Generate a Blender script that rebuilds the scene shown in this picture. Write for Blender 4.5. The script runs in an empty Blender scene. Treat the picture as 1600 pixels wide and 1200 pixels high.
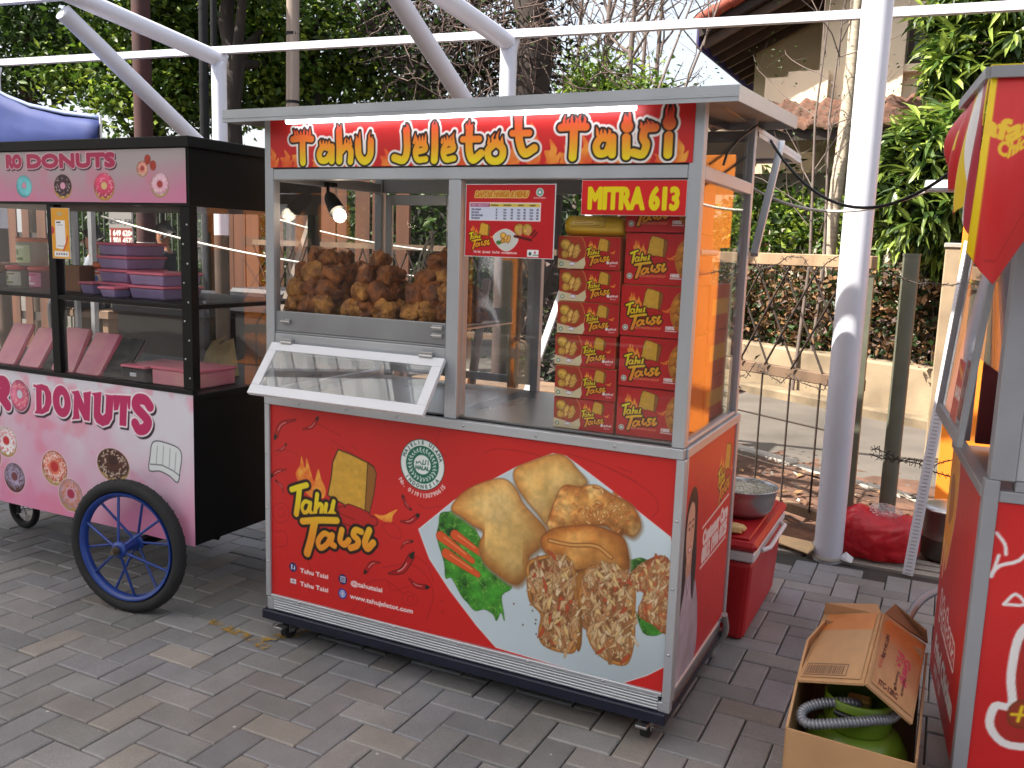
import bpy, bmesh, math, random
import numpy as np
from mathutils import Vector, Matrix
R = math.radians
scene = bpy.context.scene
col = scene.collection
# ------------------------------------------------------------------ camera
cam = bpy.data.objects.new('camera', bpy.data.cameras.new('camera'))
col.objects.link(cam)
cam.matrix_world = Matrix(((0.895365, -0.096086, 0.434844, 2.131475), (0.444126, 0.120785, -0.887786, -2.395108), (0.032781, 0.988017, 0.150821, 1.444860), (0, 0, 0, 1)))
cam.data.sensor_width = 36.0
cam.data.lens = 31.3027
cam.data.clip_start = 0.05
cam.data.clip_end = 500
scene.camera = cam
# ------------------------------------------------------------------ light
SUN_EL, SUN_AZ = R(52), R(228)      # azimuth clockwise from +Y
world = bpy.data.worlds.new('World'); scene.world = world
world.use_nodes = True
wn = world.node_tree.nodes; wl = world.node_tree.links
sky = wn.new('ShaderNodeTexSky'); sky.sky_type = 'NISHITA'; sky.sun_disc = False
sky.sun_elevation = SUN_EL; sky.sun_rotation = SUN_AZ
sky.air_density = 1.0; sky.dust_density = 5.0; sky.ozone_density = 0.6
hz = wn.new('ShaderNodeMix'); hz.data_type = 'RGBA'; hz.inputs[0].default_value = .4      # thin white overcast veil
hz.inputs[7].default_value = (5.2, 5.2, 5.2, 1)
wl.new(sky.outputs[0], hz.inputs[6]); wl.new(hz.outputs[2], wn['Background'].inputs[0]); wn['Background'].inputs[1].default_value = 0.11
sl = bpy.data.lights.new('sun', 'SUN'); sl.energy = 5.0; sl.angle = R(0.5); sl.color = (1, .93, .82)
sun = bpy.data.objects.new('sun', sl); col.objects.link(sun)
sd = Vector((math.sin(SUN_AZ) * math.cos(SUN_EL), math.cos(SUN_AZ) * math.cos(SUN_EL), math.sin(SUN_EL)))
sun.rotation_euler = sd.to_track_quat('Z', 'Y').to_euler(); sun.location = (-8, -3, 9)
scene.view_settings.view_transform = 'Standard'; scene.view_settings.look = 'None'
scene.view_settings.exposure = 1.47; scene.view_settings.gamma = 1.0
scene.view_settings.use_curve_mapping = False
scene.cycles.max_bounces = 10; scene.cycles.transparent_max_bounces = 24
scene.cycles.diffuse_bounces = 4; scene.cycles.glossy_bounces = 4; scene.cycles.transmission_bounces = 6
scene.cycles.caustics_reflective = False; scene.cycles.caustics_refractive = False
scene.cycles.sample_clamp_indirect = 6.0
# ------------------------------------------------------------------ helpers
def s2l(c):
    c = np.asarray(c, float)
    return np.where(c <= 0.04045, c / 12.92, ((c + 0.055) / 1.055) ** 2.4)
def rgb(r, g, b):
    return tuple(s2l([r / 255, g / 255, b / 255]))
MATS = {}
def mat(name, c, rough=.5, metal=0., vary=0., vscale=8., bump=0., bscale=60., spec=.5, emit=None, alpha=None, stretch=(1, 1, 1), translucent=0., c2=None, coat=0.):
    if name in MATS: return MATS[name]
    m = bpy.data.materials.new(name); m.use_nodes = True
    n = m.node_tree.nodes; l = m.node_tree.links; b = n['Principled BSDF']
    b.inputs['Roughness'].default_value = rough; b.inputs['Metallic'].default_value = metal
    b.inputs['Specular IOR Level'].default_value = spec
    b.inputs['Coat Weight'].default_value = coat
    b.inputs['Base Color'].default_value = (*c, 1)
    tc = n.new('ShaderNodeTexCoord'); mp = n.new('ShaderNodeMapping'); mp.inputs['Scale'].default_value = stretch
    l.new(tc.outputs['Object'], mp.inputs[0])
    if vary or c2 is not None:
        t = n.new('ShaderNodeTexNoise'); t.inputs['Scale'].default_value = vscale; t.inputs['Detail'].default_value = 5
        l.new(mp.outputs[0], t.inputs['Vector'])
        r = n.new('ShaderNodeValToRGB'); r.color_ramp.elements[0].position = .3; r.color_ramp.elements[1].position = .72
        a = c if c2 is None else c2
        r.color_ramp.elements[0].color = (*[min(1, x * (1 - vary)) for x in c], 1)
        r.color_ramp.elements[1].color = (*[min(1, x * (1 + vary)) for x in a], 1)
        l.new(t.outputs[0], r.inputs[0]); l.new(r.outputs[0], b.inputs['Base Color'])
        rr = n.new('ShaderNodeMapRange'); rr.inputs[3].default_value = max(.02, rough - .12); rr.inputs[4].default_value = min(1, rough + .12)
        l.new(t.outputs[0], rr.inputs[0]); l.new(rr.outputs[0], b.inputs['Roughness'])
    if bump:
        t2 = n.new('ShaderNodeTexNoise'); t2.inputs['Scale'].default_value = bscale; t2.inputs['Detail'].default_value = 4
        l.new(mp.outputs[0], t2.inputs['Vector'])
        bp = n.new('ShaderNodeBump'); bp.inputs['Strength'].default_value = bump; bp.inputs['Distance'].default_value = .01
        l.new(t2.outputs[0], bp.inputs['Height']); l.new(bp.outputs[0], b.inputs['Normal'])
    if emit:
        b.inputs['Emission Color'].default_value = (*emit[0], 1); b.inputs['Emission Strength'].default_value = emit[1]
    if translucent:
        tr = n.new('ShaderNodeBsdfTranslucent'); mx = n.new('ShaderNodeMixShader'); mx.inputs[0].default_value = translucent
        src = b.inputs['Base Color']
        if src.is_linked: l.new(src.links[0].from_socket, tr.inputs[0])
        else: tr.inputs[0].default_value = (*c, 1)
        l.new(b.outputs[0], mx.inputs[1]); l.new(tr.outputs[0], mx.inputs[2]); l.new(mx.outputs[0], n['Material Output'].inputs[0])
    MATS[name] = m
    return m
def glass_mat(name, tint=(1, 1, 1), base=.04, haze=.0, hazecol=(.6, .62, .65)):
    """clear pane: see-through with a Schlick mirror reflection and a little surface dirt"""
    m = bpy.data.materials.new(name); m.use_nodes = True
    n = m.node_tree.nodes; l = m.node_tree.links; n.remove(n['Principled BSDF'])
    tr = n.new('ShaderNodeBsdfTransparent'); tr.inputs[0].default_value = (*tint, 1)
    gl = n.new('ShaderNodeBsdfGlossy'); gl.inputs['Roughness'].default_value = .012
    lw = n.new('ShaderNodeLayerWeight'); lw.inputs[0].default_value = .5
    p = n.new('ShaderNodeMath'); p.operation = 'POWER'; p.inputs[1].default_value = 5
    l.new(lw.outputs['Facing'], p.inputs[0])
    ma = n.new('ShaderNodeMath'); ma.operation = 'MULTIPLY_ADD'; ma.inputs[1].default_value = 1 - base; ma.inputs[2].default_value = base
    l.new(p.outputs[0], ma.inputs[0])
    mx = n.new('ShaderNodeMixShader'); l.new(ma.outputs[0], mx.inputs[0]); l.new(tr.outputs[0], mx.inputs[1]); l.new(gl.outputs[0], mx.inputs[2])
    out = mx
    if haze:
        df = n.new('ShaderNodeBsdfDiffuse'); df.inputs[0].default_value = (*hazecol, 1)
        t = n.new('ShaderNodeTexNoise'); t.inputs['Scale'].default_value = 3; t.inputs['Detail'].default_value = 6
        tc = n.new('ShaderNodeTexCoord'); l.new(tc.outputs['Object'], t.inputs['Vector'])
        mr = n.new('ShaderNodeMapRange'); mr.inputs[1].default_value = .35; mr.inputs[2].default_value = .8; mr.inputs[3].default_value = haze * .3; mr.inputs[4].default_value = haze * 1.8
        l.new(t.outputs[0], mr.inputs[0])
        m2 = n.new('ShaderNodeMixShader'); l.new(mr.outputs[0], m2.inputs[0]); l.new(mx.outputs[0], m2.inputs[1]); l.new(df.outputs[0], m2.inputs[2]); out = m2
    l.new(out.outputs[0], n['Material Output'].inputs[0])
    MATS[name] = m
    return m
def print_mat(name, rough=.38, wr=.0, spec=.4, trans=0.):
    """printed vinyl: the ink colours are stored per vertex of the sheet"""
    m = bpy.data.materials.new(name); m.use_nodes = True
    n = m.node_tree.nodes; l = m.node_tree.links; b = n['Principled BSDF']
    a = n.new('ShaderNodeAttribute'); a.attribute_name = 'ink'
    l.new(a.outputs['Color'], b.inputs['Base Color']); b.inputs['Roughness'].default_value = rough; b.inputs['Specular IOR Level'].default_value = spec
    if wr:
        t = n.new('ShaderNodeTexNoise'); t.inputs['Scale'].default_value = 7; t.inputs['Detail'].default_value = 3; t.inputs['Distortion'].default_value = 1.2
        tc = n.new('ShaderNodeTexCoord'); l.new(tc.outputs['Object'], t.inputs['Vector'])
        bp = n.new('ShaderNodeBump'); bp.inputs['Strength'].default_value = wr; bp.inputs['Distance'].default_value = .02
        l.new(t.outputs[0], bp.inputs['Height']); l.new(bp.outputs[0], b.inputs['Normal'])
    MATS[name] = m
    return m

class MB:
    """collects shapes and links them as one mesh object"""
    def __init__(s): s.v = []; s.f = []; s.mi = []; s.sm = []; s.cur = 0; s.smooth = False
    def add(s, vs, fs):
        o = len(s.v); s.v.extend([tuple(p) for p in vs])
        for f in fs: s.f.append(tuple(i + o for i in f)); s.mi.append(s.cur); s.sm.append(s.smooth)
    def box(s, x0, x1, y0, y1, z0, z1):
        s.add([(x0, y0, z0), (x1, y0, z0), (x1, y1, z0), (x0, y1, z0), (x0, y0, z1), (x1, y0, z1), (x1, y1, z1), (x0, y1, z1)],
              [(0, 3, 2, 1), (4, 5, 6, 7), (0, 1, 5, 4), (1, 2, 6, 5), (2, 3, 7, 6), (3, 0, 4, 7)])
    def cbox(s, x0, x1, y0, y1, z0, z1, c=.004):
        """box with all edges chamfered"""
        vs = []; idx = {}
        X = (x0, x1); Y = (y0, y1); Z = (z0, z1); sg = (1, -1)
        for i in (0, 1):
            for j in (0, 1):
                for k in (0, 1):
                    for a in range(3):
                        p = [X[i] + sg[i] * c, Y[j] + sg[j] * c, Z[k] + sg[k] * c]
                        p[a] = (X[i], Y[j], Z[k])[a]
                        idx[(i, j, k, a)] = len(vs); vs.append(p)
        g = lambda i, j, k, a: idx[(i, j, k, a)]
        fs = []
        for t in (0, 1):
            q = [g(t, 0, 0, 0), g(t, 1, 0, 0), g(t, 1, 1, 0), g(t, 0, 1, 0)]; fs.append(q if t else q[::-1])
            q = [g(0, t, 0, 1), g(0, t, 1, 1), g(1, t, 1, 1), g(1, t, 0, 1)]; fs.append(q if t else q[::-1])
            q = [g(0, 0, t, 2), g(1, 0, t, 2), g(1, 1, t, 2), g(0, 1, t, 2)]; fs.append(q if t else q[::-1])
        for i in (0, 1):
            for j in (0, 1):
                q = [g(i, j, 0, 0), g(i, j, 1, 0), g(i, j, 1, 1), g(i, j, 0, 1)]; fs.append(q if (i + j) % 2 else q[::-1])
                q = [g(i, 0, j, 0), g(i, 1, j, 0), g(i, 1, j, 2), g(i, 0, j, 2)]; fs.append(q[::-1] if (i + j) % 2 else q)
                q = [g(0, i, j, 1), g(1, i, j, 1), g(1, i, j, 2), g(0, i, j, 2)]; fs.append(q if (i + j) % 2 else q[::-1])
        for i in (0, 1):
            for j in (0, 1):
                for k in (0, 1):
                    q = [g(i, j, k, 0), g(i, j, k, 1), g(i, j, k, 2)]; fs.append(q if (i + j + k) % 2 else q[::-1])
        s.add(vs, fs)
    def quad(s, a, b, c, d): s.add([a, b, c, d], [(0, 1, 2, 3)])
    def ring(s, c, ax, r, n, ref=None):
        ax = Vector(ax).normalized(); ref = Vector((0, 0, 1)) if abs(ax.z) < .9 else Vector((1, 0, 0))
        u = ax.cross(ref).normalized(); w = ax.cross(u)
        return [Vector(c) + u * r * math.cos(2 * math.pi * i / n) + w * r * math.sin(2 * math.pi * i / n) for i in range(n)]
    def tube(s, pts, r, n=10, cap=True, smooth=True, closed=False):
        pts = [Vector(p) for p in pts]; rr = r if isinstance(r, (list, tuple)) else [r] * len(pts)
        osm = s.smooth; s.smooth = smooth
        vs = []; N = len(pts); pu = None
        for i, p in enumerate(pts):
            if closed: d = pts[(i + 1) % N] - pts[i - 1]
            else: d = pts[min(i + 1, N - 1)] - pts[max(i - 1, 0)]
            if d.length < 1e-9: d = Vector((0, 0, 1))
            d.normalize()
            if pu is None:
                ref = Vector((0, 0, 1)) if abs(d.z) < .9 else Vector((1, 0, 0)); u = d.cross(ref).normalized()
            else:
                u = (pu - d * pu.dot(d)); u = u.normalized() if u.length > 1e-6 else d.orthogonal().normalized()
            pu = u; w = d.cross(u)
            for k in range(n):
                a = 2 * math.pi * k / n; vs.append(p + u * rr[i] * math.cos(a) + w * rr[i] * math.sin(a))
        fs = []
        for i in range(N if closed else N - 1):
            for k in range(n):
                a = i * n + k; b = i * n + (k + 1) % n; j = (i + 1) % N
                fs.append((a, b, j * n + (k + 1) % n, j * n + k))
        s.add(vs, fs)
        if cap and not closed:
            s.smooth = False
            s.add(vs[:n], [tuple(range(n))[::-1]]); s.add(vs[-n:], [tuple(range(n))])
        s.smooth = osm
    def bar(s, p, q, w, h=None, up=(0, 0, 1)):
        """rectangular bar from p to q"""
        p = Vector(p); q = Vector(q); h = h or w; d = (q - p).normalized(); up = Vector(up)
        if abs(d.dot(up)) > .95: up = Vector((0, 1, 0))
        u = d.cross(up).normalized() * w / 2; k = u.cross(d).normalized() * h / 2
        vs = [p - u - k, p + u - k, p + u + k, p - u + k, q - u - k, q + u - k, q + u + k, q - u + k]
        s.add(vs, [(0, 1, 2, 3), (7, 6, 5, 4), (0, 4, 5, 1), (1, 5, 6, 2), (2, 6, 7, 3), (3, 7, 4, 0)])
    def lathe(s, prof, c=(0, 0, 0), n=24, ax='z', smooth=True, jit=0):
        """profile of (radius, height)"""
        osm = s.smooth; s.smooth = smooth; vs = []
        for r, h in prof:
            for k in range(n):
                a = 2 * math.pi * k / n; x, y = r * math.cos(a), r * math.sin(a)
                p = {'z': (x, y, h), 'y': (x, h, y), 'x': (h, x, y)}[ax]
                vs.append((p[0] + c[0], p[1] + c[1], p[2] + c[2]))
        fs = []
        for i in range(len(prof) - 1):
            for k in range(n):
                q = (i * n + k, i * n + (k + 1) % n, (i + 1) * n + (k + 1) % n, (i + 1) * n + k)
                fs.append(q if ax != 'y' else q[::-1])
        s.add(vs, fs); s.smooth = osm
    def prism(s, poly, fn, d0, d1):
        """polygon in 2-D extruded between depths d0, d1; fn(a, b, d) -> point"""
        n = len(poly)
        vs = [fn(a, b, d0) for a, b in poly] + [fn(a, b, d1) for a, b in poly]
        s.add(vs, [tuple(range(n)), tuple(range(2 * n - 1, n - 1, -1))] + [(i, i + n, (i + 1) % n + n, (i + 1) % n) for i in range(n)])
    def disc(s, c, ax, r, n=16): s.add(s.ring(c, ax, r, n), [tuple(range(n))])
    def xf(s, M, start=0):
        for i in range(start, len(s.v)): s.v[i] = tuple(M @ Vector(s.v[i]))
    def build(s, name, mats, parent=None, bevel=0, smooth_angle=None, local=False, fix=True):
        me = bpy.data.meshes.new(name)
        off = Vector((0, 0, 0))
        if parent is not None and not local:
            p = parent
            while p is not None: off += p.location; p = p.parent
        me.from_pydata([tuple(Vector(v) - off) for v in s.v] if off.length else s.v, [], s.f)
        mats = mats if isinstance(mats, (list, tuple)) else [mats]
        for m in mats: me.materials.append(m)
        me.polygons.foreach_set('material_index', s.mi); me.polygons.foreach_set('use_smooth', s.sm)
        if fix:
            bm = bmesh.new(); bm.from_mesh(me); bmesh.ops.recalc_face_normals(bm, faces=bm.faces); bm.to_mesh(me); bm.free()
        me.update()
        o = bpy.data.objects.new(name, me); col.objects.link(o)
        if parent is not None: o.parent = parent
        if bevel:
            b = o.modifiers.new('bevel', 'BEVEL'); b.width = bevel; b.segments = 2; b.limit_method = 'ANGLE'; b.angle_limit = R(50)
        return o
def tag(o, label=None, cat=None, group=None, kind=None):
    if label: o['label'] = label
    if cat: o['category'] = cat
    if group: o['group'] = group
    if kind: o['kind'] = kind
    return o
def thing(name, label, cat, loc=(0, 0, 0), rz=0, group=None):
    o = bpy.data.objects.new(name, None); col.objects.link(o); o.empty_display_size = .1
    o.location = loc; o.rotation_euler = (0, 0, rz)
    return tag(o, label, cat, group)
def kids(o): return [c for c in bpy.data.objects if c.parent == o]
def dup(o, loc, label, rot=None, parent=None, scale=None):
    c = o.copy(); col.objects.link(c)
    if parent is None:
        c.location = loc
        if rot is not None: c.rotation_euler = rot
        if scale is not None: c.scale = scale
        if label: c['label'] = label
    else: c.parent = parent
    for k in kids(o): dup(k, None, None, parent=c)
    return c
def smooth_closed(pts, n=6):
    """Catmull-Rom through a closed list of 2-D points"""
    P = np.asarray(pts, float); N = len(P); out = []
    for i in range(N):
        a, b, c, d = P[i - 1], P[i], P[(i + 1) % N], P[(i + 2) % N]
        for k in range(n):
            t = k / n
            out.append(.5 * ((2 * b) + (c - a) * t + (2 * a - 5 * b + 4 * c - d) * t * t + (3 * b - a - 3 * c + d) * t ** 3))
    return np.array(out)
def smooth_open(pts, n=6):
    P = np.asarray(pts, float); P = np.vstack([2 * P[0] - P[1], P, 2 * P[-1] - P[-2]]); out = []
    for i in range(1, len(P) - 2):
        a, b, c, d = P[i - 1], P[i], P[i + 1], P[i + 2]
        for k in range(n):
            t = k / n
            out.append(.5 * ((2 * b) + (c - a) * t + (2 * a - 5 * b + 4 * c - d) * t * t + (3 * b - a - 3 * c + d) * t ** 3))
    out.append(P[-2]); return np.array(out)

# ------------------------------------------------------------------ print painter (draws the flat printed sheets)
def glyphs(s, bold=0):
    """outline segments of a line of lettering, cap height 1, origin at the left of the baseline"""
    cu = bpy.data.curves.new('lettering', 'FONT'); cu.body = s; cu.resolution_u = 3
    ob = bpy.data.objects.new('lettering', cu)
    me = bpy.data.meshes.new_from_object(ob)
    n = len(me.polygons); cnt = {}
    for p in me.polygons:
        vs = list(p.vertices)
        for i in range(len(vs)):
            e = (min(vs[i], vs[i - 1]), max(vs[i], vs[i - 1])); cnt[e] = cnt.get(e, 0) + 1
    co = np.array([v.co[:2] for v in me.vertices]) if len(me.vertices) else np.zeros((0, 2))
    seg = np.array([[co[a], co[b]] for (a, b), k in cnt.items() if k == 1]) if cnt else np.zeros((0, 2, 2))
    bpy.data.objects.remove(ob); bpy.data.curves.remove(cu); bpy.data.meshes.remove(me)
    return seg / .729 if len(seg) else seg
_gc = {}
def glyph(s):
    if s not in _gc: _gc[s] = glyphs(s)
    return _gc[s]
def loop(pts):
    P = np.asarray(pts, float); return np.stack([P, np.roll(P, -1, 0)], 1)
def vnoise(X, Z, sc, seed, octv=3):
    rs = np.random.RandomState(seed); out = np.zeros_like(X); amp = 1.; tot = 0
    for o in range(octv):
        T = rs.rand(64, 64); x = X * sc * 2 ** o + 17.3 * o + 40; z = Z * sc * 2 ** o + 5.1 * o + 40
        xi = np.floor(x).astype(int); zi = np.floor(z).astype(int); fx = x - xi; fz = z - zi
        fx = fx * fx * (3 - 2 * fx); fz = fz * fz * (3 - 2 * fz)
        g = lambda a, b: T[a % 64, b % 64]
        v = (g(xi, zi) * (1 - fx) + g(xi + 1, zi) * fx) * (1 - fz) + (g(xi, zi + 1) * (1 - fx) + g(xi + 1, zi + 1) * fx) * fz
        out += v * amp; tot += amp; amp *= .55
    return out / tot
def C255(c): return np.array(c, float) / 255
class Sheet:
    def __init__(s, x0, z0, w, h, res, bg=(255, 255, 255)):
        s.nx = max(2, int(round(w / res))); s.nz = max(2, int(round(h / res)))
        s.x0, s.z0, s.w, s.h = x0, z0, w, h; s.res = w / s.nx
        s.X, s.Z = np.meshgrid(np.linspace(x0, x0 + w, s.nx + 1), np.linspace(z0, z0 + h, s.nz + 1))
        s.c = np.zeros(s.X.shape + (3,)) + C255(bg); s.soft = s.res * .6
    def win(s, x0, x1, z0, z1):
        i0 = int(max(0, np.floor((x0 - s.x0) / s.res))); i1 = int(min(s.nx, np.ceil((x1 - s.x0) / s.res)))
        rz = s.h / s.nz
        j0 = int(max(0, np.floor((z0 - s.z0) / rz))); j1 = int(min(s.nz, np.ceil((z1 - s.z0) / rz)))
        if i1 <= i0 or j1 <= j0: return None
        return slice(j0, j1 + 1), slice(i0, i1 + 1)
    def put(s, sl, mask, color, d=None):
        X = s.X[sl]; Z = s.Z[sl]
        c = color(X, Z, d) if callable(color) else C255(color)
        s.c[sl] = s.c[sl] * (1 - mask[..., None]) + c * mask[..., None]
    def sd(s, seg, sl):
        """signed distance (negative inside) of the window points to outline segments"""
        X = s.X[sl]; Z = s.Z[sl]; D = np.full(X.shape, 1e9); ins = np.zeros(X.shape, bool)
        for a, b in seg:
            dx, dz = b - a; L = dx * dx + dz * dz + 1e-18
            t = np.clip(((X - a[0]) * dx + (Z - a[1]) * dz) / L, 0, 1)
            D = np.minimum(D, (X - a[0] - t * dx) ** 2 + (Z - a[1] - t * dz) ** 2)
            if (a[0] != b[0]):
                cr = (a[0] > X) != (b[0] > X)
                ins ^= cr & (Z < dz / dx * (X - a[0]) + a[1])
        D = np.sqrt(D); return np.where(ins, -D, D)
    def fill(s, seg, layers, pad=None):
        """layers: list of (grow, colour) painted in order"""
        seg = np.asarray(seg, float)
        if len(seg) == 0: return
        if seg.ndim == 2: seg = loop(seg)
        g = max(l[0] for l in layers) + s.res * 2
        xa, xb = seg[..., 0].min() - g, seg[..., 0].max() + g
        za, zb = seg[..., 1].min() - g, seg[..., 1].max() + g
        todo = []
        step = max(20 * s.res, g * 2)
        x = xa
        while x < xb:
            x1 = min(x + step, xb)
            m = (seg[..., 0].max(1) >= x - g) & (seg[..., 0].min(1) <= x1 + g)
            if len(seg) < 60: m[:] = True; x1 = xb
            if m.any():
                sl = s.win(x, x1, za, zb)
                if sl: todo.append((sl, s.sd(seg[m], sl)))
            x = x1 + s.res if x1 < xb else xb
        for gr, colr in layers:
            for sl, D in todo:
                if colr is None: continue
                s.put(sl, np.clip(.5 - (D - gr) / (2 * s.soft), 0, 1), colr, D)
    def strokes(s, lines, layers):
        """lines: list of (points, radius or radii); union of round strokes"""
        L = []; g = max(l[0] for l in layers)
        for pts, r in lines:
            P = np.asarray(pts, float); rr = np.full(len(P), r, float) if np.isscalar(r) else np.asarray(r, float)
            for i in range(len(P) - 1): L.append((P[i], P[i + 1], rr[i], rr[i + 1]))
        xs = np.array([[a[0], b[0]] for a, b, _, _ in L]); zs = np.array([[a[1], b[1]] for a, b, _, _ in L]); rm = max(max(l[2], l[3]) for l in L) + g + 2 * s.res
        sl = s.win(xs.min() - rm, xs.max() + rm, zs.min() - rm, zs.max() + rm)
        if not sl: return
        X = s.X[sl]; Z = s.Z[sl]; D = np.full(X.shape, 1e9)
        for a, b, r0, r1 in L:
            x0, x1 = min(a[0], b[0]) - rm, max(a[0], b[0]) + rm
            i0 = np.searchsorted(X[0], x0); i1 = np.searchsorted(X[0], x1)
            if i1 <= i0: continue
            Xs = X[:, i0:i1]; Zs = Z[:, i0:i1]
            dx, dz = b - a; LL = dx * dx + dz * dz + 1e-18
            t = np.clip(((Xs - a[0]) * dx + (Zs - a[1]) * dz) / LL, 0, 1)
            D[:, i0:i1] = np.minimum(D[:, i0:i1], np.hypot(Xs - a[0] - t * dx, Zs - a[1] - t * dz) - (r0 + (r1 - r0) * t))
        for gr, colr in layers: s.put(sl, np.clip(.5 - (D - gr) / (2 * s.soft), 0, 1), colr, D)
    def text(s, t, x, z, h, layers, rot=0, align='l', sx=1., shear=0.):
        seg = glyph(t)
        if len(seg) == 0: return
        if not isinstance(layers, list): layers = [(0, layers)]
        seg = seg * np.array([sx, 1]) * h
        seg = seg + np.stack([seg[..., 1] * shear, seg[..., 1] * 0], -1)
        w = seg[..., 0].max()
        if align == 'c': seg = seg - np.array([w / 2, 0])
        if align == 'r': seg = seg - np.array([w, 0])
        if rot:
            c, n = math.cos(rot), math.sin(rot); seg = np.stack([seg[..., 0] * c - seg[..., 1] * n, seg[..., 0] * n + seg[..., 1] * c], -1)
        s.fill(seg + np.array([x, z]), layers)
    def arc_text(s, t, cx, cz, r, a0, a1, h, color, inward=False):
        for i, ch in enumerate(t):
            a = a0 + (a1 - a0) * (i + .5) / len(t)
            if ch == ' ': continue
            rot = a + math.pi / 2 if inward else a - math.pi / 2
            s.text(ch, cx + r * math.cos(a), cz + r * math.sin(a), h, [(h * .05, color)], rot=rot, align='c')
    def ell(s, cx, cz, rx, rz, layers, n=28, rot=0):
        a = np.linspace(0, 2 * math.pi, n, endpoint=False); x = rx * np.cos(a); z = rz * np.sin(a)
        s.fill(np.stack([cx + x * math.cos(rot) - z * math.sin(rot), cz + x * math.sin(rot) + z * math.cos(rot)], 1), layers)
    def rect(s, x0, x1, z0, z1, c): s.fill([(x0, z0), (x1, z0), (x1, z1), (x0, z1)], [(0, c)])
    def build(s, name, fn, m, parent=None, back=None, thick=0., local=False):
        """fn(x, z) arrays -> point arrays; the sheet becomes a mesh grid whose vertices hold the ink"""
        me = bpy.data.meshes.new(name); nx, nz = s.nx + 1, s.nz + 1
        px, py, pz = fn(s.X, s.Z); co = np.stack([px + 0 * s.X, py + 0 * s.X, pz + 0 * s.X], -1).reshape(-1, 3)
        if parent is not None and not local:
            p = parent
            while p is not None: co = co - np.array(p.location); p = p.parent
        i = np.arange(nx * nz).reshape(nz, nx)
        q = np.stack([i[:-1, :-1], i[:-1, 1:], i[1:, 1:], i[1:, :-1]], -1).reshape(-1, 4)
        me.vertices.add(len(co)); me.vertices.foreach_set('co', co.ravel())
        me.loops.add(q.size); me.loops.foreach_set('vertex_index', q.ravel())
        me.polygons.add(len(q)); me.polygons.foreach_set('loop_start', np.arange(0, q.size, 4)); me.polygons.foreach_set('loop_total', np.full(len(q), 4))
        at = me.attributes.new('ink', 'FLOAT_COLOR', 'POINT')
        c = np.ones((len(co), 4)); c[:, :3] = s2l(np.clip(s.c, 0, 1)).reshape(-1, 3); at.data.foreach_set('color', c.ravel())
        me.polygons.foreach_set('use_smooth', [True] * len(q))
        me.materials.append(m); me.update(calc_edges=True)
        o = bpy.data.objects.new(name, me); col.objects.link(o)
        if parent is not None: o.parent = parent
        return o
# ------------------------------------------------------------------ materials
M_alu = mat('aluminium', rgb(186, 190, 196), .42, .55, vary=.07, vscale=5, stretch=(1, 1, .15), bump=.02, bscale=200)
M_alu_d = mat('dull aluminium', rgb(150, 152, 156), .45, .6, vary=.1, vscale=6)
M_steel = mat('stainless steel', rgb(190, 190, 192), .3, .85, vary=.08, vscale=7, stretch=(1, .2, 1))
M_white = mat('white powder coat', rgb(228, 230, 236), .4, vary=.03, vscale=3)
M_pipe = mat('white painted pipe', rgb(214, 216, 228), .38, vary=.05, vscale=2.5, bump=.03, bscale=30)
M_black = mat('black painted steel', rgb(13, 13, 15), .5, vary=.25, vscale=6, spec=.25)
M_blackpl = mat('black plastic', rgb(18, 18, 19), .5)
M_rubber = mat('tyre rubber', rgb(38, 38, 40), .8, vary=.2, vscale=20, bump=.2, bscale=90)
M_navy = mat('navy painted board', rgb(20, 24, 44), .5, vary=.2)
M_blue = mat('blue wheel paint', rgb(28, 62, 140), .4, vary=.15, vscale=14, coat=.2)
M_grey = mat('grey plastic', rgb(120, 120, 124), .5)
M_wood = mat('weathered timber', rgb(110, 88, 70), .85, vary=.35, vscale=6, stretch=(1, 1, .15), bump=.3, bscale=40)
M_plank = mat('orange brown plank', rgb(86, 51, 32), .75, vary=.35, vscale=7, stretch=(1.2, 1, .12), bump=.2, bscale=50)
M_orange = mat('orange painted plywood', rgb(236, 136, 40), .6, vary=.1, vscale=4, stretch=(1, 1, .2), bump=.05)
M_rust = mat('rusty rebar', rgb(50, 39, 33), .85, vary=.35, vscale=30, bump=.3, bscale=150)
M_olive = mat('grey green steel tube', rgb(96, 98, 84), .6, vary=.2, vscale=8)
M_conc = mat('concrete', rgb(158, 152, 142), .9, vary=.2, vscale=4, bump=.25, bscale=25)
M_soil = mat('red brown soil', rgb(92, 66, 52), .95, vary=.45, vscale=7, bump=.8, bscale=24)
M_asph = mat('asphalt', rgb(90, 84, 78), .92, vary=.3, vscale=1.3, bump=.35, bscale=120)
M_grav = mat('dark earth', rgb(74, 68, 62), .95, vary=.35, vscale=3, bump=.6, bscale=20)
M_cream = mat('cream plaster', rgb(232, 216, 190), .85, vary=.06, vscale=1.5, bump=.08, bscale=30)
M_beige = mat('beige plaster', rgb(226, 205, 172), .85, vary=.06, vscale=1.5)
M_tile = mat('clay roof tile', rgb(100, 70, 56), .85, vary=.45, vscale=6, bump=.2, bscale=40)
M_redtile = mat('red ridge tile', rgb(142, 66, 50), .8, vary=.25, vscale=6)
M_dark = mat('dark stained timber', rgb(48, 38, 34), .8, vary=.2)
M_fascia = mat('blue fascia board', rgb(52, 50, 120), .6, vary=.2)
M_dglass = mat('dark window glass', rgb(30, 34, 38), .1, spec=.6)
M_bark = mat('bark', rgb(84, 70, 58), .9, vary=.4, vscale=9, stretch=(1, 1, .25), bump=.7, bscale=30)
M_barkd = mat('dark bark', rgb(52, 44, 40), .92, vary=.4, vscale=9, stretch=(1, 1, .25), bump=.7, bscale=30)
M_palm = mat('pale ringed bark', rgb(172, 158, 140), .85, vary=.25, vscale=14, stretch=(.3, .3, 3), bump=.3, bscale=30)
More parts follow.
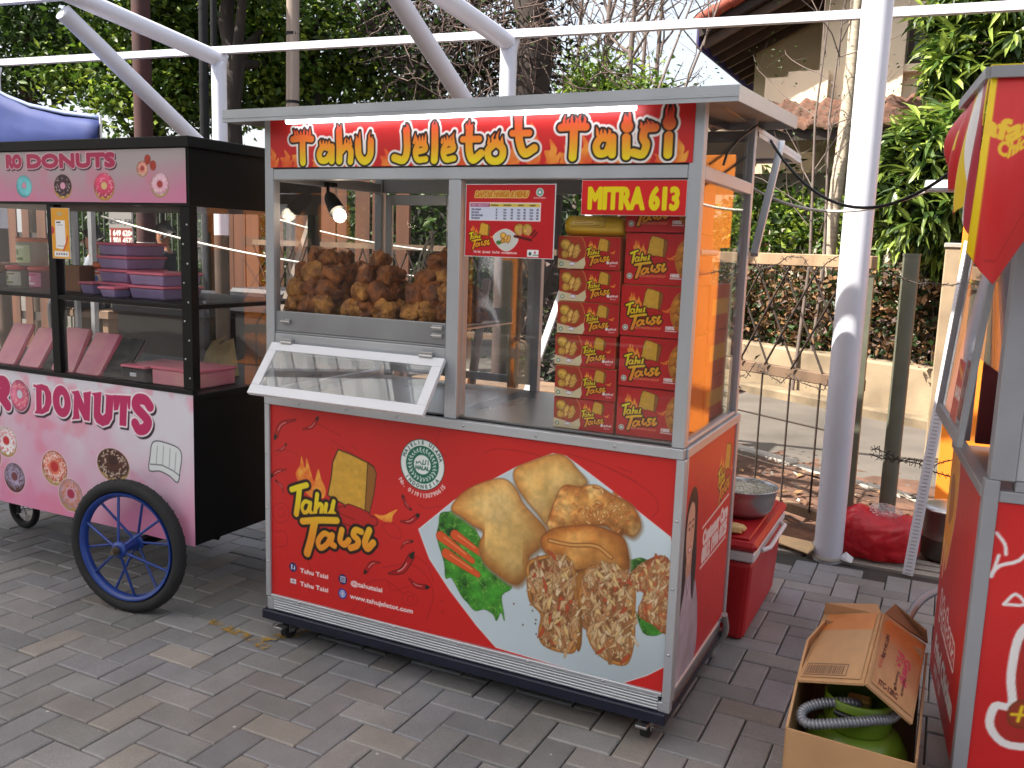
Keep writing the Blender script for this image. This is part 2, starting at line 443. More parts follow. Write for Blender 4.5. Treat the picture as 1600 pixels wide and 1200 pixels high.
M_pole = mat('weathered wood pole', rgb(140, 126, 116), .9, vary=.25, vscale=8, stretch=(1, 1, .1), bump=.2, bscale=30)
M_wire = mat('barbed wire', rgb(60, 50, 44), .8, vary=.3)
M_cable_w = mat('white cable', rgb(214, 210, 200), .5)
M_cable_b = mat('black cable', rgb(22, 22, 24), .5)
M_leaf = mat('green leaf', rgb(42, 66, 25), .5, vary=.4, vscale=1.6, c2=rgb(76, 104, 32), translucent=.4)
M_leafd = mat('deep green leaf', rgb(30, 50, 22), .5, vary=.3, vscale=1.4, c2=rgb(52, 76, 28), translucent=.3)
M_leafy = mat('yellow green leaf', rgb(100, 126, 42), .5, vary=.35, vscale=1.8, c2=rgb(144, 162, 60), translucent=.45)
M_leafm = mat('mango leaf', rgb(86, 112, 46), .38, vary=.35, vscale=2.4, c2=rgb(146, 164, 74), translucent=.3)
M_vine = mat('dry vine stems', rgb(92, 76, 70), .9, vary=.35, vscale=3)
M_dead = mat('dry brown leaf', rgb(100, 74, 50), .85, vary=.4, vscale=3, c2=rgb(146, 110, 74), translucent=.2)
M_bare = mat('grey twig bark', rgb(104, 92, 86), .9, vary=.25, vscale=4)
M_skin = mat('skin', rgb(150, 104, 80), .55, vary=.06, vscale=20)
M_hair = mat('black hair', rgb(22, 18, 17), .6)
GL = glass_mat('cart glass', tint=(.98, .985, .985), base=.035, haze=.008)
GL2 = glass_mat('donut cart acrylic', tint=(.985, .985, .985), base=.035, haze=.01, hazecol=(.5, .5, .55))
GL3 = glass_mat('hatch glass', tint=(.9, .93, .94), base=.16, haze=.008)
PRT = print_mat('printed vinyl', .4, .06)
PRT2 = print_mat('printed card', .32, .0)
# frame of the roadside behind the stalls, turned 33 degrees
BE = Vector((-.8412, .5407, 0)); BN = Vector((.5407, .8412, 0)); BO = Vector((1.566, 2.475, 0))
def BG(s, t, z): return BO + BE * s + BN * t + Vector((0, 0, z))
# ------------------------------------------------------------------ ground
def plate(name, pts, z, m, sub=0):
    b = MB(); b.add([(x, y, z) for x, y in pts], [tuple(range(len(pts)))])
    return tag(b.build(name, m), kind='structure')
plate('ground', [(-60, -30), (60, -30), (60, 90), (-60, 90)], -.06, M_grav)
plate('paving_bed', [(-7, -3.6), (5, -3.6), (5, 2.04), (-7, 2.04)], -.013, mat('joint sand', rgb(58, 55, 52), .95, vary=.3, vscale=12))
rnd = random.Random(5)
U = .1025
def paver_material():
    m = bpy.data.materials.new('concrete paver'); m.use_nodes = True
    n = m.node_tree.nodes; l = m.node_tree.links; b = n['Principled BSDF']
    a = n.new('ShaderNodeAttribute'); a.attribute_name = 'tone'
    tc = n.new('ShaderNodeTexCoord')
    t1 = n.new('ShaderNodeTexNoise'); t1.inputs['Scale'].default_value = 2.2; t1.inputs['Detail'].default_value = 6; t1.inputs['Roughness'].default_value = .65
    t2 = n.new('ShaderNodeTexNoise'); t2.inputs['Scale'].default_value = 240; t2.inputs['Detail'].default_value = 2
    t3 = n.new('ShaderNodeTexVoronoi'); t3.inputs['Scale'].default_value = 9
    for t in (t1, t2, t3): l.new(tc.outputs['Object'], t.inputs['Vector'])
    r1 = n.new('ShaderNodeMapRange'); r1.inputs[1].default_value = .3; r1.inputs[2].default_value = .75; r1.inputs[3].default_value = .72; r1.inputs[4].default_value = 1.22; l.new(t1.outputs[0], r1.inputs[0])
    r2 = n.new('ShaderNodeMapRange'); r2.inputs[1].default_value = .3; r2.inputs[2].default_value = .7; r2.inputs[3].default_value = .86; r2.inputs[4].default_value = 1.14; l.new(t2.outputs[0], r2.inputs[0])
    mu = n.new('ShaderNodeMath'); mu.operation = 'MULTIPLY'; l.new(r1.outputs[0], mu.inputs[0]); l.new(r2.outputs[0], mu.inputs[1])
    vm = n.new('ShaderNodeVectorMath'); vm.operation = 'SCALE'; l.new(a.outputs['Color'], vm.inputs[0]); l.new(mu.outputs[0], vm.inputs['Scale'])
    # a few small pale droppings and paint specks
    r3 = n.new('ShaderNodeMapRange'); r3.inputs[1].default_value = .045; r3.inputs[2].default_value = .06; r3.inputs[3].default_value = 1; r3.inputs[4].default_value = 0; l.new(t3.outputs['Distance'], r3.inputs[0])
    sp = n.new('ShaderNodeSeparateColor'); l.new(t3.outputs['Color'], sp.inputs[0])
    gt = n.new('ShaderNodeMath'); gt.operation = 'GREATER_THAN'; gt.inputs[1].default_value = .9; l.new(sp.outputs[0], gt.inputs[0])
    m3 = n.new('ShaderNodeMath'); m3.operation = 'MULTIPLY'; l.new(r3.outputs[0], m3.inputs[0]); l.new(gt.outputs[0], m3.inputs[1])
    mx = n.new('ShaderNodeMix'); mx.data_type = 'RGBA'; mx.inputs[7].default_value = (*rgb(186, 184, 178), 1); l.new(m3.outputs[0], mx.inputs[0]); l.new(vm.outputs[0], mx.inputs[6])
    l.new(mx.outputs[2], b.inputs['Base Color']); b.inputs['Roughness'].default_value = .85
    bp = n.new('ShaderNodeBump'); bp.inputs['Strength'].default_value = .35; bp.inputs['Distance'].default_value = .004; l.new(t2.outputs[0], bp.inputs['Height']); l.new(bp.outputs[0], b.inputs['Normal'])
    return m
def paving():
    vs = []; fs = []; cs = []
    g = .0022; ch = .0055
    for k in range(-75, 75):
        for mm in range(-30, 30):
            for kind in (0, 1):
                i = k + 4 * mm
                if kind == 0: x0, x1, y0, y1 = i, i + 2, -k - 1, -k
                else: x0, x1, y0, y1 = i, i + 1, -k - 3, -k - 1
                X0, X1, Y0, Y1 = .442 + U * x0, .442 + U * x1, -.104 + U * y0, -.104 + U * y1
                if X1 < -5.5 or X0 > 4.2 or Y1 < -3.2 or Y1 > 2.03: continue
                j = lambda a: rnd.uniform(-a, a)
                X0 += g + j(.001); X1 -= g + j(.001); Y0 += g + j(.001); Y1 -= g + j(.001)
                z = j(.0018); tx, ty = j(.006), j(.006)
                o = len(vs)
                cx, cy = (X0 + X1) / 2, (Y0 + Y1) / 2
                for d, zz in ((0, -.03), (0, -.006), (ch * .45, -.0018), (ch, 0)):
                    for x, y in ((X0 + d, Y0 + d), (X1 - d, Y0 + d), (X1 - d, Y1 - d), (X0 + d, Y1 - d)):
                        vs.append((x, y, zz + z + (x - cx) * tx + (y - cy) * ty))
                for r in range(3):
                    for q in range(4): fs.append((o + r * 4 + q, o + r * 4 + (q + 1) % 4, o + r * 4 + 4 + (q + 1) % 4, o + r * 4 + 4 + q))
                fs.append((o + 12, o + 13, o + 14, o + 15))
                v = rnd.gauss(1, .045); w = rnd.gauss(0, .005)
                c = s2l(np.clip(np.array([129 + 3 * rnd.random(), 129, 129]) / 255 * v + np.array([w, w * .4, -w]), .2, .75))
                if rnd.random() < .08: c = s2l(np.array([138, 132, 126]) / 255 * v)
                edge = np.minimum(1, c * 1.3)
                for r in range(4):
                    for q in range(4): cs.extend((*(c if r != 2 else edge), 1))
    me = bpy.data.meshes.new('paving'); me.from_pydata(vs, [], fs)
    at = me.attributes.new('tone', 'FLOAT_COLOR', 'POINT'); at.data.foreach_set('color', cs)
    me.materials.append(paver_material()); me.update()
    o = bpy.data.objects.new('paving', me); col.objects.link(o); tag(o, kind='structure')
paving()
# yellow paint left on the pavers: a thin broken film
def paint_mark():
    m = mat('worn yellow paint', rgb(176, 138, 40), .8, vary=.2, vscale=20)
    n = m.node_tree.nodes; l = m.node_tree.links
    t = n.new('ShaderNodeTexNoise'); t.inputs['Scale'].default_value = 26; t.inputs['Detail'].default_value = 6; tc = n.new('ShaderNodeTexCoord'); l.new(tc.outputs['Object'], t.inputs['Vector'])
    mr = n.new('ShaderNodeMapRange'); mr.inputs[1].default_value = .42; mr.inputs[2].default_value = .6; mr.inputs[4].default_value = .8; l.new(t.outputs[0], mr.inputs[0]); l.new(mr.outputs[0], n['Principled BSDF'].inputs['Alpha'])
    b = MB()
    for p in ([(-.29, .012), (-.1, -.01), (.06, -.055), (.05, -.09), (-.12, -.05), (-.28, -.022)], [(-.04, -.02), (.03, .06), (.1, .16), (.13, .14), (.07, .03), (.0, -.04)], [(2.1443, 0.297), (1.9812, 0.168), (1.9912, 0.2409), (2.1079, 0.33)]):
        b.add([(x, y, .0045) for x, y in p], [tuple(range(len(p)))])
    tag(b.build('paint_mark', m), kind='structure')
paint_mark()
# drain with its slotted concrete covers, soil strip, kerb, road
def drain():
    b = MB()
    x = -6.
    while x < 4.4:
        for k in range(6): b.box(x + .01, x + .93, 2.065 + k * .042, 2.065 + k * .042 + .026, -.05, -.008 - .004 * (k % 2))
        b.box(x, x + .05, 2.06, 2.31, -.06, -.004)
        x += .95
    tag(b.build('drain_cover', M_conc), kind='structure')
drain()
def bumpy(name, pts_fn, nu, nv, amp, m, seed):
    r = np.random.RandomState(seed); b = MB(); b.smooth = True; vs = []
    for i in range(nu + 1):
        for j in range(nv + 1):
            p = pts_fn(i / nu, j / nv); vs.append((p[0], p[1], p[2] + r.uniform(-amp, amp)))
    b.add(vs, [(i * (nv + 1) + j, (i + 1) * (nv + 1) + j, (i + 1) * (nv + 1) + j + 1, i * (nv + 1) + j + 1) for i in range(nu) for j in range(nv)])
    return tag(b.build(name, m), kind='structure')
bumpy('soil_strip', lambda u, v: Vector((-6 + 10.5 * u, 2.32 + v * (max(.3, min(3.2, 2.8 - (-6 + 10.5 * u) * .35))), -.035 + .05 * math.sin(v * 3.1))), 150, 30, .014, M_soil, 3)
b = MB(); b.add([BG(-9, 1.12, -.004), BG(9, 1.12, -.004), BG(9, 3.5, -.004), BG(-9, 3.5, -.004)], [(0, 1, 2, 3)]); tag(b.build('road', M_asph), kind='structure')
b = MB(); M = Matrix((( BE.x, BN.x, 0, BO.x), (BE.y, BN.y, 0, BO.y), (0, 0, 1, 0), (0, 0, 0, 1)))
s_ = -6.
while s_ < 7:
    w = .55 + rnd.random() * .1
    if abs(s_ - .2) > .25: b.cbox(s_, s_ + w - .02, 1.0, 1.11, -.05, .035 + rnd.uniform(-.012, .012), .012)
    s_ += w
b.xf(M); tag(b.build('kerb', M_conc), kind='structure')
# litter in the soil: leaves and chips nobody could count
def litter():
    r = random.Random(8); b = MB()
    for i in range(650):
        x = r.uniform(-2, 3); y = r.uniform(2.35, 3.9 - x * .15); z = .004 + .03 * math.sin((y - 2.32) / 2.2 * 3.1)
        a = r.uniform(0, 6.3); L = r.uniform(.012, .045); W = L * r.uniform(.3, .6); t = r.uniform(-.5, .5)
        u = Vector((math.cos(a), math.sin(a), t)) * L; w = Vector((-math.sin(a), math.cos(a), r.uniform(-.4, .4))) * W; p = Vector((x, y, z))
        b.cur = r.choice([0, 0, 0, 0, 0, 1, 2]); b.add([p - u, p - w, p + u, p + w], [(0, 1, 2, 3)])
    o = b.build('leaf_litter', [M_dead, M_conc, mat('pale chip', rgb(120, 112, 100), .9)], fix=False)
    tag(o, 'dry leaves and scraps scattered over the reddish soil strip', 'litter', kind='stuff')
litter()
# ------------------------------------------------------------------ low garden wall, hedge, fence, gate
t = thing('garden_wall', 'low rendered retaining wall with stained base beyond the road', 'wall', BG(0, 3.5, 0))
b = MB(); b.cbox(-3.2, 8, 3.47, 3.72, -.1, .5, .02); b.xf(M); b.build('wall', mat('stained render', rgb(134, 118, 96), .9, vary=.4, vscale=1.8, bump=.25, bscale=18), t)
b = MB(); b.cbox(-3.2, 8, 3.25, 3.465, -.1, .09, .02); b.xf(M); b.build('footing', mat('sandy footing', rgb(116, 102, 82), .95, vary=.45, vscale=3, bump=.6, bscale=12), t)
def picket_fence():
    t = thing('picket_fence', 'pale picket fence behind the hedge on the retaining wall', 'fence', BG(0, 4.4, .5))
    b = MB(); s = -2.4
    while s < 7:
        b.box(s, s + .1, 4.4, 4.42, .5, 1.75 + .03 * rnd.random()); s += .15 + rnd.random() * .02
    b.xf(M); b.build('pickets', mat('pale fence paint', rgb(196, 186, 168), .8, vary=.2, vscale=5), t)
    b = MB()
    for z in (.8, 1.5): b.box(-2.4, 7, 4.425, 4.46, z, z + .07)
    b.xf(M); b.build('rail', M_dark, t)
picket_fence()
# steel gate of rebar and lattice with timber rails
def gate():
    t = thing('site_gate', 'rusty gate with timber rails, crossed bars above and rebar grid below', 'gate', BG(0, 0, 0))
    def rail(z0, z1, m, th=.045, s0=-.24, s1=1.9):
        b = MB(); b.cbox(s0, s1, -th / 2, th / 2, z0, z1, .004); b.xf(M); b.build('rail', m, t)
    rail(1.4, 1.465, mat('pale timber', rgb(150, 124, 98), .85, vary=.3, vscale=8, stretch=(1, 1, .2), bump=.3, bscale=40), .05)
    rail(.79, .85, M_wood); rail(.06, .115, M_wood)
    b = MB()
    for k in range(14):
        s = -.2 + k * .2
        if s > 1.85: break
        b.tube([(s, -.03, .1), (s, -.03, .8)], .0055, 6)
    for z in (.3, .56): b.tube([(-.24, -.024, z), (1.9, -.024, z)], .005, 6)
    b.xf(M); b.build('grid', M_rust, t)
    b = MB()
    for k in range(-4, 12):
        for sg in (1, -1):
            s0 = k * .19; s1 = s0 + sg * .32
            pts = [(s0 + (s1 - s0) * q, -.03 + .012 * sg, .85 + .55 * q) for q in (0, 1)]
            if min(s0, s1) < -.24 or max(s0, s1) > 1.9: continue
            b.tube(pts, .006, 6)
    b.xf(M); b.build('lattice', M_rust, t)
gate()
def post(name, label, s, z, m, r, square=False, t0=-.06):
    t = thing(name, label, 'post', BG(s, t0, 0))
    b = MB(); p = BG(s, t0, -.1); q = BG(s, t0, z)
    if square: b.bar(p, q, r * 2, r * 1.5)
    else:
        b.tube([p, q], r, 14)
    b.build('shaft', m, t)
    b = MB(); b.tube([q, q + Vector((0, 0, .012))], r * 1.06 if not square else r * 1.2, 14 if not square else 4); b.build('cap', m, t)
post('gate_post', 'olive square gate post beside the big white pipe column', -.235, 1.36, M_olive, .045, square=True)
post('gate_post', 'round grey green tube post, right of the square gate post', -.37, 1.47, M_olive, .04, t0=.1)
# wires: barbed strands and sagging cables
def sag(p, q, d, n=14): return [Vector(p).lerp(Vector(q), i / n) - Vector((0, 0, d * 4 * (i / n) * (1 - i / n))) for i in range(n + 1)]
def barbed(label, pts, seed):
    r = random.Random(seed); b = MB(); P = [Vector(p) + Vector((r.uniform(-.02, .02), r.uniform(-.02, .02), r.uniform(-.02, .02))) for p in pts]
    b.tube(P, .0028, 5)
    for i in range(len(P) - 1):
        for k in (.25, .75):
            c = P[i].lerp(P[i + 1], k)
            for _ in range(2):
                d = Vector((r.uniform(-1, 1), r.uniform(-1, 1), r.uniform(-1, 1))).normalized() * .022
                b.tube([c - d, c + d], .0016, 4)
    tag(b.build('barbed_wire', M_wire), label, 'wire', 'barbed wire strung by the gate')
barbed('barbed wire strand running right from the top of the round post', sag(BG(-.4, -.1, 1.38), BG(-1.6, -.3, 1.42), .05), 1)
barbed('barbed wire tangle hanging at mid height right of the round post', sag(BG(-.38, -.1, .55), (2.5, 2.2, .72), .12), 2)
barbed('barbed wire drooping from the round post toward the pot', sag(BG(-.4, -.1, .52), (2.45, 2.25, .32), -.03), 3)
barbed('barbed wire wound along the middle gate rail', [BG(-.2 + i * .09, -.05 - .02 * (i % 2), .80 + .05 * math.sin(i * 2.1)) for i in range(22)], 4)
barbed('barbed wire wound along the top gate rail', [BG(-.2 + i * .09, -.05 - .02 * (i % 2), 1.42 + .05 * math.sin(i * 1.7)) for i in range(22)], 5)
# ------------------------------------------------------------------ white steel canopy frame with translucent roofing
FD = Vector((-.0998, -.995, 0)); FB = Vector((.995, .1, 0))
P3 = Vector((-3.049, 2.927, 2.78)); P2 = Vector((-.684, 3.137, 2.76))
def canopy():
    t = thing('steel_canopy', 'white steel pipe canopy frame with translucent roofing over the stalls', 'canopy', (P2.x, P2.y, 0))
    r = .056
    for k in range(-2, 3):
        T = P2 + (P2 - P3) * k; T.z = 2.77
        if k == 1: continue
        b = MB(); b.tube([(T.x, T.y, 1.47), T], r, 18)
        b.build('post', M_pipe, t)
        if 1:
            b = MB(); b.tube([(T.x, T.y, -.05), (T.x, T.y, 1.4695)], r, 18); b.build('post_base', mat('dark brown post foot', rgb(70, 54, 46), .8, vary=.3), t)  # lower length of every post is dark brown
        b = MB(); E = T + FD * 6.4 + Vector((0, 0, .154 * 6.4))
        B = T - FD * .03 + Vector((0, 0, .0))
        b.tube([T + Vector((0, 0, -.05)), T + Vector((0, 0, -.012)), B + Vector((0, 0, .02)) , T + FD * .05 + Vector((0, 0, .03)), E], [r, r * 1.08, r * 1.08, r * 1.05, r], 18)
        b.build('arm', M_pipe, t)
        if k > 0: continue
        S = T + FD * 1.24 + Vector((0, 0, .08)); b = MB(); b.tube([T + Vector((0, 0, -.76)), S], r, 18); b.build('strut', M_pipe, t)
    b = MB(); a = P3 + (P3 - P2) * 1.0; a.z = 2.78; c = P2 + (P2 - P3) * 1.9; c.z = 2.78; b.bar(P3 + (P3 - P2) * .95 + Vector((0, 0, .06)), c + Vector((0, 0, .06)), .05, .05); b.build('purlin', M_pipe, t)
    for d, z in ((1.24, .12), (2.3, .4), (3.3, .56), (4.3, .71), (5.3, .86)):
        b = MB(); o = FD * d + Vector((0, 0, z + .05))
        b.bar(P3 + (P3 - P2) * 1.8 + o, P2 + (P2 - P3) * 2.3 + o, .05, .05); b.build('purlin', M_pipe, t)
    m = mat('translucent roofing', rgb(214, 216, 218), .4, translucent=.38)
    b = MB(); n = 60
    for i in range(n):
        p = P3 + (P3 - P2) * 1.8; q = P2 + (P2 - P3) * 2.3
        vs = []
        for u in (i / n, (i + .5) / n, (i + .58) / n, (i + .98) / n, (i + 1) / n):
            h = .03 if .5 <= (u * n - i) < .7 or u * n - i == 1.0 else 0
            for d in (2.75, 6.5): vs.append(p.lerp(q, u) + FD * d + Vector((0, 0, .154 * d + .11 + h)))
        b.add(vs, [(2 * j, 2 * j + 1, 2 * j + 3, 2 * j + 2) for j in range(4)])
    b.build('roofing', m, t, fix=False)
canopy()
# tall white column near the drain
t = thing('steel_column', 'tall white round column standing at the drain right of the red stall', 'column', (1.70, 2.06, 0))
b = MB(); b.tube([(1.70, 2.06, -.03), (1.705, 2.07, 5.2)], .0675, 28); b.build('shaft', M_pipe, t)
b = MB(); b.lathe([(.074, 0), (.074, .012), (.0685, .016)], (1.70, 2.06, 0), 28); b.build('base_ring', M_conc, t)
# ------------------------------------------------------------------ foliage
def leaf_mesh(name, pos, L, W, mats, parent, seed, droop=.3, kind=None, up=.3, aspect_bend=.25):
    """pos: (n,3) leaf positions; each leaf is a folded four-point blade"""
    r = np.random.RandomState(seed); n = len(pos)
    d = r.normal(size=(n, 3)); d[:, 2] = d[:, 2] * .6 - droop; d /= np.linalg.norm(d, axis=1)[:, None]
    nn = r.normal(size=(n, 3)); nn[:, 2] += up * 3; w = np.cross(d, nn); w /= np.linalg.norm(w, axis=1)[:, None] + 1e-9
    nn = np.cross(w, d)
    l = L * r.uniform(.6, 1.25, n)[:, None]; ww = W * r.uniform(.7, 1.2, n)[:, None]
    a = pos; c = pos + d * l - nn * l * aspect_bend * .5; m = pos + d * l * .45
    v = np.stack([a, m + w * ww + nn * ww * .3, c, m - w * ww + nn * ww * .3], 1).reshape(-1, 3)
    me = bpy.data.meshes.new(name)
    p = parent
    while p is not None: v = v - np.array(p.location); p = p.parent
    me.vertices.add(n * 4); me.vertices.foreach_set('co', v.ravel())
    i = np.arange(n)[:, None] * 4
    q = np.stack([i + np.array([0, 1, 2]), i + np.array([0, 2, 3])], 1).reshape(-1, 3)
    me.loops.add(q.size); me.loops.foreach_set('vertex_index', q.ravel().astype(np.int32))
    me.polygons.add(len(q)); me.polygons.foreach_set('loop_start', np.arange(0, q.size, 3)); me.polygons.foreach_set('loop_total', np.full(len(q), 3))
    for m_ in mats: me.materials.append(m_)
    me.polygons.foreach_set('material_index', np.repeat(r.randint(0, len(mats), n), 2).astype(np.int32))
    me.update(calc_edges=True)
    o = bpy.data.objects.new(name, me); col.objects.link(o)
    if parent is not None: o.parent = parent
    if kind: o['kind'] = kind
    return o
def blob_points(blobs, seed, per_clump=22, spread=.16):
    """leaf clumps spread unevenly through ellipsoids (centre, radii, n)"""
    r = np.random.RandomState(seed); out = []
    for c, rad, n in blobs:
        k = max(1, n // per_clump)
        d = r.normal(size=(k, 3)); d /= np.linalg.norm(d, axis=1)[:, None]
        d *= (r.rand(k, 1) ** .45)
        cc = np.array(c) + d * np.array(rad)
        s = spread * r.uniform(.5, 1.5, (k, 1, 1))
        out.append((cc[:, None, :] + r.normal(size=(k, per_clump, 3)) * s).reshape(-1, 3))
    return np.concatenate(out)
def tree(name, label, base, top, r0, blobs, mats, L, W, seed, group=None, bark=None, spread=.16, limbs=True, droop=.3, per=22, cat='tree'):
    t = thing(name, label, cat, base, 0, group)
    r = random.Random(seed); b = MB(); B = Vector(base); T = Vector(top)
    n = 9; pts = [B.lerp(T, i / n) + Vector((r.uniform(-1, 1), r.uniform(-1, 1), 0)) * r0 * .35 * (0 < i < n) for i in range(n + 1)]
    b.tube([B - Vector((0, 0, .1))] + pts, [r0 * 1.35] + [r0 * (1.15 - .75 * i / n) for i in range(n + 1)], 12)
    if limbs:
        for c, rad, _ in blobs:
            c = Vector(c); f = r.uniform(.45, .85); s = B.lerp(T, f); m = s.lerp(c, .5) + Vector((r.uniform(-.2, .2), r.uniform(-.2, .2), r.uniform(0, .35)))
            b.tube([s, m, c], [r0 * .42, r0 * .26, r0 * .1], 8)
            for _ in range(4):
                e = c + Vector((r.uniform(-1, 1) * rad[0], r.uniform(-1, 1) * rad[1], r.uniform(-1, 1) * rad[2])) * .85
                b.tube([m.lerp(c, .6), c.lerp(e, .5) + Vector((0, 0, .08)), e], [r0 * .14, r0 * .08, r0 * .03], 5)
    b.build('trunk', bark or M_bark, t)
    if mats: leaf_mesh('crown', blob_points(blobs, seed, per, spread), L, W, mats, t, seed + 1, droop)
    return t
LF = [M_leaf, M_leafd, M_leafd]; LFY = [M_leafy, M_leaf, M_leaf]
G1 = 'leafy trees behind the stalls'
def foot(p): return (p[0], p[1], 0)
def above(p, z): return (p[0], p[1], z)
A = (-10.3649, 6.6016, 4.2368)
tree('leafy_tree', 'dense dark green tree at the far left above the blue tent', foot(A), above(A, 4.6), .16,
     [((-10.5592, 6.5524, 4.5077), (1.3, 1.0, .9), 3600), ((-9.232, 6.5639, 4.0642), (1.0, .8, .55), 2400), ((-11.1566, 6.1301, 3.7446), (1.0, 1., .7), 1500), ((-10.1347, 6.6056, 3.5967), (.45, .5, .3), 400), ((-9.5445, 6.0866, 5.4708), (1.5, 1.2, .6), 3000)], LF, .13, .035, 11, G1)  # last clump lies above view, added to shade the foliage below
A = (-7.859, 6.6757, 4.0786)
tree('leafy_tree', 'leafy tree with drooping sprays between the two white arms at left', foot(A), above(A, 4.4), .11,
     [((-8.0687, 6.6007, 4.242), (.9, .8, .75), 2600), ((-7.6673, 6.061, 3.223), (.42, .5, .5), 1300), ((-7.4369, 6.7543, 3.3243), (.5, .5, .75), 1700), ((-7.9223, 7.0843, 4.6772), (.9, .8, .5), 1500), ((-8.7361, 6.1535, 3.5333), (.5, .4, .3), 700), ((-7.2188, 6.0375, 5.1064), (1.3, 1.2, .6), 3000)], LFY, .12, .034, 12, G1, M_barkd)  # topmost clump is out of view, added to keep sun off these leaves
A = (-6.1628, 6.3482, 3.8907)
tree('leafy_tree', 'thick dark trunked tree right of the white canopy post', foot(A), above(A, 4.6), .2,
     [((-6.5848, 7.3077, 4.1252), (.55, .6, .8), 1900), ((-6.5488, 7.1948, 3.3568), (.5, .6, .5), 1100), ((-7.1282, 7.1108, 4.533), (.8, .7, .5), 1500), ((-7.6777, 7.2895, 3.8539), (.5, .5, .8), 1500), ((-5.7191, 6.3061, 5.0157), (1.2, 1.1, .5), 2600)], LFY, .12, .034, 13, G1, M_barkd)  # high unseen clump added to darken the crown beneath it
A = (-5.8963, 7.6202, 3.9794)
tree('leafy_tree', 'yellow green tree behind the grey wooden pole', foot(A), above(A, 4.4), .13,
     [((-6.3145, 7.4418, 4.1351), (.65, .6, .7), 2300), ((-6.1709, 7.3968, 3.4562), (.5, .5, .35), 1000), ((-5.8187, 8.1965, 3.8328), (.8, .7, .65), 2400), ((-5.4597, 8.4503, 4.2914), (.7, .7, .7), 1400), ((-6.1016, 7.9874, 4.7439), (.9, .7, .5), 1500), ((-4.9927, 8.5684, 3.6404), (.6, .5, .35), 900)], LFY, .12, .034, 14, G1, M_barkd)
# dark vine-smothered tree in the middle
def vine_tree():
    A = (-2.575, 7.518, 3.7474)
    t = tree('vine_tree', 'dark tree smothered in dry brown vines behind the roof of the red stall', foot(A), above(A, 5.6), .34,
             [((-3.77, 7.5351, 3.9783), (1.1, .8, .7), 2000), ((-2.5774, 7.5803, 4.1215), (.55, .6, .9), 700), ((-4.4982, 7.7862, 4.2406), (.9, .7, .6), 1300), ((-3.5752, 7.5385, 3.4367), (.9, .6, .3), 900)], [M_leafd, M_barkd, M_barkd], .1, .026, 15, None, M_barkd)
    r = random.Random(4); b = MB()
    for i in range(330):
        u = r.gauss(790, 85); v = r.uniform(-30, 125); c = Vector(VT(u, v, r.uniform(9.6, 11.2)))
        pts = [c]; d = Vector((r.uniform(-1, 1), r.uniform(-.5, .5), r.uniform(-.9, .5)))
        for k in range(6):
            d = (d + Vector((r.uniform(-1, 1), r.uniform(-1, 1), r.uniform(-1.1, .8))) * .55).normalized(); pts.append(pts[-1] + d * r.uniform(.06, .16))
        b.tube(pts, [.009 - .001 * k for k in range(7)], 4, cap=False)
    b.build('vines', M_vine, t, fix=False)
CO = Vector((0.895365, -0.096086, 0.434844, 2.131475)[3:4] + (0.444126, 0.120785, -0.887786, -2.395108)[3:4] + (0.032781, 0.988017, 0.150821, 1.444860)[3:4])
_b = ((0.895365, -0.096086, 0.434844, 2.131475), (0.444126, 0.120785, -0.887786, -2.395108), (0.032781, 0.988017, 0.150821, 1.444860))
def VT(u, v, dep):
    """scatter helper: a point out in the tree belt at distance dep"""
    r_ = Vector([q[0] for q in _b]); u_ = Vector([q[1] for q in _b]); w_ = -Vector([q[2] for q in _b])
    return CO + (w_ + r_ * ((u - 800) / 1391.2) + u_ * ((600 - v) / 1391.2)) * dep
vine_tree()
def bare_tree(label, A, top, r0, seed, n=16, leaf=0, lean=0., group='bare slender trees beside the house', mats=None):
    t = thing('slender_tree', label, 'tree', foot(A), 0, group); r = random.Random(seed); b = MB()
    B = Vector(foot(A)); T = Vector(top); b.tube([B, B.lerp(T, .35) + Vector((.05, 0, 0)), B.lerp(T, .7) - Vector((.04, 0, 0)), T], [r0, r0 * .85, r0 * .6, r0 * .3], 9)
    tips = []
    for i in range(n):
        f = r.uniform(.42, .98); s = B.lerp(T, f); d = Vector((r.uniform(-1, 1), r.uniform(-.6, .6), r.uniform(.2, 1.1))).normalized(); pts = [s]
        for k in range(5):
            d = (d + Vector((r.uniform(-1, 1), r.uniform(-1, 1), r.uniform(-.5, .8))) * .35).normalized(); pts.append(pts[-1] + d * r.uniform(.16, .3))
        b.tube(pts, [r0 * .34 * (1 - k / 6.5) for k in range(6)], 5, cap=False)
        for q in (2, 3, 4):
            e = pts[q] + Vector((r.uniform(-1, 1), r.uniform(-1, 1), r.uniform(-.3, .8))) * .32; b.tube([pts[q], e], [r0 * .12, r0 * .05], 4, cap=False); tips.append(e)
        tips.append(pts[-1])
    b.build('trunk', M_bare, t)
    if leaf:
        P = np.array([list(x) for x in tips]); rs = np.random.RandomState(seed); P = np.repeat(P, leaf, 0) + rs.normal(size=(len(P) * leaf, 3)) * .1
        leaf_mesh('crown', P, .045, .010, mats or [M_leafd], t, seed, .2)
    return t
for i, (u, dep, r0, seed, lf, lab) in enumerate([(985, 13, .075, 21, 1, 'thickest bare trunk of the slender trees left of the house'), (1006, 13.5, .05, 22, 1, 'thin upright trunk just right of the thickest slender tree'),
        (1028, 13, .055, 23, 2, 'middle slender tree with forking twigs against the white sky'), (946, 14.5, .09, 24, 5, 'slender tree nearest the dark vine covered tree'), (902, 14, .06, 26, 8, 'twiggy tree half hidden behind the vine covered tree')]):
    A = VT(u, 120, dep); T = VT(u + 14, -90, dep); bare_tree(lab, A, tuple(T), r0, seed, 15, lf)
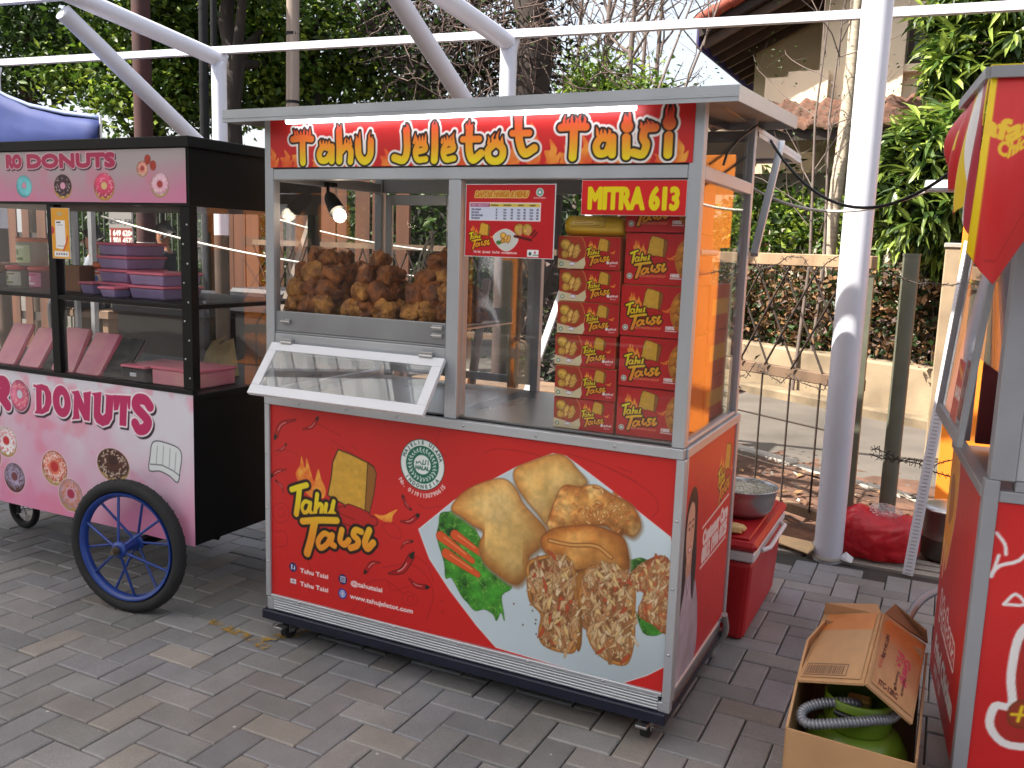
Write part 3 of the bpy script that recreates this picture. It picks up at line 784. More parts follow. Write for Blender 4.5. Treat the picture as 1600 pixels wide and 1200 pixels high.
for u0, v0, u1, v1, lab, s in ((1020, 178, 1090, -20, 'leaning twig sapling with few leaves left of the house eave', 31), (1062, 172, 1130, -10, 'leaning sapling with fine leaflets closest to the house eave', 32)):
    A = VT(u0, v0, 10); T = VT(u1, v1, 10.3); Bf = A - (T - A) * (A.z / max(.1, (T - A).z)); bare_tree(lab, tuple(Bf), tuple(T), .028, s, 9, 5)
A = (-2.5025, 9.2164, 3.5905)
tree('shrub', 'bright green shrub at the foot of the bare slender trees', foot(A), above(A, 2.9), .05, [((-2.5067, 9.2216, 3.6331), (.5, .5, .42), 1500), ((-1.9067, 9.4829, 3.4413), (.6, .5, .3), 900), ((-2.1991, 9.3088, 3.2595), (.9, .5, .3), 900)], LFY, .1, .028, 16, None, cat='shrub')
# understorey closing the view behind the fence
def understorey():
    r = np.random.RandomState(9); n = 15000
    x = r.uniform(-15, .4, n); P = np.stack([x, 10.6 + r.normal(size=n) * .35 - x * .02, 2.9 * r.rand(n) ** .8], 1)
    k = 700; cx = r.uniform(-15, .4, k); cz = 2.7 * r.rand(k); idx = r.randint(0, k, n)
    P[:, 0] = cx[idx] + r.normal(size=n) * .2; P[:, 2] = np.abs(cz[idx] + r.normal(size=n) * .2)
    o = leaf_mesh('understorey', P, .15, .05, [M_leafd, M_leafd, M_leaf], None, 9, .3)
    tag(o, 'dark tangled undergrowth far behind the plank fence', 'undergrowth', kind='stuff')
    b = MB(); b.box(-16, .6, 11.2, 11.3, 0, 2.7)
    t = thing('boundary_wall', 'dark mossy boundary wall behind the undergrowth', 'wall', (-8, 11.2, 0)); b.build('wall', mat('dark mossy wall', rgb(56, 58, 48), .95, vary=.4, vscale=2), t)
    b = MB(); b.box(-16, .6, 11.17, 11.33, 2.7, 2.76); b.build('coping', M_conc, t)
understorey()
# ------------------------------------------------------------------ hedges on the garden wall
def hedge(name, label, s0, s1, t0, t1, z0, z1, n, mats, L, W, seed, top_mats=None):
    t = thing(name, label, 'hedge', BG((s0 + s1) / 2, (t0 + t1) / 2, z0)); r = np.random.RandomState(seed)
    k = n // 18; s = r.uniform(s0, s1, k); q = r.uniform(t0, t1, k); z = z0 + (z1 - z0) * r.rand(k) * (1 - .18 * r.rand(k)) + .09 * np.sin(s * 3.1)
    P = np.stack([s, q, z], 1); P = (P[:, None] + r.normal(size=(k, 18, 3)) * .085).reshape(-1, 3)
    Wd = np.array([list(BG(a, b_, c)) for a, b_, c in P])
    leaf_mesh('foliage', Wd, L, W, mats, t, seed, .25)
    b = MB(); rr = random.Random(seed)
    for i in range(int((s1 - s0) * 9)):
        a = rr.uniform(s0, s1); c = rr.uniform(t0, t1); p = BG(a, c, z0 - .05); e = BG(a + rr.uniform(-.2, .2), c, z1 * .93)
        b.tube([p, p.lerp(e, .5) + Vector((rr.uniform(-.06, .06), 0, 0)), e], [.014, .01, .005], 5, cap=False)
    b.build('stems', M_bark, t)['kind'] = 'stuff'
    return t
hedge('dry_hedge', 'brown half dead hedge on the low wall below the picket fence', -1.6, 5.6, 3.6, 4.25, .5, 1.4, 17000, [M_dead, M_dead, M_vine, M_leafd, M_leafd], .085, .026, 41)
hedge('green_hedge', 'bright green hedge top spilling over the picket fence', -.9, 5.6, 4.15, 4.75, 1.45, 2.15, 14000, [M_leafy, M_leaf, M_leafd], .095, .028, 42)
# ------------------------------------------------------------------ house
def tiles(b, x0, x1, y0, z0, y1, z1, pitch=.21, rows=7):
    """courses of pantiles climbing from (y0, z0) to (y1, z1)"""
    b.smooth = True
    n = int((x1 - x0) / pitch * 14)
    for k in range(rows):
        ya, yb = y0 + (y1 - y0) * k / rows, y0 + (y1 - y0) * (k + 1.1) / rows; za, zb = z0 + (z1 - z0) * k / rows, z0 + (z1 - z0) * (k + 1.1) / rows - .02
        vs = []
        for i in range(n + 1):
            x = x0 + (x1 - x0) * i / n; h = .026 * math.sin(2 * math.pi * x / pitch) + .012 * math.sin(4 * math.pi * x / pitch)
            dz = rnd.uniform(-.004, .004)
            vs += [(x, ya, za + h - .035), (x, ya - .004, za + h + .03 + dz), (x, yb, zb + h * .9 + .01)]
        b.add(vs, [(3 * i, 3 * i + 3, 3 * i + 4, 3 * i + 1) for i in range(n)] + [(3 * i + 1, 3 * i + 4, 3 * i + 5, 3 * i + 2) for i in range(n)])
def house():
    x_l = (-0.6443, 10.6, 4.0775)[0]; x_m = (0.379, 9.5, 3.8091)[0]; x_r = 7.0; zt = 5.6
    t = thing('house', 'cream two storey house with clay tiled roofs at the right', 'house', (3, 9.5, 0))
    b = MB(); b.box(x_l, x_m + .6, 10.6, 14, 0, 5.0); b.build('wall', M_beige, t)
    b = MB(); b.box(x_m, (1.3342, 9.5, 3.7539)[0], 9.5, 10.59, 2.5, zt); b.build('wall', M_cream, t)
    b = MB(); b.box((1.3342, 9.5, 3.7539)[0] + .003, x_r, 9.7, 13, 2.5, zt); b.build('wall', M_cream, t)
    b = MB()
    for u0, u1, v0, v1, y in ((1232, 1290, 112, 170, 9.35), (1196, 1240, 122, 175, 9.38)):
        p = (0.0364, 9.35, 3.7093) if u0 == 1232 else (-0.2443, 9.38, 3.653); q = (0.5113, 9.35, 3.2486) if u0 == 1232 else (0.1273, 9.38, 3.2673)
        b.box(p[0], q[0], y, y + .1, q[2] - .5, p[2])
    b.build('parapet', M_cream, t)
    # upstairs window at the right behind the leaves
    p = (1.3602, 9.68, 4.3723); q = (1.9327, 9.68, 3.768); f = MB()
    for x0, x1, z0, z1 in ((p[0], p[0] + .06, q[2], p[2]), (q[0] - .06, q[0], q[2], p[2]), (p[0] + .06, q[0] - .06, p[2] - .06, p[2]), (p[0] + .06, q[0] - .06, q[2], q[2] + .06)): f.box(x0, x1, 9.62, 9.698, z0, z1)
    w = f.build('window', M_dark, t); f = MB(); f.box(p[0] + .06, q[0] - .06, 9.66, 9.69, q[2] + .06, p[2] - .06); f.build('pane', M_dglass, w)
    f = MB(); f.box(p[0] - .05, q[0] + .05, 9.55, 9.695, q[2] - .09, q[2] - .003); f.build('sill', M_cream, w)
    # upper roof: overhanging gable seen from below
    A = Vector((-0.9927, 8.9, 4.0924)); C = Vector((-0.9301, 11.6, 3.9706)); Bp = Vector((0.2715, 8.9, 4.7))
    up = Vector((0, 0, .16)); D = Vector((Bp.x + (Bp.x - A.x) * .9, Bp.y, Bp.z + (Bp.z - A.z) * .9)); E_ = Vector((D.x, 14, D.z)); C = Vector((A.x, 14, A.z))
    b = MB(); b.add([A, D, E_, C, A + up, D + up, E_ + up, C + up], [(0, 1, 2, 3), (7, 6, 5, 4), (0, 4, 5, 1), (1, 5, 6, 2), (2, 6, 7, 3), (3, 7, 4, 0)])
    rf = b.build('roof', M_dark, t)
    d = (D - A).normalized(); n = 26
    for k in range(5):
        b = MB()
        for i in range(n):
            s = A + d * (i * .22) + up + (Vector((0, -.05, .02)) if k == 0 else Vector((0, k * .3, .01))); b.tube([s - d * .02, s + d * .23 + Vector((0, 0, .02))], .075 if k == 0 else .06, 8)
        b.build('verge_tiles', M_redtile, rf)
    b = MB(); b.box(A.x - .03, A.x - .003, A.y, 14, A.z - .12, A.z + .13); b.build('fascia', M_fascia, rf)
    b = MB()
    for i in range(7): y = A.y + .15 + i * .42; b.bar(Vector((A.x + .02, y, A.z - .07)), Vector((D.x, y, D.z - .07)), .06, .1)
    b.build('rafter', mat('rafter timber', rgb(84, 66, 56), .8, vary=.2), rf)
    # lean-to tiled roof over the dark ground floor
    p = (-0.067, 8.3, 2.9294); q = (-0.0842, 9.45, 3.34)
    b = MB(); tiles(b, p[0] - 1.0, x_r, 8.3, p[2], 9.49, q[2] + .05, .24, 6); lr = b.build('roof', M_tile, t)
    b = MB(); b.box(p[0] - 1.0, x_r, 8.36, 8.4, p[2] - .17, p[2] - .045); b.build('fascia', M_dark, lr)
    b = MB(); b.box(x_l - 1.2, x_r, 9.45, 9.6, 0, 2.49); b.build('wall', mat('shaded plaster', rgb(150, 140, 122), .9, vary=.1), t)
    for u0, u1 in ((1190, 1262), (1385, 1450)):
        x0 = VT(u0, 250, 12).x; x1 = VT(u1, 250, 12).x; f = MB()
        for a, c, z0, z1 in ((x0, x0 + .05, .9, 2.05), (x1 - .05, x1, .9, 2.05), (x0 + .05, x1 - .05, 2., 2.05), (x0 + .05, x1 - .05, .9, .95), ((x0 + x1) / 2 - .02, (x0 + x1) / 2 + .02, .95, 2.)): f.box(a, c, 9.4, 9.447, z0, z1)
        w = f.build('window', M_dark, t); f = MB(); f.box(x0 + .05, x1 - .05, 9.43, 9.446, .95, 2.); f.build('pane', M_dglass, w)
house()
# slender pale palm trunk and climbing stems before the house
t = thing('palm_tree', 'slender pale ringed palm trunk in front of the house', 'tree', foot((0.9536, 7.518, 2.1933)))
b = MB(); P = [(0.9371, 7.4764, 1.996), (0.951, 7.5835, 2.5866), (0.9522, 7.7066, 3.3079), (0.9351, 7.8318, 4.0941), (0.9062, 7.9512, 4.8799)]; P = [(P[0][0] - .05, P[0][1], 0)] + P
n = 60; pts = []; pp = smooth_open([p for p in P], 12)
b.tube([tuple(p) for p in pp], [.068 - .0003 * i + .004 * (i % 3 == 0) for i in range(len(pp))], 12); b.build('trunk', M_palm, t)
r = np.random.RandomState(3); c = np.array(P[-1]); d = r.normal(size=(260, 3)); leaf_mesh('crown', c + d * .12 + np.array([0, 0, .1]), .7, .03, [M_leafm, M_leaf], t, 5, .2)
for i, (u0, u1, lab) in enumerate(((1262, 1300, 'thin climbing sapling against the cream wall, left one'), (1285, 1322, 'thin climbing sapling against the cream wall, right beside the palm'))):
    A = VT(u0, 300, 8.9); T = VT(u1, -10, 8.9); A2 = Vector((A.x, A.y, 0))
    bare_tree(lab, tuple(A2), tuple(T), .02, 50 + i, 9, 5, group='climbing saplings by the house')
# big mango-like shrub at the right
def rosettes(blobs, seed, L, W, mats, t, name='foliage', per=11):
    r = np.random.RandomState(seed); P = []; Dv = []
    for c, rad, n in blobs:
        for i in range(n):
            d = r.normal(size=3); d /= np.linalg.norm(d); d *= r.rand() ** .4; p = np.array(c) + d * np.array(rad)
            ax = np.array([r.normal() * .5, -.5 + r.normal() * .4, .7]); ax /= np.linalg.norm(ax)
            for k in range(per):
                v = r.normal(size=3); v -= ax * v.dot(ax) * .75; v /= np.linalg.norm(v); P.append(p); Dv.append(v)
    P = np.array(P); Dv = np.array(Dv); n = len(P); l = L * r.uniform(.65, 1.2, (n, 1)); up = np.array([0, 0, 1.]); w = np.cross(Dv, up + r.normal(size=(n, 3)) * .3); w /= np.linalg.norm(w, axis=1)[:, None]
    nn = np.cross(w, Dv); W_ = W * r.uniform(.7, 1.2, (n, 1))
    v = np.stack([P, P + Dv * l * .35 + w * W_ - nn * l * .02, P + Dv * l * .72 + w * W_ * .75 - nn * l * .1, P + Dv * l - nn * l * .28, P + Dv * l * .72 - w * W_ * .75 - nn * l * .1, P + Dv * l * .35 - w * W_ - nn * l * .02, P + Dv * l * .35 - nn * W_ * .5, P + Dv * l * .72 - nn * (W_ * .4 + l * .1)], 1).reshape(-1, 3)
    me = bpy.data.meshes.new(name); v = v - np.array(t.location)
    fs = []
    for a in range(n):
        o = a * 8; fs += [(o, o + 1, o + 6), (o + 1, o + 2, o + 7, o + 6), (o + 2, o + 3, o + 7), (o, o + 6, o + 5), (o + 6, o + 7, o + 4, o + 5), (o + 7, o + 3, o + 4)]
    me.from_pydata(v.tolist(), [], fs)
    for m_ in mats: me.materials.append(m_)
    me.polygons.foreach_set('material_index', np.repeat(r.randint(0, len(mats), n), 6).astype(np.int32)); me.update()
    o = bpy.data.objects.new(name, me); col.objects.link(o); o.parent = t; return o
def big_shrub(label, base, blobs, seed, group):
    t = thing('broadleaf_tree', label, 'tree', foot(base), 0, group); b = MB(); r = random.Random(seed)
    for c, rad, n in blobs:
        B = Vector(foot(base)) + Vector((r.uniform(-.2, .2), r.uniform(-.2, .2), 0)); c = Vector(c); b.tube([B, B.lerp(c, .5) + Vector((r.uniform(-.1, .1), 0, .1)), c], [.05, .035, .015], 8)
        for _ in range(6): e = c + Vector((r.uniform(-1, 1) * rad[0], r.uniform(-1, 1) * rad[1], r.uniform(-1, 1) * rad[2])); b.tube([c.lerp(B, .12), c.lerp(e, .5), e], [.014, .01, .006], 5)
    b.build('trunk', M_bark, t); rosettes(blobs, seed, .24, .028, [M_leafm, M_leafm, M_leaf, M_leafd], t, 'crown')
big_shrub('tall long leaved tree at the right edge above the red awning', (2.75, 8.3, 0), [((2.1428, 7.4696, 3.7844), (.6, .6, .45), 110), ((2.2764, 7.2515, 3.4414), (.6, .6, .4), 90), ((1.9271, 7.1548, 3.2163), (.3, .4, .25), 50), ((2.3126, 7.6352, 4.2696), (.9, .7, .5), 70)], 61, 'broad leaved trees by the house')
big_shrub('lower long leaved bush between the white column and the red awning', (2.2, 8.1, 0), [((1.7455, 6.4896, 2.4764), (.22, .4, .3), 40), ((1.8195, 6.3784, 2.2713), (.42, .4, .4), 120), ((1.7568, 6.2812, 1.8799), (.4, .4, .35), 110), ((1.987, 6.7437, 2.6125), (.25, .4, .25), 46), ((2.0625, 6.5369, 1.8405), (.4, .4, .5), 90), ((1.5294, 6.4344, 2.1111), (.2, .3, .3), 30)], 62, 'broad leaved trees by the house')
# ------------------------------------------------------------------ poles, plank fence and oddments behind the stalls
def wood_pole(name, label, p, z, r0, m, cat='pole'):
    t = thing(name, label, cat, foot(p)); b = MB(); b.tube([(p[0], p[1], -.05), (p[0], p[1], z * .5), (p[0] + .02, p[1], z)], [r0 * 1.1, r0, r0 * .9], 14); b.build('shaft', m, t)
    for z0 in (2.3, 2.9, 3.6): b = MB(); b.lathe([(r0 * 1.04, z0), (r0 * 1.04, z0 + .03)], (p[0], p[1], 0), 14); b.build('band', M_black, t)
    return t
wood_pole('utility_pole', 'weathered grey wooden pole rising behind the red stall', (-4.4247, 5.411, 3.3086), 5.5, .07, M_pole)
wood_pole('utility_pole', 'slim black service pole beside the white canopy post', (-4.5729, 4.2899, 3.1039), 5.5, .045, M_black)
wood_pole('utility_pole', 'second slim black pole close to the thick dark trunk', (-4.9459, 4.8033, 3.2231), 5.5, .035, M_black)
t = thing('painted_post', 'tall dark red post with a white painted foot behind the donut cart', 'post', foot((-5.5723, 4.4295, 1.5026)))
p = (-5.5723, 4.4295, 1.5026); b = MB(); b.tube([(p[0], p[1], 0), (p[0], p[1], 1.38)], .095, 16); b.build('base', mat('old white paint', rgb(190, 186, 182), .7, vary=.15), t)
b = MB(); b.tube([(p[0], p[1], 1.381), (p[0] + .03, p[1], 5.6)], .092, 16); b.build('shaft', mat('old red paint', rgb(62, 32, 31), .8, vary=.35), t)
def plank_fence(label, x0, x1, y, z1, seed):
    r = random.Random(seed); t = thing('plank_fence', label, 'fence', ((x0 + x1) / 2, y, 0), 0, 'orange brown plank fences behind the stalls'); b = MB(); x = x0
    while x < x1:
        w = r.uniform(.1, .17); b.cbox(x, x + w, y + r.uniform(0, .02), y + .03, .1 + r.uniform(0, .05), z1 + r.uniform(-.12, .12), .003); x += w + r.choice([.012, .03, .09, .14])
    b.build('planks', M_plank, t); b = MB()
    for z in (.45, 1.35): b.box(x0, x1, y + .035, y + .08, z, z + .09)
    b.build('rail', M_dark, t)
plank_fence('orange brown plank fence with gaps seen between the two carts', (-4.8928, 4.3, 1.2566)[0], (-2.1928, 4.3, 1.3464)[0], 4.3, 2.15, 1)
plank_fence('orange brown plank fence at the far left seen through the donut cart', -9., (-6.9962, 4.3, 1.1867)[0], 4.3, 2.15, 2)
def lattice():
    x0, x1 = -3.6, -.9; t = thing('lattice_fence', 'rusty crossed bar fence in front of the plank fence', 'fence', ((x0 + x1) / 2, 3.9, 0)); b = MB()
    x = x0
    while x < x1: b.tube([(x, 3.9, .75), (x + .3, 3.9, 1.4)], .007, 5); b.tube([(x + .3, 3.88, .75), (x, 3.88, 1.4)], .007, 5); x += .15
    b.build('lattice', M_rust, t); b = MB()
    for z in (.72, 1.4): b.box(x0, x1 + .3, 3.87, 3.93, z, z + .045)
    b.build('rail', M_wood, t)
lattice()
tree('shrub', 'dark dry bush seen through the right pane of the tofu stall', (.05, 3.45, 0), (.1, 3.5, .9), .05, [((.0, 3.45, .75), (.45, .3, .5), 2200), ((.4, 3.5, .6), (.3, .25, .45), 1500), ((-.35, 3.5, .55), (.4, .3, .45), 1300)], [M_barkd, M_leafd, M_vine], .08, .02, 71, None, M_barkd, .1, cat='shrub')
def clutter():
    # dark covered crates and tank that fill the view low behind the carts
    for nm, lab, x0, x1, y0, y1, z1, m in (('covered_crate', 'dark tarpaulin covered crate behind the donut cart, left one', -4.6, -3.5, 3.2, 3.75, .95, M_blackpl), ('covered_crate', 'dark tarpaulin covered crate behind the donut cart, right one', -3.3, -2.0, 3.3, 3.8, 1.02, M_blackpl),
            ('timber_stack', 'stack of rough dark timber behind the red stall', -.9, .55, 2.3, 2.75, .62, M_wood)):
        t = thing(nm, lab, 'crate' if nm == 'covered_crate' else 'timber', ((x0 + x1) / 2, (y0 + y1) / 2, 0)); b = MB()
        if nm == 'covered_crate':
            b.cbox(x0, x1, y0, y1, 0, z1, .03); b.build('body', m, t); b = MB(); b.cbox(x0 - .03, x1 + .03, y0 - .03, y1 + .03, z1 - .2, z1 + .02, .03); b.build('cover', mat('dark tarpaulin', rgb(36, 38, 44), .6, vary=.3, bump=.5, bscale=8), t)
        else:
            r = random.Random(3); z = .03
            b2 = MB()
            while z < z1:
                y = y0
                while y < y1: h = r.uniform(.05, .08); b.cbox(x0 + r.uniform(-.1, .1), x1 + r.uniform(-.1, .1), y, y + .09, z, z + h - .004, .004); y += .1
                z += .085
            b.build('beams', m, t)
            b2.box(x0 + .1, x0 + .2, y0, y1, 0, .028); b2.box(x1 - .2, x1 - .1, y0, y1, 0, .028); b2.build('bearer', M_dark, t)
    # leaning battens
    for lab, p, q, m in (('pale batten leaning behind the donut cart beside the canopy post', (-2.55, 2.6, 0), (-2.15, 2.9, 1.62), M_pole), ('white strip leaning upright behind the counter glass of the red stall', (-.15, 2.0, 0), (.35, 2.2, 1.75), M_white), ('thin pale lath leaning behind the counter of the red stall', (.05, 1.2, 0), (.2, 1.25, 1.3), M_pole)):
        b = MB(); b.bar(p, q, .035, .02); tag(b.build('batten', m), lab, 'batten')
clutter()
# sign board on the far fence
def far_sign():
    p0 = (-6.0773, 4.4403, 1.6966); p1 = (-5.8321, 4.5004, 1.343); w = p1[0] - p0[0] + .05; h = p0[2] - p1[2]
    t = thing('notice_board', 'grey and red notice board with phone numbers seen through the donut cart', 'sign', (p0[0], p0[1], p1[2]))
    s = Sheet(0, 0, .34, h, .004, (128, 126, 124)); s.rect(0, .34, 0, h * .5, (118, 52, 50))
    s.text('NETAN - JUAL', .17, h * .62, .055, [(.003, (40, 40, 44))], align='c', sx=.8); s.text('1 649 6204', .17, h * .27, .06, [(.004, (220, 210, 205))], align='c'); s.text('1 901 4573', .17, h * .05, .06, [(.004, (220, 210, 205))], align='c')
    s.build('face', lambda x, z: (x + p0[0] - .05, p0[1] - .004, z + p1[2]), PRT2, t); b = MB(); b.box(p0[0] - .06, p0[0] + .3, p0[1], p0[1] + .02, p1[2] - .01, p0[2] + .01); b.build('panel', M_grey, t)
    b = MB(); b.tube([(p0[0] + .1, p0[1] + .05, 0), (p0[0] + .1, p0[1] + .05, p0[2])], .025, 8); b.build('post', M_rust, t)
far_sign()
def bar_fence():
    p = (-6.7582, 5.7066, 1.8306); q = (-6.313, 5.7676, 0.9061); t = thing('bar_fence', 'dark metal bar fence behind the seated man', 'fence', (p[0], p[1], 0)); b = MB()
    for i in range(34): x = p[0] - 1.9 + i * .1; b.tube([(x, p[1], 0), (x, p[1], 1.95)], .014, 6)
    b.build('bars', mat('dull green paint', rgb(74, 84, 70), .6), t); b = MB()
    for z in (.15, 1.85): b.box(p[0] - 1.95, p[0] + 1.5, p[1] - .02, p[1] + .02, z, z + .05)
    b.build('rail', M_olive, t)
bar_fence()
# ------------------------------------------------------------------ seated men behind the donut cart
def skin_mesh(name, J, Ed, m, parent, sub=2):
    names = list(J); me = bpy.data.meshes.new(name)
    me.from_pydata([J[k][0] for k in names], [(names.index(a), names.index(b)) for a, b in Ed], [])
    o = bpy.data.objects.new(name, me); col.objects.link(o); o.parent = parent
    sk = o.modifiers.new('skin', 'SKIN'); sk.use_smooth_shade = True
    lay = me.skin_vertices[0] if me.skin_vertices else None
    if lay is None:
        bm = bmesh.new(); bm.from_mesh(me); bm.verts.layers.skin.verify(); bm.to_mesh(me); bm.free(); lay = me.skin_vertices[0]
    for i, k in enumerate(names):
        r = J[k][1]; lay.data[i].radius = r if isinstance(r, tuple) else (r, r); lay.data[i].use_root = (i == 0)
    s = o.modifiers.new('sub', 'SUBSURF'); s.levels = sub; s.render_levels = sub
    dg = bpy.context.evaluated_depsgraph_get(); dg.update(); nm = bpy.data.meshes.new_from_object(o.evaluated_get(dg))
    o.modifiers.clear(); o.data = nm; nm.materials.clear(); nm.materials.append(m)
    return o
def seated(label, loc, rz, shirt, trousers, seat, turn=0.):
    t = thing('person', label, 'person', loc, rz)
    z = seat + .1
    J = {'pelvis': ((0, 0, z), (.13, .1)), 'waist': ((0, .0, z + .16), (.125, .09)), 'chest': ((0, -.03, z + .34), (.15, .105)), 'collar': ((0, -.02, z + .46), (.1, .075)), 'neck': ((0, -.03, z + .54), .052),
         'skull': ((0, -.045, z + .63), (.066, .08)), 'crown': ((0, -.03, z + .71), (.07, .085)), 'top': ((0, -.02, z + .76), (.05, .06))}
    Ed = [('pelvis', 'waist'), ('waist', 'chest'), ('chest', 'collar'), ('collar', 'neck'), ('neck', 'skull'), ('skull', 'crown'), ('crown', 'top')]
    for s, n in ((-1, 'l'), (1, 'r')):
        J['sh' + n] = ((s * .18, -.02, z + .44), .055); J['el' + n] = ((s * .25, -.1, z + .2), .043); J['wr' + n] = ((s * .13, -.33, z + .13), .03); J['pm' + n] = ((s * .09, -.4, z + .12), (.04, .022))
        Ed += [('collar', 'sh' + n), ('sh' + n, 'el' + n), ('el' + n, 'wr' + n), ('wr' + n, 'pm' + n)]
        for k in range(4):
            a = 'f%d%s' % (k, n); c = a + 'b'; x = s * .09 + (k - 1.5) * .02; L = (.038, .046, .043, .034)[k]
            J[a] = ((x, -.44, z + .118), .0095); J[c] = ((x - s * .012, -.44 - L, z + .1), .0085); Ed += [('pm' + n, a), (a, c)]
        J['th' + n] = ((s * .045, -.4, z + .13), .011); J['tb' + n] = ((s * .03, -.435, z + .135), .009); Ed += [('pm' + n, 'th' + n), ('th' + n, 'tb' + n)]
        J['hp' + n] = ((s * .09, -.03, z - .01), .085); J['kn' + n] = ((s * .14, -.45, z + .0), .062); J['an' + n] = ((s * .13, -.42, .1), .042); J['hl' + n] = ((s * .13, -.44, .05), .04); J['to' + n] = ((s * .14, -.62, .04), .036)
        Ed += [('pelvis', 'hp' + n), ('hp' + n, 'kn' + n), ('kn' + n, 'an' + n), ('an' + n, 'hl' + n), ('hl' + n, 'to' + n)]
    skin_mesh('body', J, Ed, M_skin, t)
    g = lambda k, d: (J[k][0], tuple(q + d for q in (J[k][1] if isinstance(J[k][1], tuple) else (J[k][1],) * 2)))
    mid = lambda a, b, f, r: (tuple(Vector(J[a][0]).lerp(Vector(J[b][0]), f)), r)
    S = {k: g(k, .014) for k in ('chest', 'waist', 'pelvis', 'collar', 'shl', 'shr')}
    for n in 'lr': S['sl' + n] = mid('sh' + n, 'el' + n, .75, .062)
    skin_mesh('shirt', S, [('chest', 'waist'), ('waist', 'pelvis'), ('chest', 'collar'), ('collar', 'shl'), ('collar', 'shr'), ('shl', 'sll'), ('shr', 'slr')], shirt, t)
    S = {'pelvis': g('pelvis', .018)}; E2 = []
    for n in 'lr':
        for k in ('hp', 'kn', 'an'): S[k + n] = g(k + n, .014)
        E2 += [('pelvis', 'hp' + n), ('hp' + n, 'kn' + n), ('kn' + n, 'an' + n)]
    skin_mesh('trousers', S, E2, trousers, t)
    skin_mesh('hair', {'a': ((0, -.02, z + .735), (.078, .09)), 'b': ((0, .01, z + .69), (.075, .072)), 'c': ((0, .02, z + .65), (.06, .055)), 'd': ((0, -.04, z + .775), (.06, .065))}, [('a', 'b'), ('b', 'c'), ('a', 'd')], M_hair, t)
    b = MB(); b.smooth = True
    b.tube([(0, -.12, z + .69), (0, -.142, z + .655), (0, -.125, z + .645)], [.008, .014, .012], 8); b.build('nose', M_skin, t, local=True)
    for s in (-1, 1):
        b = MB(); b.lathe([(.001, -.012), (.009, -.008), (.012, 0), (.009, .008), (.001, .012)], (s * .028, -.118, z + .69), 8); b.build('eye', M_hair, t, local=True)
        b = MB(); b.lathe([(.001, -.03), (.014, -.02), (.016, 0), (.012, .02), (.001, .03)], (s * .073, -.035, z + .675), 8); b.build('ear', M_skin, t, local=True)
    b = MB(); b.tube([(-.025, -.118, z + .61), (0, -.126, z + .608), (.025, -.118, z + .61)], .005, 6); b.build('mouth', mat('lips', rgb(120, 70, 62), .5), t, local=True)
    return t
p = (-6.1068, 5.1962, 0.9262)
seated('man in a dark t-shirt with short black hair sitting sideways behind the donut cart', (p[0], p[1], 0.02), R(-62), mat('dark t-shirt', rgb(34, 36, 44), .85, vary=.15), mat('grey trousers', rgb(96, 96, 98), .9, vary=.15), .66)
b = MB(); b.cbox(p[0] - .7, p[0] + .6, p[1] - .2, p[1] + .25, .56, .66, .01)
for x in (-.6, .45): b.cbox(p[0] + x, p[0] + x + .12, p[1] - .15, p[1] + .2, 0, .559, .008)
tag(b.build('bench', M_conc), 'rough concrete bench under the seated man in the dark t-shirt', 'bench')
p = (-6.6704, 4.692, 0.9097)
seated('man in a grey shirt half hidden behind the payment placard and orange bucket', (p[0], p[1], 0.0), R(-50), mat('grey shirt', rgb(110, 116, 126), .85, vary=.15), mat('dark trousers', rgb(40, 40, 46), .9), .6)
b = MB(); b.cbox(p[0] - .35, p[0] + .35, p[1] - .15, p[1] + .3, .5, .6, .01)
for x in (-.3, .18): b.cbox(p[0] + x, p[0] + x + .1, p[1] - .1, p[1] + .25, 0, .499, .008)
tag(b.build('bench', M_wood), 'dark timber bench under the half hidden man', 'bench')
# ------------------------------------------------------------------ artwork shared by the prints (metres on the big panel, centred on the lettering)
LC = np.array((0.2879, 0.4809))
def LG(p): return np.array(p) - LC
TAHU = [([(0.1105, 0.5802), (0.1432, 0.5938), (0.1771, 0.6063)], .0105), ([(0.1455, 0.5898), (0.1392, 0.5425), (0.1299, 0.4944)], .0115),
        ([(0.1904, 0.5445), (0.1694, 0.5461), (0.1558, 0.5235), (0.1656, 0.5046), (0.1829, 0.5155), (0.1919, 0.5398)], .0075), ([(0.1934, 0.5449), (0.1904, 0.5167), (0.1993, 0.5077)], .008),
        ([(0.2231, 0.5802), (0.2179, 0.5427), (0.2127, 0.505)], .0085), ([(0.2157, 0.527), (0.2327, 0.5463), (0.2438, 0.5408), (0.2394, 0.5125), (0.2483, 0.5078)], .008),
        ([(0.2621, 0.551), (0.2571, 0.5215), (0.2695, 0.5126), (0.2841, 0.532), (0.2891, 0.5541)], .008), ([(0.2934, 0.5657), (0.2877, 0.5296), (0.2965, 0.5219)], .008)]
TAISI = [([(0.1579, 0.4723), (0.2291, 0.488), (0.306, 0.4998)], .0125), ([(0.2105, 0.4769), (0.1954, 0.4154), (0.1765, 0.3588)], .0155),
         ([(0.2807, 0.438), (0.2513, 0.4438), (0.2254, 0.4114), (0.235, 0.3883), (0.2624, 0.4057), (0.2807, 0.4337)], .0105), ([(0.2865, 0.4439), (0.2808, 0.4152), (0.2954, 0.4074)], .0115),
         ([(0.3278, 0.4695), (0.3201, 0.4315), (0.3389, 0.4196), (0.3568, 0.4381)], .0115), ([(0.4083, 0.4774), (0.385, 0.4794), (0.3759, 0.4597), (0.3959, 0.4451), (0.3904, 0.4247), (0.3641, 0.412)], .0115),
         ([(0.4412, 0.488), (0.4241, 0.4441), (0.4349, 0.4232), (0.4577, 0.4472)], .0125)]
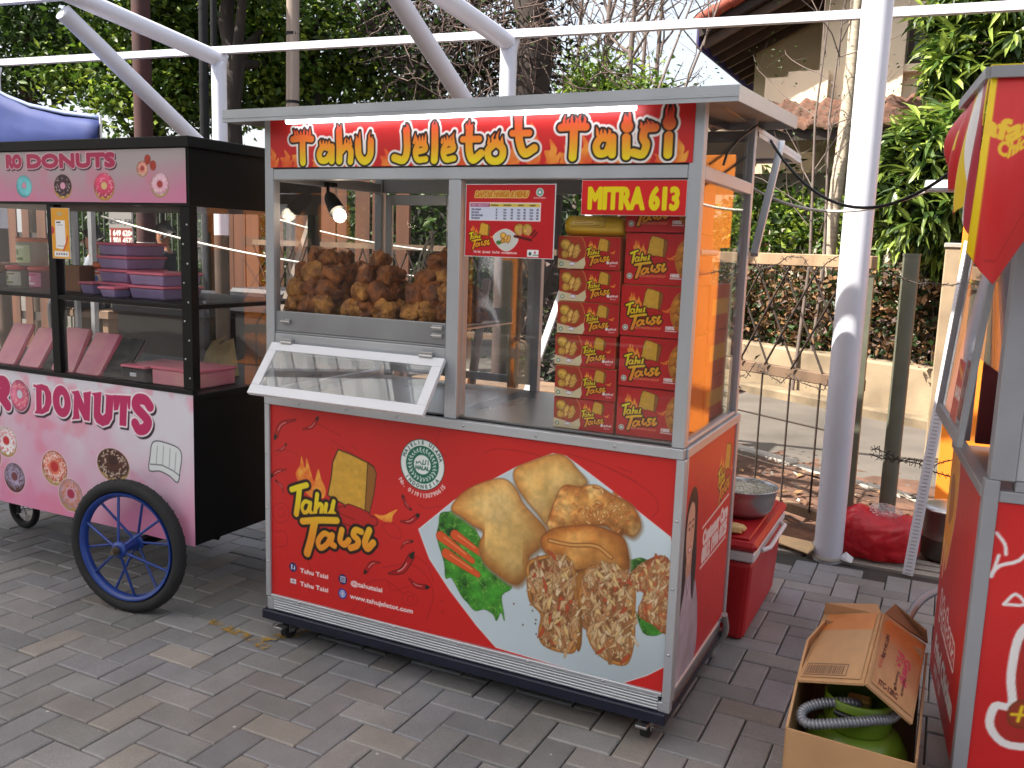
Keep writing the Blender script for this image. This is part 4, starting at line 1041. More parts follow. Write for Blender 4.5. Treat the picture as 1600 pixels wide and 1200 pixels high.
FLAMES = [[(0.1283, 0.6396), (0.1488, 0.6731), (0.1549, 0.7075), (0.1713, 0.6641), (0.1773, 0.7044), (0.1958, 0.6554), (0.2106, 0.6241), (0.2276, 0.672), (0.2401, 0.6375), (0.2584, 0.6039), (0.2511, 0.5724), (0.1994, 0.5643), (0.1545, 0.5943)], [(0.4579, 0.5486), (0.4958, 0.5489), (0.5329, 0.5697), (0.5516, 0.5775), (0.5332, 0.5522), (0.5301, 0.5311), (0.4926, 0.5307)]]
BLOCKF = [(0.3122, 0.7494), (0.3654, 0.7387), (0.4319, 0.7196), (0.4561, 0.7089), (0.4362, 0.6309), (0.4231, 0.5518), (0.356, 0.5558), (0.3021, 0.5743), (0.2694, 0.5844), (0.2838, 0.6499), (0.2908, 0.7049)]
BLOCKS = [(0.4319, 0.7184), (0.4561, 0.7089), (0.4666, 0.6882), (0.4571, 0.6164), (0.4406, 0.5487), (0.4231, 0.5518), (0.426, 0.6116)]
BUNCH = [([(0.3275, 0.5391), (0.3811, 0.5299), (0.4582, 0.5219)], .014), ([(0.324, 0.5113), (0.3742, 0.5016), (0.4375, 0.5064)], .013), ([(0.356, 0.5528), (0.4021, 0.5453), (0.4302, 0.538)], .012)]
def nstroke(L): return [(np.array([LG(p) for p in pts]), r) for pts, r in L]
def draw_logo(s, cx, cz, k=1., detail=True):
    T = lambda pts: np.array(pts) * k + np.array([cx, cz])
    fl = lambda X, Z, d: C255((232, 116, 44)) + (C255((248, 180, 70)) - C255((232, 116, 44))) * np.clip((vnoise(X, Z, 40 / k, 3) - .3) * 2, 0, 1)[..., None]
    for F in FLAMES: s.fill(smooth_closed(T([LG(p) for p in F]), 3), [(0, fl)])
    blk = lambda X, Z, d: C255((214, 164, 60)) * (0.92 + .16 * vnoise(X, Z, 60 / k, 4))[..., None]
    s.fill(T([LG(p) for p in BLOCKF]), [(.0035 * k, (54, 34, 20)), (-.001 * k, blk)]); s.fill(T([LG(p) for p in BLOCKS]), [(.002 * k, (54, 34, 20)), (-.001 * k, (150, 96, 40))])
    s.strokes([(T(p), r * k) for p, r in nstroke(BUNCH)], [(.003 * k, (50, 14, 14)), (0, (190, 36, 34))])
    z0 = cz - .085 * k
    col1 = lambda X, Z, d: C255((238, 150, 44)) + (C255((236, 216, 40)) - C255((238, 150, 44))) * np.clip((Z - cz + .06 * k) / (.14 * k), 0, 1)[..., None]
    dk = (38, 22, 18)
    for W in (TAHU, TAISI):
        L = [(T(p) if not len(p) > 2 else smooth_open(T(p), 4), r * k) for p, r in nstroke(W)]
        s.strokes(L, [(.0105 * k, dk), (0, col1)])
def draw_halal(s, cx, cz, r, ring=True):
    s.ell(cx, cz, r, r, [(0, (20, 62, 54)), (-r * .03, (232, 238, 236))], 40)
    s.ell(cx, cz, r * .74, r * .74, [(0, (22, 104, 80))], 36)
    rs = np.random.RandomState(2)
    if ring:
        for i in range(26):
            a = i / 26 * 2 * math.pi; q = lambda rr, da: (cx + r * rr * math.cos(a + da), cz + r * rr * math.sin(a + da))
            s.strokes([([q(.46 + .06 * rs.rand(), -.07), q(.54, .04), q(.6 + .08 * rs.rand(), .0), q(.57, .1)], r * .018)], [(0, (226, 236, 232))])
            if i % 2: s.ell(*q(.65, .06), r * .022, r * .022, [(0, (226, 236, 232))], 8)
    s.ell(cx, cz, r * .38, r * .38, [(0, (236, 240, 238))], 28)
    if ring:
        s.strokes([([(cx + r * .26, cz + r * .02), (cx + r * .26, cz + r * .2)], r * .018), ([(cx + r * .16, cz + r * .2), (cx + r * .14, cz + r * .03), (cx - r * .02, cz + r * .02)], r * .018), ([(cx + r * .04, cz + r * .18), (cx + r * .02, cz + r * .04)], r * .018), ([(cx - r * .04, cz + r * .02), (cx - r * .12, cz + r * .12), (cx - r * .2, cz + r * .05), (cx - r * .28, cz + r * .03), (cx - r * .26, cz + r * .1)], r * .018)], [(0, (22, 90, 72))])
        s.text('HALAL', cx, cz - r * .2, r * .15, [(r * .012, (22, 90, 72))], align='c')
        s.arc_text('MAJELIS ULAMA', cx, cz, r * .80, R(166), R(14), r * .14, (22, 70, 60))
        s.arc_text('INDONESIA', cx, cz, r * .92, R(212), R(328), r * .14, (22, 70, 60), inward=True)
    else: s.strokes([([(cx + r * .6 * math.cos(a), cz + r * .6 * math.sin(a)) for a in np.linspace(0, 6.28, 20)], r * .05)], [(0, (200, 224, 214))])
def chili(s, pts, r, stem=True):
    P = smooth_open(pts, 6); n = len(P); rr = [r * (.12 + 1. * math.sin(min(1, i / n * 1.5) * math.pi / 2)) for i in range(n)]
    s.strokes([(P, rr)], [(r * .32, (60, 16, 18)), (0, (176, 28, 32))])
    d = P[-1] - P[0]; nrm = np.array([-d[1], d[0]]) / (np.hypot(*d) + 1e-9)
    s.strokes([(P[n // 3:-3] + nrm * r * .35, r * .16)], [(0, (240, 200, 196))])
    e = P[-1] + (P[-1] - P[-3]) * .8; s.strokes([([P[-1], e], [r * .85, r * .35])], [(r * .12, (26, 34, 24))])
def dome(base, lo, scale, k, seed, amp=.14, hi=None):
    """colour of a fried crust in a food photograph"""
    def f(X, Z, d):
        t = np.clip(-d / scale, 0, 1); n = vnoise(X, Z, k, seed, 4); n2 = vnoise(X, Z, k * .3, seed + 9, 2)
        c = C255(lo) + (C255(base) - C255(lo)) * np.clip(t ** .6 + (n2 - .5) * .8, 0, 1)[..., None]
        if hi is not None: c = c + (C255(hi) - c) * np.clip((n2 - .55) * 3, 0, 1)[..., None]
        return c * (1 - amp + 2 * amp * n)[..., None]
    return f
def filling(s, poly, seed, n, k=1., shrink=.01):
    """shredded stuffing: many short strokes of meat, noodle and chilli inside an outline"""
    P = np.asarray(poly); r = np.random.RandomState(seed); x0, z0 = P.min(0); x1, z1 = P.max(0)
    cols = [(216, 180, 132), (200, 158, 110), (228, 200, 160), (184, 132, 88), (206, 150, 96), (176, 116, 72), (226, 190, 128), (160, 108, 68), (206, 168, 122), (190, 138, 92), (220, 188, 144), (190, 84, 50)]
    sg = loop(P)
    for i in range(n):
        x, z = r.uniform(x0, x1), r.uniform(z0, z1); ins = False
        for a, b in sg:
            if (a[0] > x) != (b[0] > x) and z < (b[1] - a[1]) / (b[0] - a[0]) * (x - a[0]) + a[1]: ins = not ins
        if not ins: continue
        D = min(np.hypot(*(np.array([x, z]) - a)) for a in P)
        if D < shrink: continue
        a = r.uniform(.6, 2.5); L = r.uniform(.006, .02) * k; c = cols[r.randint(len(cols))]
        d = np.array([math.cos(a), math.sin(a)]) * L; m = np.array([x, z]) + r.normal(size=2) * .003 * k
        s.strokes([([np.array([x, z]) - d, m, np.array([x, z]) + d], [.001 * k, r.uniform(.0024, .0062) * k, .001 * k])], [(.0011 * k, tuple(q * .66 for q in c)), (0, c)])
def fried(s, P, base, lo, sc, k, seed, amp, hi):
    x0, z0 = P.min(0); x1, z1 = P.max(0); sf = s.soft; f = dome(base, lo, sc * 1.5, k, seed, amp, hi)
    def g(X, Z, d):
        c = f(X, Z, d); sh = 1.06 - .34 * np.clip(((X - x0) / (x1 - x0) - (Z - z0) / (z1 - z0)) * .7 + .35, 0, 1); b = np.clip((vnoise(X, Z, 13, seed + 31, 3) - .5) * 3, 0, 1) * .34
        c = c * 1.06 * (1 - b[..., None]) + C255((206, 134, 58)) * b[..., None]
        p = np.clip((vnoise(X, Z, 60, seed + 5, 3) - .5) * 2, -.4, .5)[..., None]; c = c * (1 - p * .1)
        return c * sh[..., None]
    s.soft = sf * 5; s.fill(P + np.array([.004, -.007]), [(.004, (150, 132, 112))]); s.soft = sf * 2.2; s.fill(P, [(.001, tuple(q * .8 for q in lo)), (-.001, g)]); s.soft = sf
def draw_food(s, detail=True):
    pl = lambda X, Z, d: (C255((206, 222, 230)) * (1 - .22 * np.clip((X - .9) * (.55 - Z) * 3 + .2, 0, 1) * 1 + .03 * vnoise(X, Z, 6, 5))[..., None])
    s.fill(np.array([(0.6371, 0.5253), (0.7676, 0.6429), (0.9852, 0.7835), (1.1025, 0.8412), (1.1462, 0.8382), (1.2196, 0.7974), (1.313, 0.7439), (1.4762, 0.6477), (1.5088, 0.4907), (1.496, 0.27), (1.4314, 0.2191), (1.3541, 0.1738), (0.932, 0.1867), (0.8612, 0.243), (0.7588, 0.3427), (0.6803, 0.434)]), [(.002, (240, 244, 246)), (0, pl)])
    def lf(X, Z, d):
        n = vnoise(X, Z, 26, 6, 4)[..., None]; m = np.abs(vnoise(X, Z, 38, 16, 3) - .5)[..., None]
        c = C255((62, 134, 44)) * (.5 + n); c = c + (C255((152, 200, 92)) - c) * np.clip((.035 - m) * 22, 0, .8); return c + (C255((22, 58, 24)) - c) * np.clip((.4 - n) * 5, 0, .8)
    let = lambda pts, seed: s.fill(smooth_closed([np.array(p) + np.random.RandomState(seed + i).normal(size=2) * .0105 for i, p in enumerate(smooth_closed(pts, 2))], 3), [(.0015, (44, 92, 36)), (0, lf)])
    let([(0.6947, 0.5504), (0.7519, 0.6086), (0.7976, 0.5976), (0.8726, 0.5295), (0.9273, 0.444), (0.9752, 0.4241), (0.95, 0.3599), (0.956, 0.3018), (0.9289, 0.2794), (0.8877, 0.3056), (0.8179, 0.3133), (0.7622, 0.3738), (0.7228, 0.4345)], 3)
    let([(1.3542, 0.5547), (1.3777, 0.5625), (1.411, 0.5722), (1.4328, 0.5427), (1.4145, 0.512), (1.3741, 0.5039)], 8); let([(1.3802, 0.3951), (1.4353, 0.3866), (1.4795, 0.376), (1.4836, 0.3632), (1.4092, 0.3669)], 9)
    for a, seed in ((0, 1), (1, 2), (2, 3), (3, 4), (4, 5), (5, 6), (6, 7)):
        rs = np.random.RandomState(seed); p = np.array((0.7717, 0.4889)) + rs.normal(size=2) * .03; s.strokes([(smooth_open([p, p + rs.normal(size=2) * .02, p + np.array([.05, -.05]) + rs.normal(size=2) * .02], 4), [.001] * 9)], [(0, (140, 190, 90))])
    for pts in ([(0.7747, 0.5306), (0.8164, 0.5119), (0.8658, 0.4876)], [(0.7208, 0.5173), (0.7758, 0.4896), (0.8384, 0.4565)], [(0.7431, 0.4626), (0.802, 0.4383), (0.86, 0.4145)]):
        P = smooth_open(pts, 5); n = len(P); s.strokes([(P, [.0165 - .008 * i / n for i in range(n)])], [(.0012, (150, 60, 30)), (0, (226, 92, 44))]); s.strokes([(P[1:-2] + np.array([.002, .004]), .002)], [(0, (246, 150, 100))])
    sh = (150, 150, 146)
    def roll(pts, base, lo, seed, sc=.03, k=40, hi=None, amp=.12): fried(s, smooth_closed(pts, 4), base, lo, sc, k, seed, amp, hi)
    roll([(0.9778, 0.7754), (1.0445, 0.8127), (1.1026, 0.8392), (1.1463, 0.8362), (1.1801, 0.8067), (1.2141, 0.7661), (1.1442, 0.7232), (1.101, 0.6199), (1.0585, 0.6515), (0.9914, 0.7187)], (228, 190, 116), (184, 122, 58), 11, .03, 22, (232, 206, 150))
    roll([(0.7583, 0.6192), (0.8169, 0.6887), (0.925, 0.7394), (0.9783, 0.7217), (1.0084, 0.6753), (1.0437, 0.6442), (1.0921, 0.6007), (1.0864, 0.5572), (1.0377, 0.5088), (1.0358, 0.4616), (0.9992, 0.4084), (0.9317, 0.4287), (0.8786, 0.4642), (0.8626, 0.5129), (0.8772, 0.5596), (0.8389, 0.5751), (0.7976, 0.5961)], (230, 188, 112), (178, 110, 50), 12, .04, 18, (234, 204, 140))
    roll([(1.0979, 0.6052), (1.116, 0.6994), (1.1431, 0.7486), (1.1934, 0.7514), (1.2423, 0.7655), (1.2922, 0.7461), (1.3551, 0.7237), (1.3864, 0.672), (1.367, 0.6317), (1.3361, 0.633), (1.3202, 0.6098), (1.2834, 0.6476), (1.1993, 0.6284)], (214, 156, 84), (168, 96, 44), 13, .03, 70, (232, 190, 120), .25)
    rs = np.random.RandomState(4)
    for i in range(70):
        p = np.array((1.253, 0.6937)) + rs.normal(size=2) * np.array([.055, .028]); a = rs.uniform(0, 3.1); d = np.array([math.cos(a), math.sin(a)]) * rs.uniform(.003, .011)
        s.strokes([([p - d, p + rs.normal(size=2) * .003, p + d], [.001, .0028, .001])], [(.001, (150, 84, 42)), (0, [(236, 196, 128), (222, 150, 80), (200, 120, 60)][rs.randint(3)])])
    roll([(1.0753, 0.5729), (1.1125, 0.6092), (1.1776, 0.6295), (1.245, 0.6417), (1.3121, 0.6301), (1.3452, 0.6061), (1.3527, 0.5188), (1.255, 0.5135), (1.1876, 0.4934), (1.1536, 0.5165), (1.0897, 0.5329)], (206, 136, 64), (150, 84, 36), 14, .025, 45, (226, 170, 96))
    s.strokes([(smooth_open([(1.1031, 0.5708), (1.1731, 0.5694), (1.2516, 0.5802), (1.3022, 0.5551)], 5), .004)], [(.003, (140, 74, 34)), (0, (214, 160, 88))])
    E_ = smooth_closed([(1.0348, 0.4852), (1.0866, 0.518), (1.1529, 0.5319), (1.1875, 0.4948), (1.2022, 0.3844), (1.2062, 0.2527), (1.1666, 0.228), (1.1, 0.2348), (1.0817, 0.2709), (1.0869, 0.3306), (1.0472, 0.3658), (1.0355, 0.4289)], 4)
    F_ = smooth_closed([(1.2205, 0.4872), (1.251, 0.5211), (1.3316, 0.5257), (1.3749, 0.4904), (1.3823, 0.3955), (1.3838, 0.3054), (1.3647, 0.2375), (1.3047, 0.237), (1.254, 0.2748), (1.2266, 0.3613), (1.2081, 0.4127)], 4)
    s.fill(smooth_closed([(1.1536, 0.5165), (1.1947, 0.4962), (1.2344, 0.4969), (1.2206, 0.4097), (1.2238, 0.2677), (1.2062, 0.2527), (1.1871, 0.4239)], 3), [(0, dome((168, 112, 52), (104, 62, 30), .02, 40, 15))])
    for P, sd in ((E_, 21), (F_, 22)):
        s.fill(P, [(.004, (150, 96, 46)), (.001, dome((206, 150, 78), (178, 118, 58), .02, 60, sd, .2)), (-.007, (132, 84, 50))]); filling(s, P, sd, 430 if detail else 60, 1.25 if detail else 2.2, .009)
    G_ = smooth_closed([(1.3634, 0.512), (1.4114, 0.5642), (1.4702, 0.5848), (1.5088, 0.4907), (1.4902, 0.3648), (1.4391, 0.3792), (1.3949, 0.4017), (1.4103, 0.4668), (1.3756, 0.4768)], 3)
    s.fill(G_, [(.003, (140, 80, 46)), (0, dome((196, 116, 72), (150, 76, 44), .03, 60, 16, .3))]); filling(s, G_, 23, 300 if detail else 30, .9 if detail else 2., .004)
    rs = np.random.RandomState(6)
    for i in range(14): p = np.array((1.0651, 0.3038)) + rs.normal(size=2) * np.array([.03, .045]); s.ell(p[0], p[1], .003, .003, [(0, (90, 70, 50))], 8)
def red_bg(s, base=(204, 40, 38), k=2.5, seed=2, amp=.05):
    s.c[:] = C255(base) * (1 - amp + 2 * amp * vnoise(s.X, s.Z, k, seed))[..., None]
def front_art():
    s = Sheet(.016, .174, 1.466, .702, .0021); red_bg(s, (206, 38, 36))
    # tone-on-tone line drawing
    dl = [(0, (176, 32, 32))]
    for pts in ([(0.8676, 0.8114), (0.9218, 0.8327), (1.0437, 0.8313), (1.074, 0.8181)], [(1.1458, 0.8484), (1.2882, 0.8207), (1.413, 0.7661), (1.4354, 0.7234), (1.4173, 0.6939)], [(1.2814, 0.8197), (1.3232, 0.809), (1.3646, 0.7951)], [(1.3084, 0.8302), (1.3292, 0.8231), (1.3497, 0.8194)], [(0.2798, 0.7808), (0.3654, 0.7446), (0.4353, 0.7189)], [(0.3652, 0.774), (0.3863, 0.7591)], [(0.2144, 0.8324), (0.3226, 0.798)], [(0.7222, 0.8808), (0.6981, 0.8335), (0.7117, 0.7962), (0.7373, 0.7829)],
                [(0.4928, 0.5159), (0.5335, 0.5287), (0.5676, 0.5052), (0.5613, 0.4806), (0.5205, 0.4852), (0.4928, 0.51)], [(0.0233, 0.499), (0.0625, 0.5241), (0.0971, 0.5046), (0.0852, 0.4588), (0.0385, 0.4509), (0.0232, 0.4863)], [(0.0467, 0.4965), (0.0701, 0.5065), (0.0776, 0.4827), (0.0543, 0.4693), (0.0451, 0.4899)], [(0.0303, 0.4114), (0.0772, 0.4196), (0.0846, 0.3703), (0.0376, 0.3553)], [(0.4947, 0.3671), (0.603, 0.3999), (0.6698, 0.3718), (0.6973, 0.3128), (0.673, 0.2188)], [(0.578, 0.2879), (0.6047, 0.3054), (0.6384, 0.2886), (0.6256, 0.2621), (0.5853, 0.2594), (0.578, 0.2879)], [(0.5983, 0.2861), (0.615, 0.2926), (0.622, 0.2762), (0.602, 0.269), (0.5983, 0.2849)],
                [(0.3549, 0.1541), (0.3977, 0.2255), (0.4256, 0.2927), (0.509, 0.3278), (0.537, 0.2974), (0.6044, 0.3232)], [(0.3695, 0.1386), (0.4405, 0.2162), (0.4827, 0.2131)], [(0.1764, 0.3368), (0.199, 0.2782), (0.1838, 0.2118)], [(0.6321, 0.609), (0.6648, 0.6028), (0.7224, 0.6178)], [(0.509, 0.3278), (0.5504, 0.3121), (0.5779, 0.2938)], [(0.7236, 0.3007), (0.7302, 0.2962), (0.7365, 0.3034)], [(0.7278, 0.2605), (0.7344, 0.2561), (0.7373, 0.2684)], [(0.0329, 0.688), (0.087, 0.7198), (0.1474, 0.7034), (0.1772, 0.6466)], [(0.6022, 0.441), (0.6689, 0.4126), (0.6962, 0.3595)]):
        s.strokes([(smooth_open(pts, 5), .0016)], dl)
    draw_food(s)
    draw_logo(s, *LC)
    cx, cz = (0.6456, 0.7434); r = abs((0.6439, 0.8283)[1] - cz); draw_halal(s, cx, cz, r)
    s.arc_text('No. 01191130790615', cx, cz, r * 1.28, R(214), R(326), r * .17, (240, 226, 222), inward=True)
    for pts, rr in (([(0.1292, 0.8327), (0.0647, 0.8088), (0.0398, 0.7629)], .0065), ([(0.1612, 0.8027), (0.1997, 0.8157), (0.2217, 0.8451)], .005), ([(0.0424, 0.7109), (0.0717, 0.7209), (0.0856, 0.738)], .0035), ([(0.085, 0.6488), (0.0479, 0.6374), (0.0213, 0.618)], .005), ([(0.0744, 0.5616), (0.063, 0.5867), (0.0414, 0.6003)], .003), ([(0.6029, 0.5864), (0.5861, 0.5987), (0.5736, 0.6246)], .004),
                    ([(0.5756, 0.6249), (0.586, 0.6016), (0.6028, 0.5881)], .0035), ([(0.5657, 0.5401), (0.6003, 0.5448), (0.6296, 0.5694)], .006), ([(0.5686, 0.4466), (0.585, 0.4702), (0.6095, 0.4793)], .0038), ([(0.4862, 0.3835), (0.4529, 0.3741), (0.4287, 0.3409)], .0055), ([(0.5238, 0.3524), (0.5765, 0.3741), (0.6104, 0.4278)], .0085), ([(0.6039, 0.3504), (0.6309, 0.3316), (0.6706, 0.3343)], .006)): chili(s, pts, rr)
    W = (242, 238, 238); nv = (30, 34, 96)
    def at(p): return p
    x, z = (0.1128, 0.2943); s.ell(x, z, .017, .017, [(0, nv)]); s.rect(x - .0085, x + .0085, z - .009, z + .009, W); s.text('f', x - .003, z - .0095, .019, [(.0016, nv)])
    x, z = (0.1133, 0.242); s.ell(x, z, .014, .014, [(0, (150, 40, 60))]); s.fill(loop([(x - .011, z - .007), (x + .011, z - .007), (x + .011, z + .007), (x - .011, z + .007)]), [(.002, (226, 210, 214))]); s.fill([(x - .003, z - .004), (x + .005, z), (x - .003, z + .004)], [(0, (120, 40, 60))])
    x, z = (0.3323, 0.293); s.ell(x, z, .0185, .0185, [(0, nv)]); q = [(x - .009, z - .009), (x + .009, z - .009), (x + .009, z + .009), (x - .009, z + .009), (x - .009, z - .009)]; s.strokes([(q, .0014)], [(0, W)]); s.strokes([([(x + .0045 * math.cos(a), z + .0045 * math.sin(a)) for a in np.linspace(0, 6.3, 16)], .0012)], [(0, W)])
    x, z = (0.3311, 0.2406); s.ell(x, z, .0185, .0185, [(0, (36, 60, 160))]); s.ell(x, z, .0125, .0125, [(0, W), (-.002, (36, 60, 160))]); s.strokes([([(x - .011, z), (x + .011, z)], .0013), ([(x, z - .012), (x, z + .012)], .0013), ([(x - .006, z - .01), (x - .003, z), (x - .006, z + .01)], .0012), ([(x + .006, z - .01), (x + .003, z), (x + .006, z + .01)], .0012)], [(0, W)])
    for t, p, q in (('Tahu Taisi', (0.1443, 0.2813), (0.2678, 0.2869)), ('Tahu Taisi', (0.1441, 0.2317), (0.2679, 0.2369)), ('@tahutaisi', (0.3657, 0.2806), (0.4971, 0.2861)), ('www.tahujeletot.com', (0.3639, 0.232), (0.6194, 0.2338))):
        g = glyph(t); h = .0165; sx = (q[0] - p[0]) / (g[..., 0].max() * h); s.text(t, p[0], p[1], h, [(.0008, W)], sx=sx)
    return s
def flame_word(s, lines, tips, zb, zt, dots=()):
    k = .00060
    colr = lambda X, Z, d: np.where((Z < (zb + zt) / 2)[..., None], C255((236, 214, 36)) + (C255((236, 140, 44)) - C255((236, 214, 36))) * np.clip((Z - zb) / ((zt - zb) / 2), 0, 1)[..., None],
                                    C255((236, 140, 44)) + (C255((206, 62, 48)) - C255((236, 140, 44))) * np.clip((Z - (zb + zt) / 2) / ((zt - zb) / 2), 0, 1)[..., None])
    L = [(smooth_open(p, 4) if len(p) > 2 else np.array(p), r) for p, r in lines] + [(np.array(p), r) for p, r in tips]
    s.strokes(L, [(.0125, (232, 228, 226)), (.0058, (26, 16, 18)), (0, colr)])
def tipset(x, z, w, seed, n=4, h=.018):
    r = np.random.RandomState(seed); out = []
    for i in range(n):
        a = x - w / 2 + w * (i + .5) / n; hh = h * r.uniform(.6, 1.3); out.append(([(a, z), (a + r.uniform(-.003, .003), z + hh * .55), (a + r.uniform(-.006, .006), z + hh)], [.0052, .0038, .0006]))
    return out
def header_art():
    s = Sheet(.028, 1.686, 1.446, .154, .0019); red_bg(s, (198, 42, 42), 4, 3, .06)
    x0 = .028
    fo = lambda X, Z, d: C255((224, 92, 44)) + (C255((244, 168, 66)) - C255((224, 92, 44))) * np.clip((vnoise(X, Z, 22, 8) - .35) * 2.2, 0, 1)[..., None]
    r = np.random.RandomState(12)
    for i in range(26):
        x = x0 + .02 + i * .056 + r.uniform(-.015, .015); h = r.uniform(.03, .075)
        if i in (5, 13, 17, 22): h = .115
        p = [(x - .02, 1.688), (x - .018, 1.70), (x - .026, 1.70 + h * .35), (x - .006, 1.69 + h * .55), (x - .010, 1.69 + h), (x + .014, 1.69 + h * .6), (x + .012, 1.69 + h * .3), (x + .026, 1.69 + h * .45), (x + .022, 1.695), (x + .016, 1.688)]
        s.fill(smooth_closed(p, 3), [(0, fo)])
    L = []; T = []
    def S(pts, r): L.append((pts, r))
    # Tahu
    S([(0.1232, 1.7765), (0.1633, 1.7791), (0.201, 1.7757)], .011); S([(0.164, 1.7766), (0.1639, 1.7407), (0.1651, 1.7021)], .0125); T += tipset((0.1634, 1.7843)[0], (0.1634, 1.7868)[1], .075, 1, 6, .024)
    S([(0.2777, 1.7437), (0.2486, 1.7493), (0.2324, 1.7293), (0.2389, 1.7088), (0.2616, 1.7085), (0.279, 1.7286)], .011); S([(0.2828, 1.7487), (0.2829, 1.7057)], .012); T += tipset((0.2551, 1.7543)[0], (0.2551, 1.7568)[1], .045, 2, 4)
    S([(0.3113, 1.7982), (0.3135, 1.7481), (0.313, 1.7054)], .0125); S([(0.3192, 1.7329), (0.3413, 1.7501), (0.3584, 1.7348), (0.3567, 1.7023)], .011); T += tipset((0.3113, 1.8032)[0], (0.3113, 1.7982)[1], .018, 3, 2, .022); T += tipset((0.3476, 1.7524)[0], (0.3476, 1.7549)[1], .036, 4, 3)
    S([(0.3863, 1.7616), (0.3904, 1.7218), (0.4122, 1.7026), (0.4336, 1.7211), (0.4356, 1.763)], .0125); T += tipset((0.3863, 1.7616)[0], (0.3863, 1.7641)[1], .026, 5, 2, .026); T += tipset((0.4356, 1.7605)[0], (0.4356, 1.763)[1], .022, 6, 2, .026)
    # Jeletot
    S([(0.5688, 1.7914), (0.5716, 1.7335), (0.5585, 1.7047), (0.5257, 1.711)], .0125); T += tipset((0.5687, 1.7962)[0], (0.5688, 1.7914)[1], .026, 7, 3, .02)
    for c, sd in ((1033, 8), (1207, 9)):
        u = c; q = lambda a, b: None
        P = [(0.6079, 1.7281), (0.6367, 1.7348), (0.6335, 1.7492), (0.6132, 1.752), (0.6021, 1.7282), (0.6113, 1.705), (0.6402, 1.706)] if c == 1033 else [(0.7074, 1.7264), (0.7364, 1.7344), (0.7327, 1.7486), (0.7136, 1.7509), (0.7018, 1.7275), (0.7114, 1.7046), (0.7393, 1.7071)]
        S(P, .0095); T += tipset(P[3][0] + .004, P[3][1] + .004, .05, sd, 5, .024)
    S([(0.6707, 1.7957), (0.672, 1.7413), (0.6706, 1.7032)], .0125); T += tipset((0.6707, 1.7981)[0], (0.6707, 1.7957)[1], .02, 10, 2, .02)
    S([(0.791, 1.7924), (0.7918, 1.7297), (0.8057, 1.7024), (0.8323, 1.7197)], .0125); S([(0.7689, 1.7618), (0.8256, 1.7615)], .010); T += tipset((0.7909, 1.7947)[0], (0.791, 1.7924)[1], .024, 11, 3, .024)
    S([(0.8796, 1.7488), (0.8563, 1.7286), (0.8597, 1.7054), (0.8814, 1.6959), (0.9023, 1.7071), (0.904, 1.7323), (0.8822, 1.7501)], .0115); T += tipset((0.8795, 1.7511)[0], (0.8796, 1.7488)[1], .06, 12, 4, .03)
    S([(0.9525, 1.8136), (0.9579, 1.7539), (0.976, 1.7183), (1.0063, 1.7313)], .0125); S([(0.9347, 1.7751), (0.9892, 1.7748)], .010); T += tipset((0.9523, 1.819)[0], (0.9525, 1.8136)[1], .024, 13, 3, .024)
    # Taisi
    S([(1.0882, 1.7871), (1.1265, 1.7881), (1.1643, 1.787)], .011); S([(1.1277, 1.786), (1.1285, 1.7449), (1.1274, 1.7052)], .0125); T += tipset((1.1273, 1.7949)[0], (1.1272, 1.7965)[1], .075, 14, 6, .026)
    S([(1.2374, 1.7529), (1.2117, 1.7561), (1.1973, 1.7356), (1.2053, 1.7146), (1.228, 1.7168), (1.2391, 1.7426)], .011); S([(1.244, 1.7554), (1.2452, 1.7113)], .012); T += tipset((1.217, 1.7638)[0], (1.217, 1.7648)[1], .045, 15, 4)
    S([(1.2843, 1.7544), (1.2869, 1.7066)], .0125); S([(1.2848, 1.7867), (1.286, 1.7846)], .017); T += tipset((1.2854, 1.7953)[0], (1.2855, 1.7938)[1], .024, 16, 3, .034)
    S([(1.3654, 1.7793), (1.3386, 1.776), (1.3328, 1.7533), (1.3425, 1.7353), (1.3331, 1.71), (1.3065, 1.7145)], .0115); T += tipset((1.341, 1.781)[0], (1.3409, 1.782)[1], .04, 17, 4, .018)
    S([(1.4042, 1.7566), (1.4045, 1.7088)], .0125); S([(1.4037, 1.7917), (1.4049, 1.7892)], .018); T += tipset((1.403, 1.8017)[0], (1.4032, 1.7992)[1], .024, 18, 3, .044)
    flame_word(s, L, T, 1.70, 1.815)
    return s
def mini_food(s, cx, cz, k):
    rs = np.random.RandomState(7)
    for dx, dz, rx, rz, c in ((-.3, .35, .45, .4, (232, 190, 84)), (.1, -.05, .26, .52, (238, 194, 104)), (.55, -.1, .26, .55, (230, 182, 92)), (-.35, -.35, .3, .3, (226, 176, 76))):
        s.ell(cx + dx * k, cz + dz * k, rx * k, rz * k, [(.03 * k, (120, 70, 30)), (0, dome(c, (170, 110, 46), .2 * k, 5 / k, int(9 + dx * 10), .2))], 18, rot=-.25)
    for i in range(34): p = np.array([cx + rs.normal() * .3 * k + .25 * k, cz + rs.normal() * .3 * k - .05 * k]); s.ell(p[0], p[1], .05 * k, .03 * k, [(0, [(236, 200, 130), (170, 90, 44), (196, 120, 60)][rs.randint(3)])], 8, rot=rs.rand() * 3)
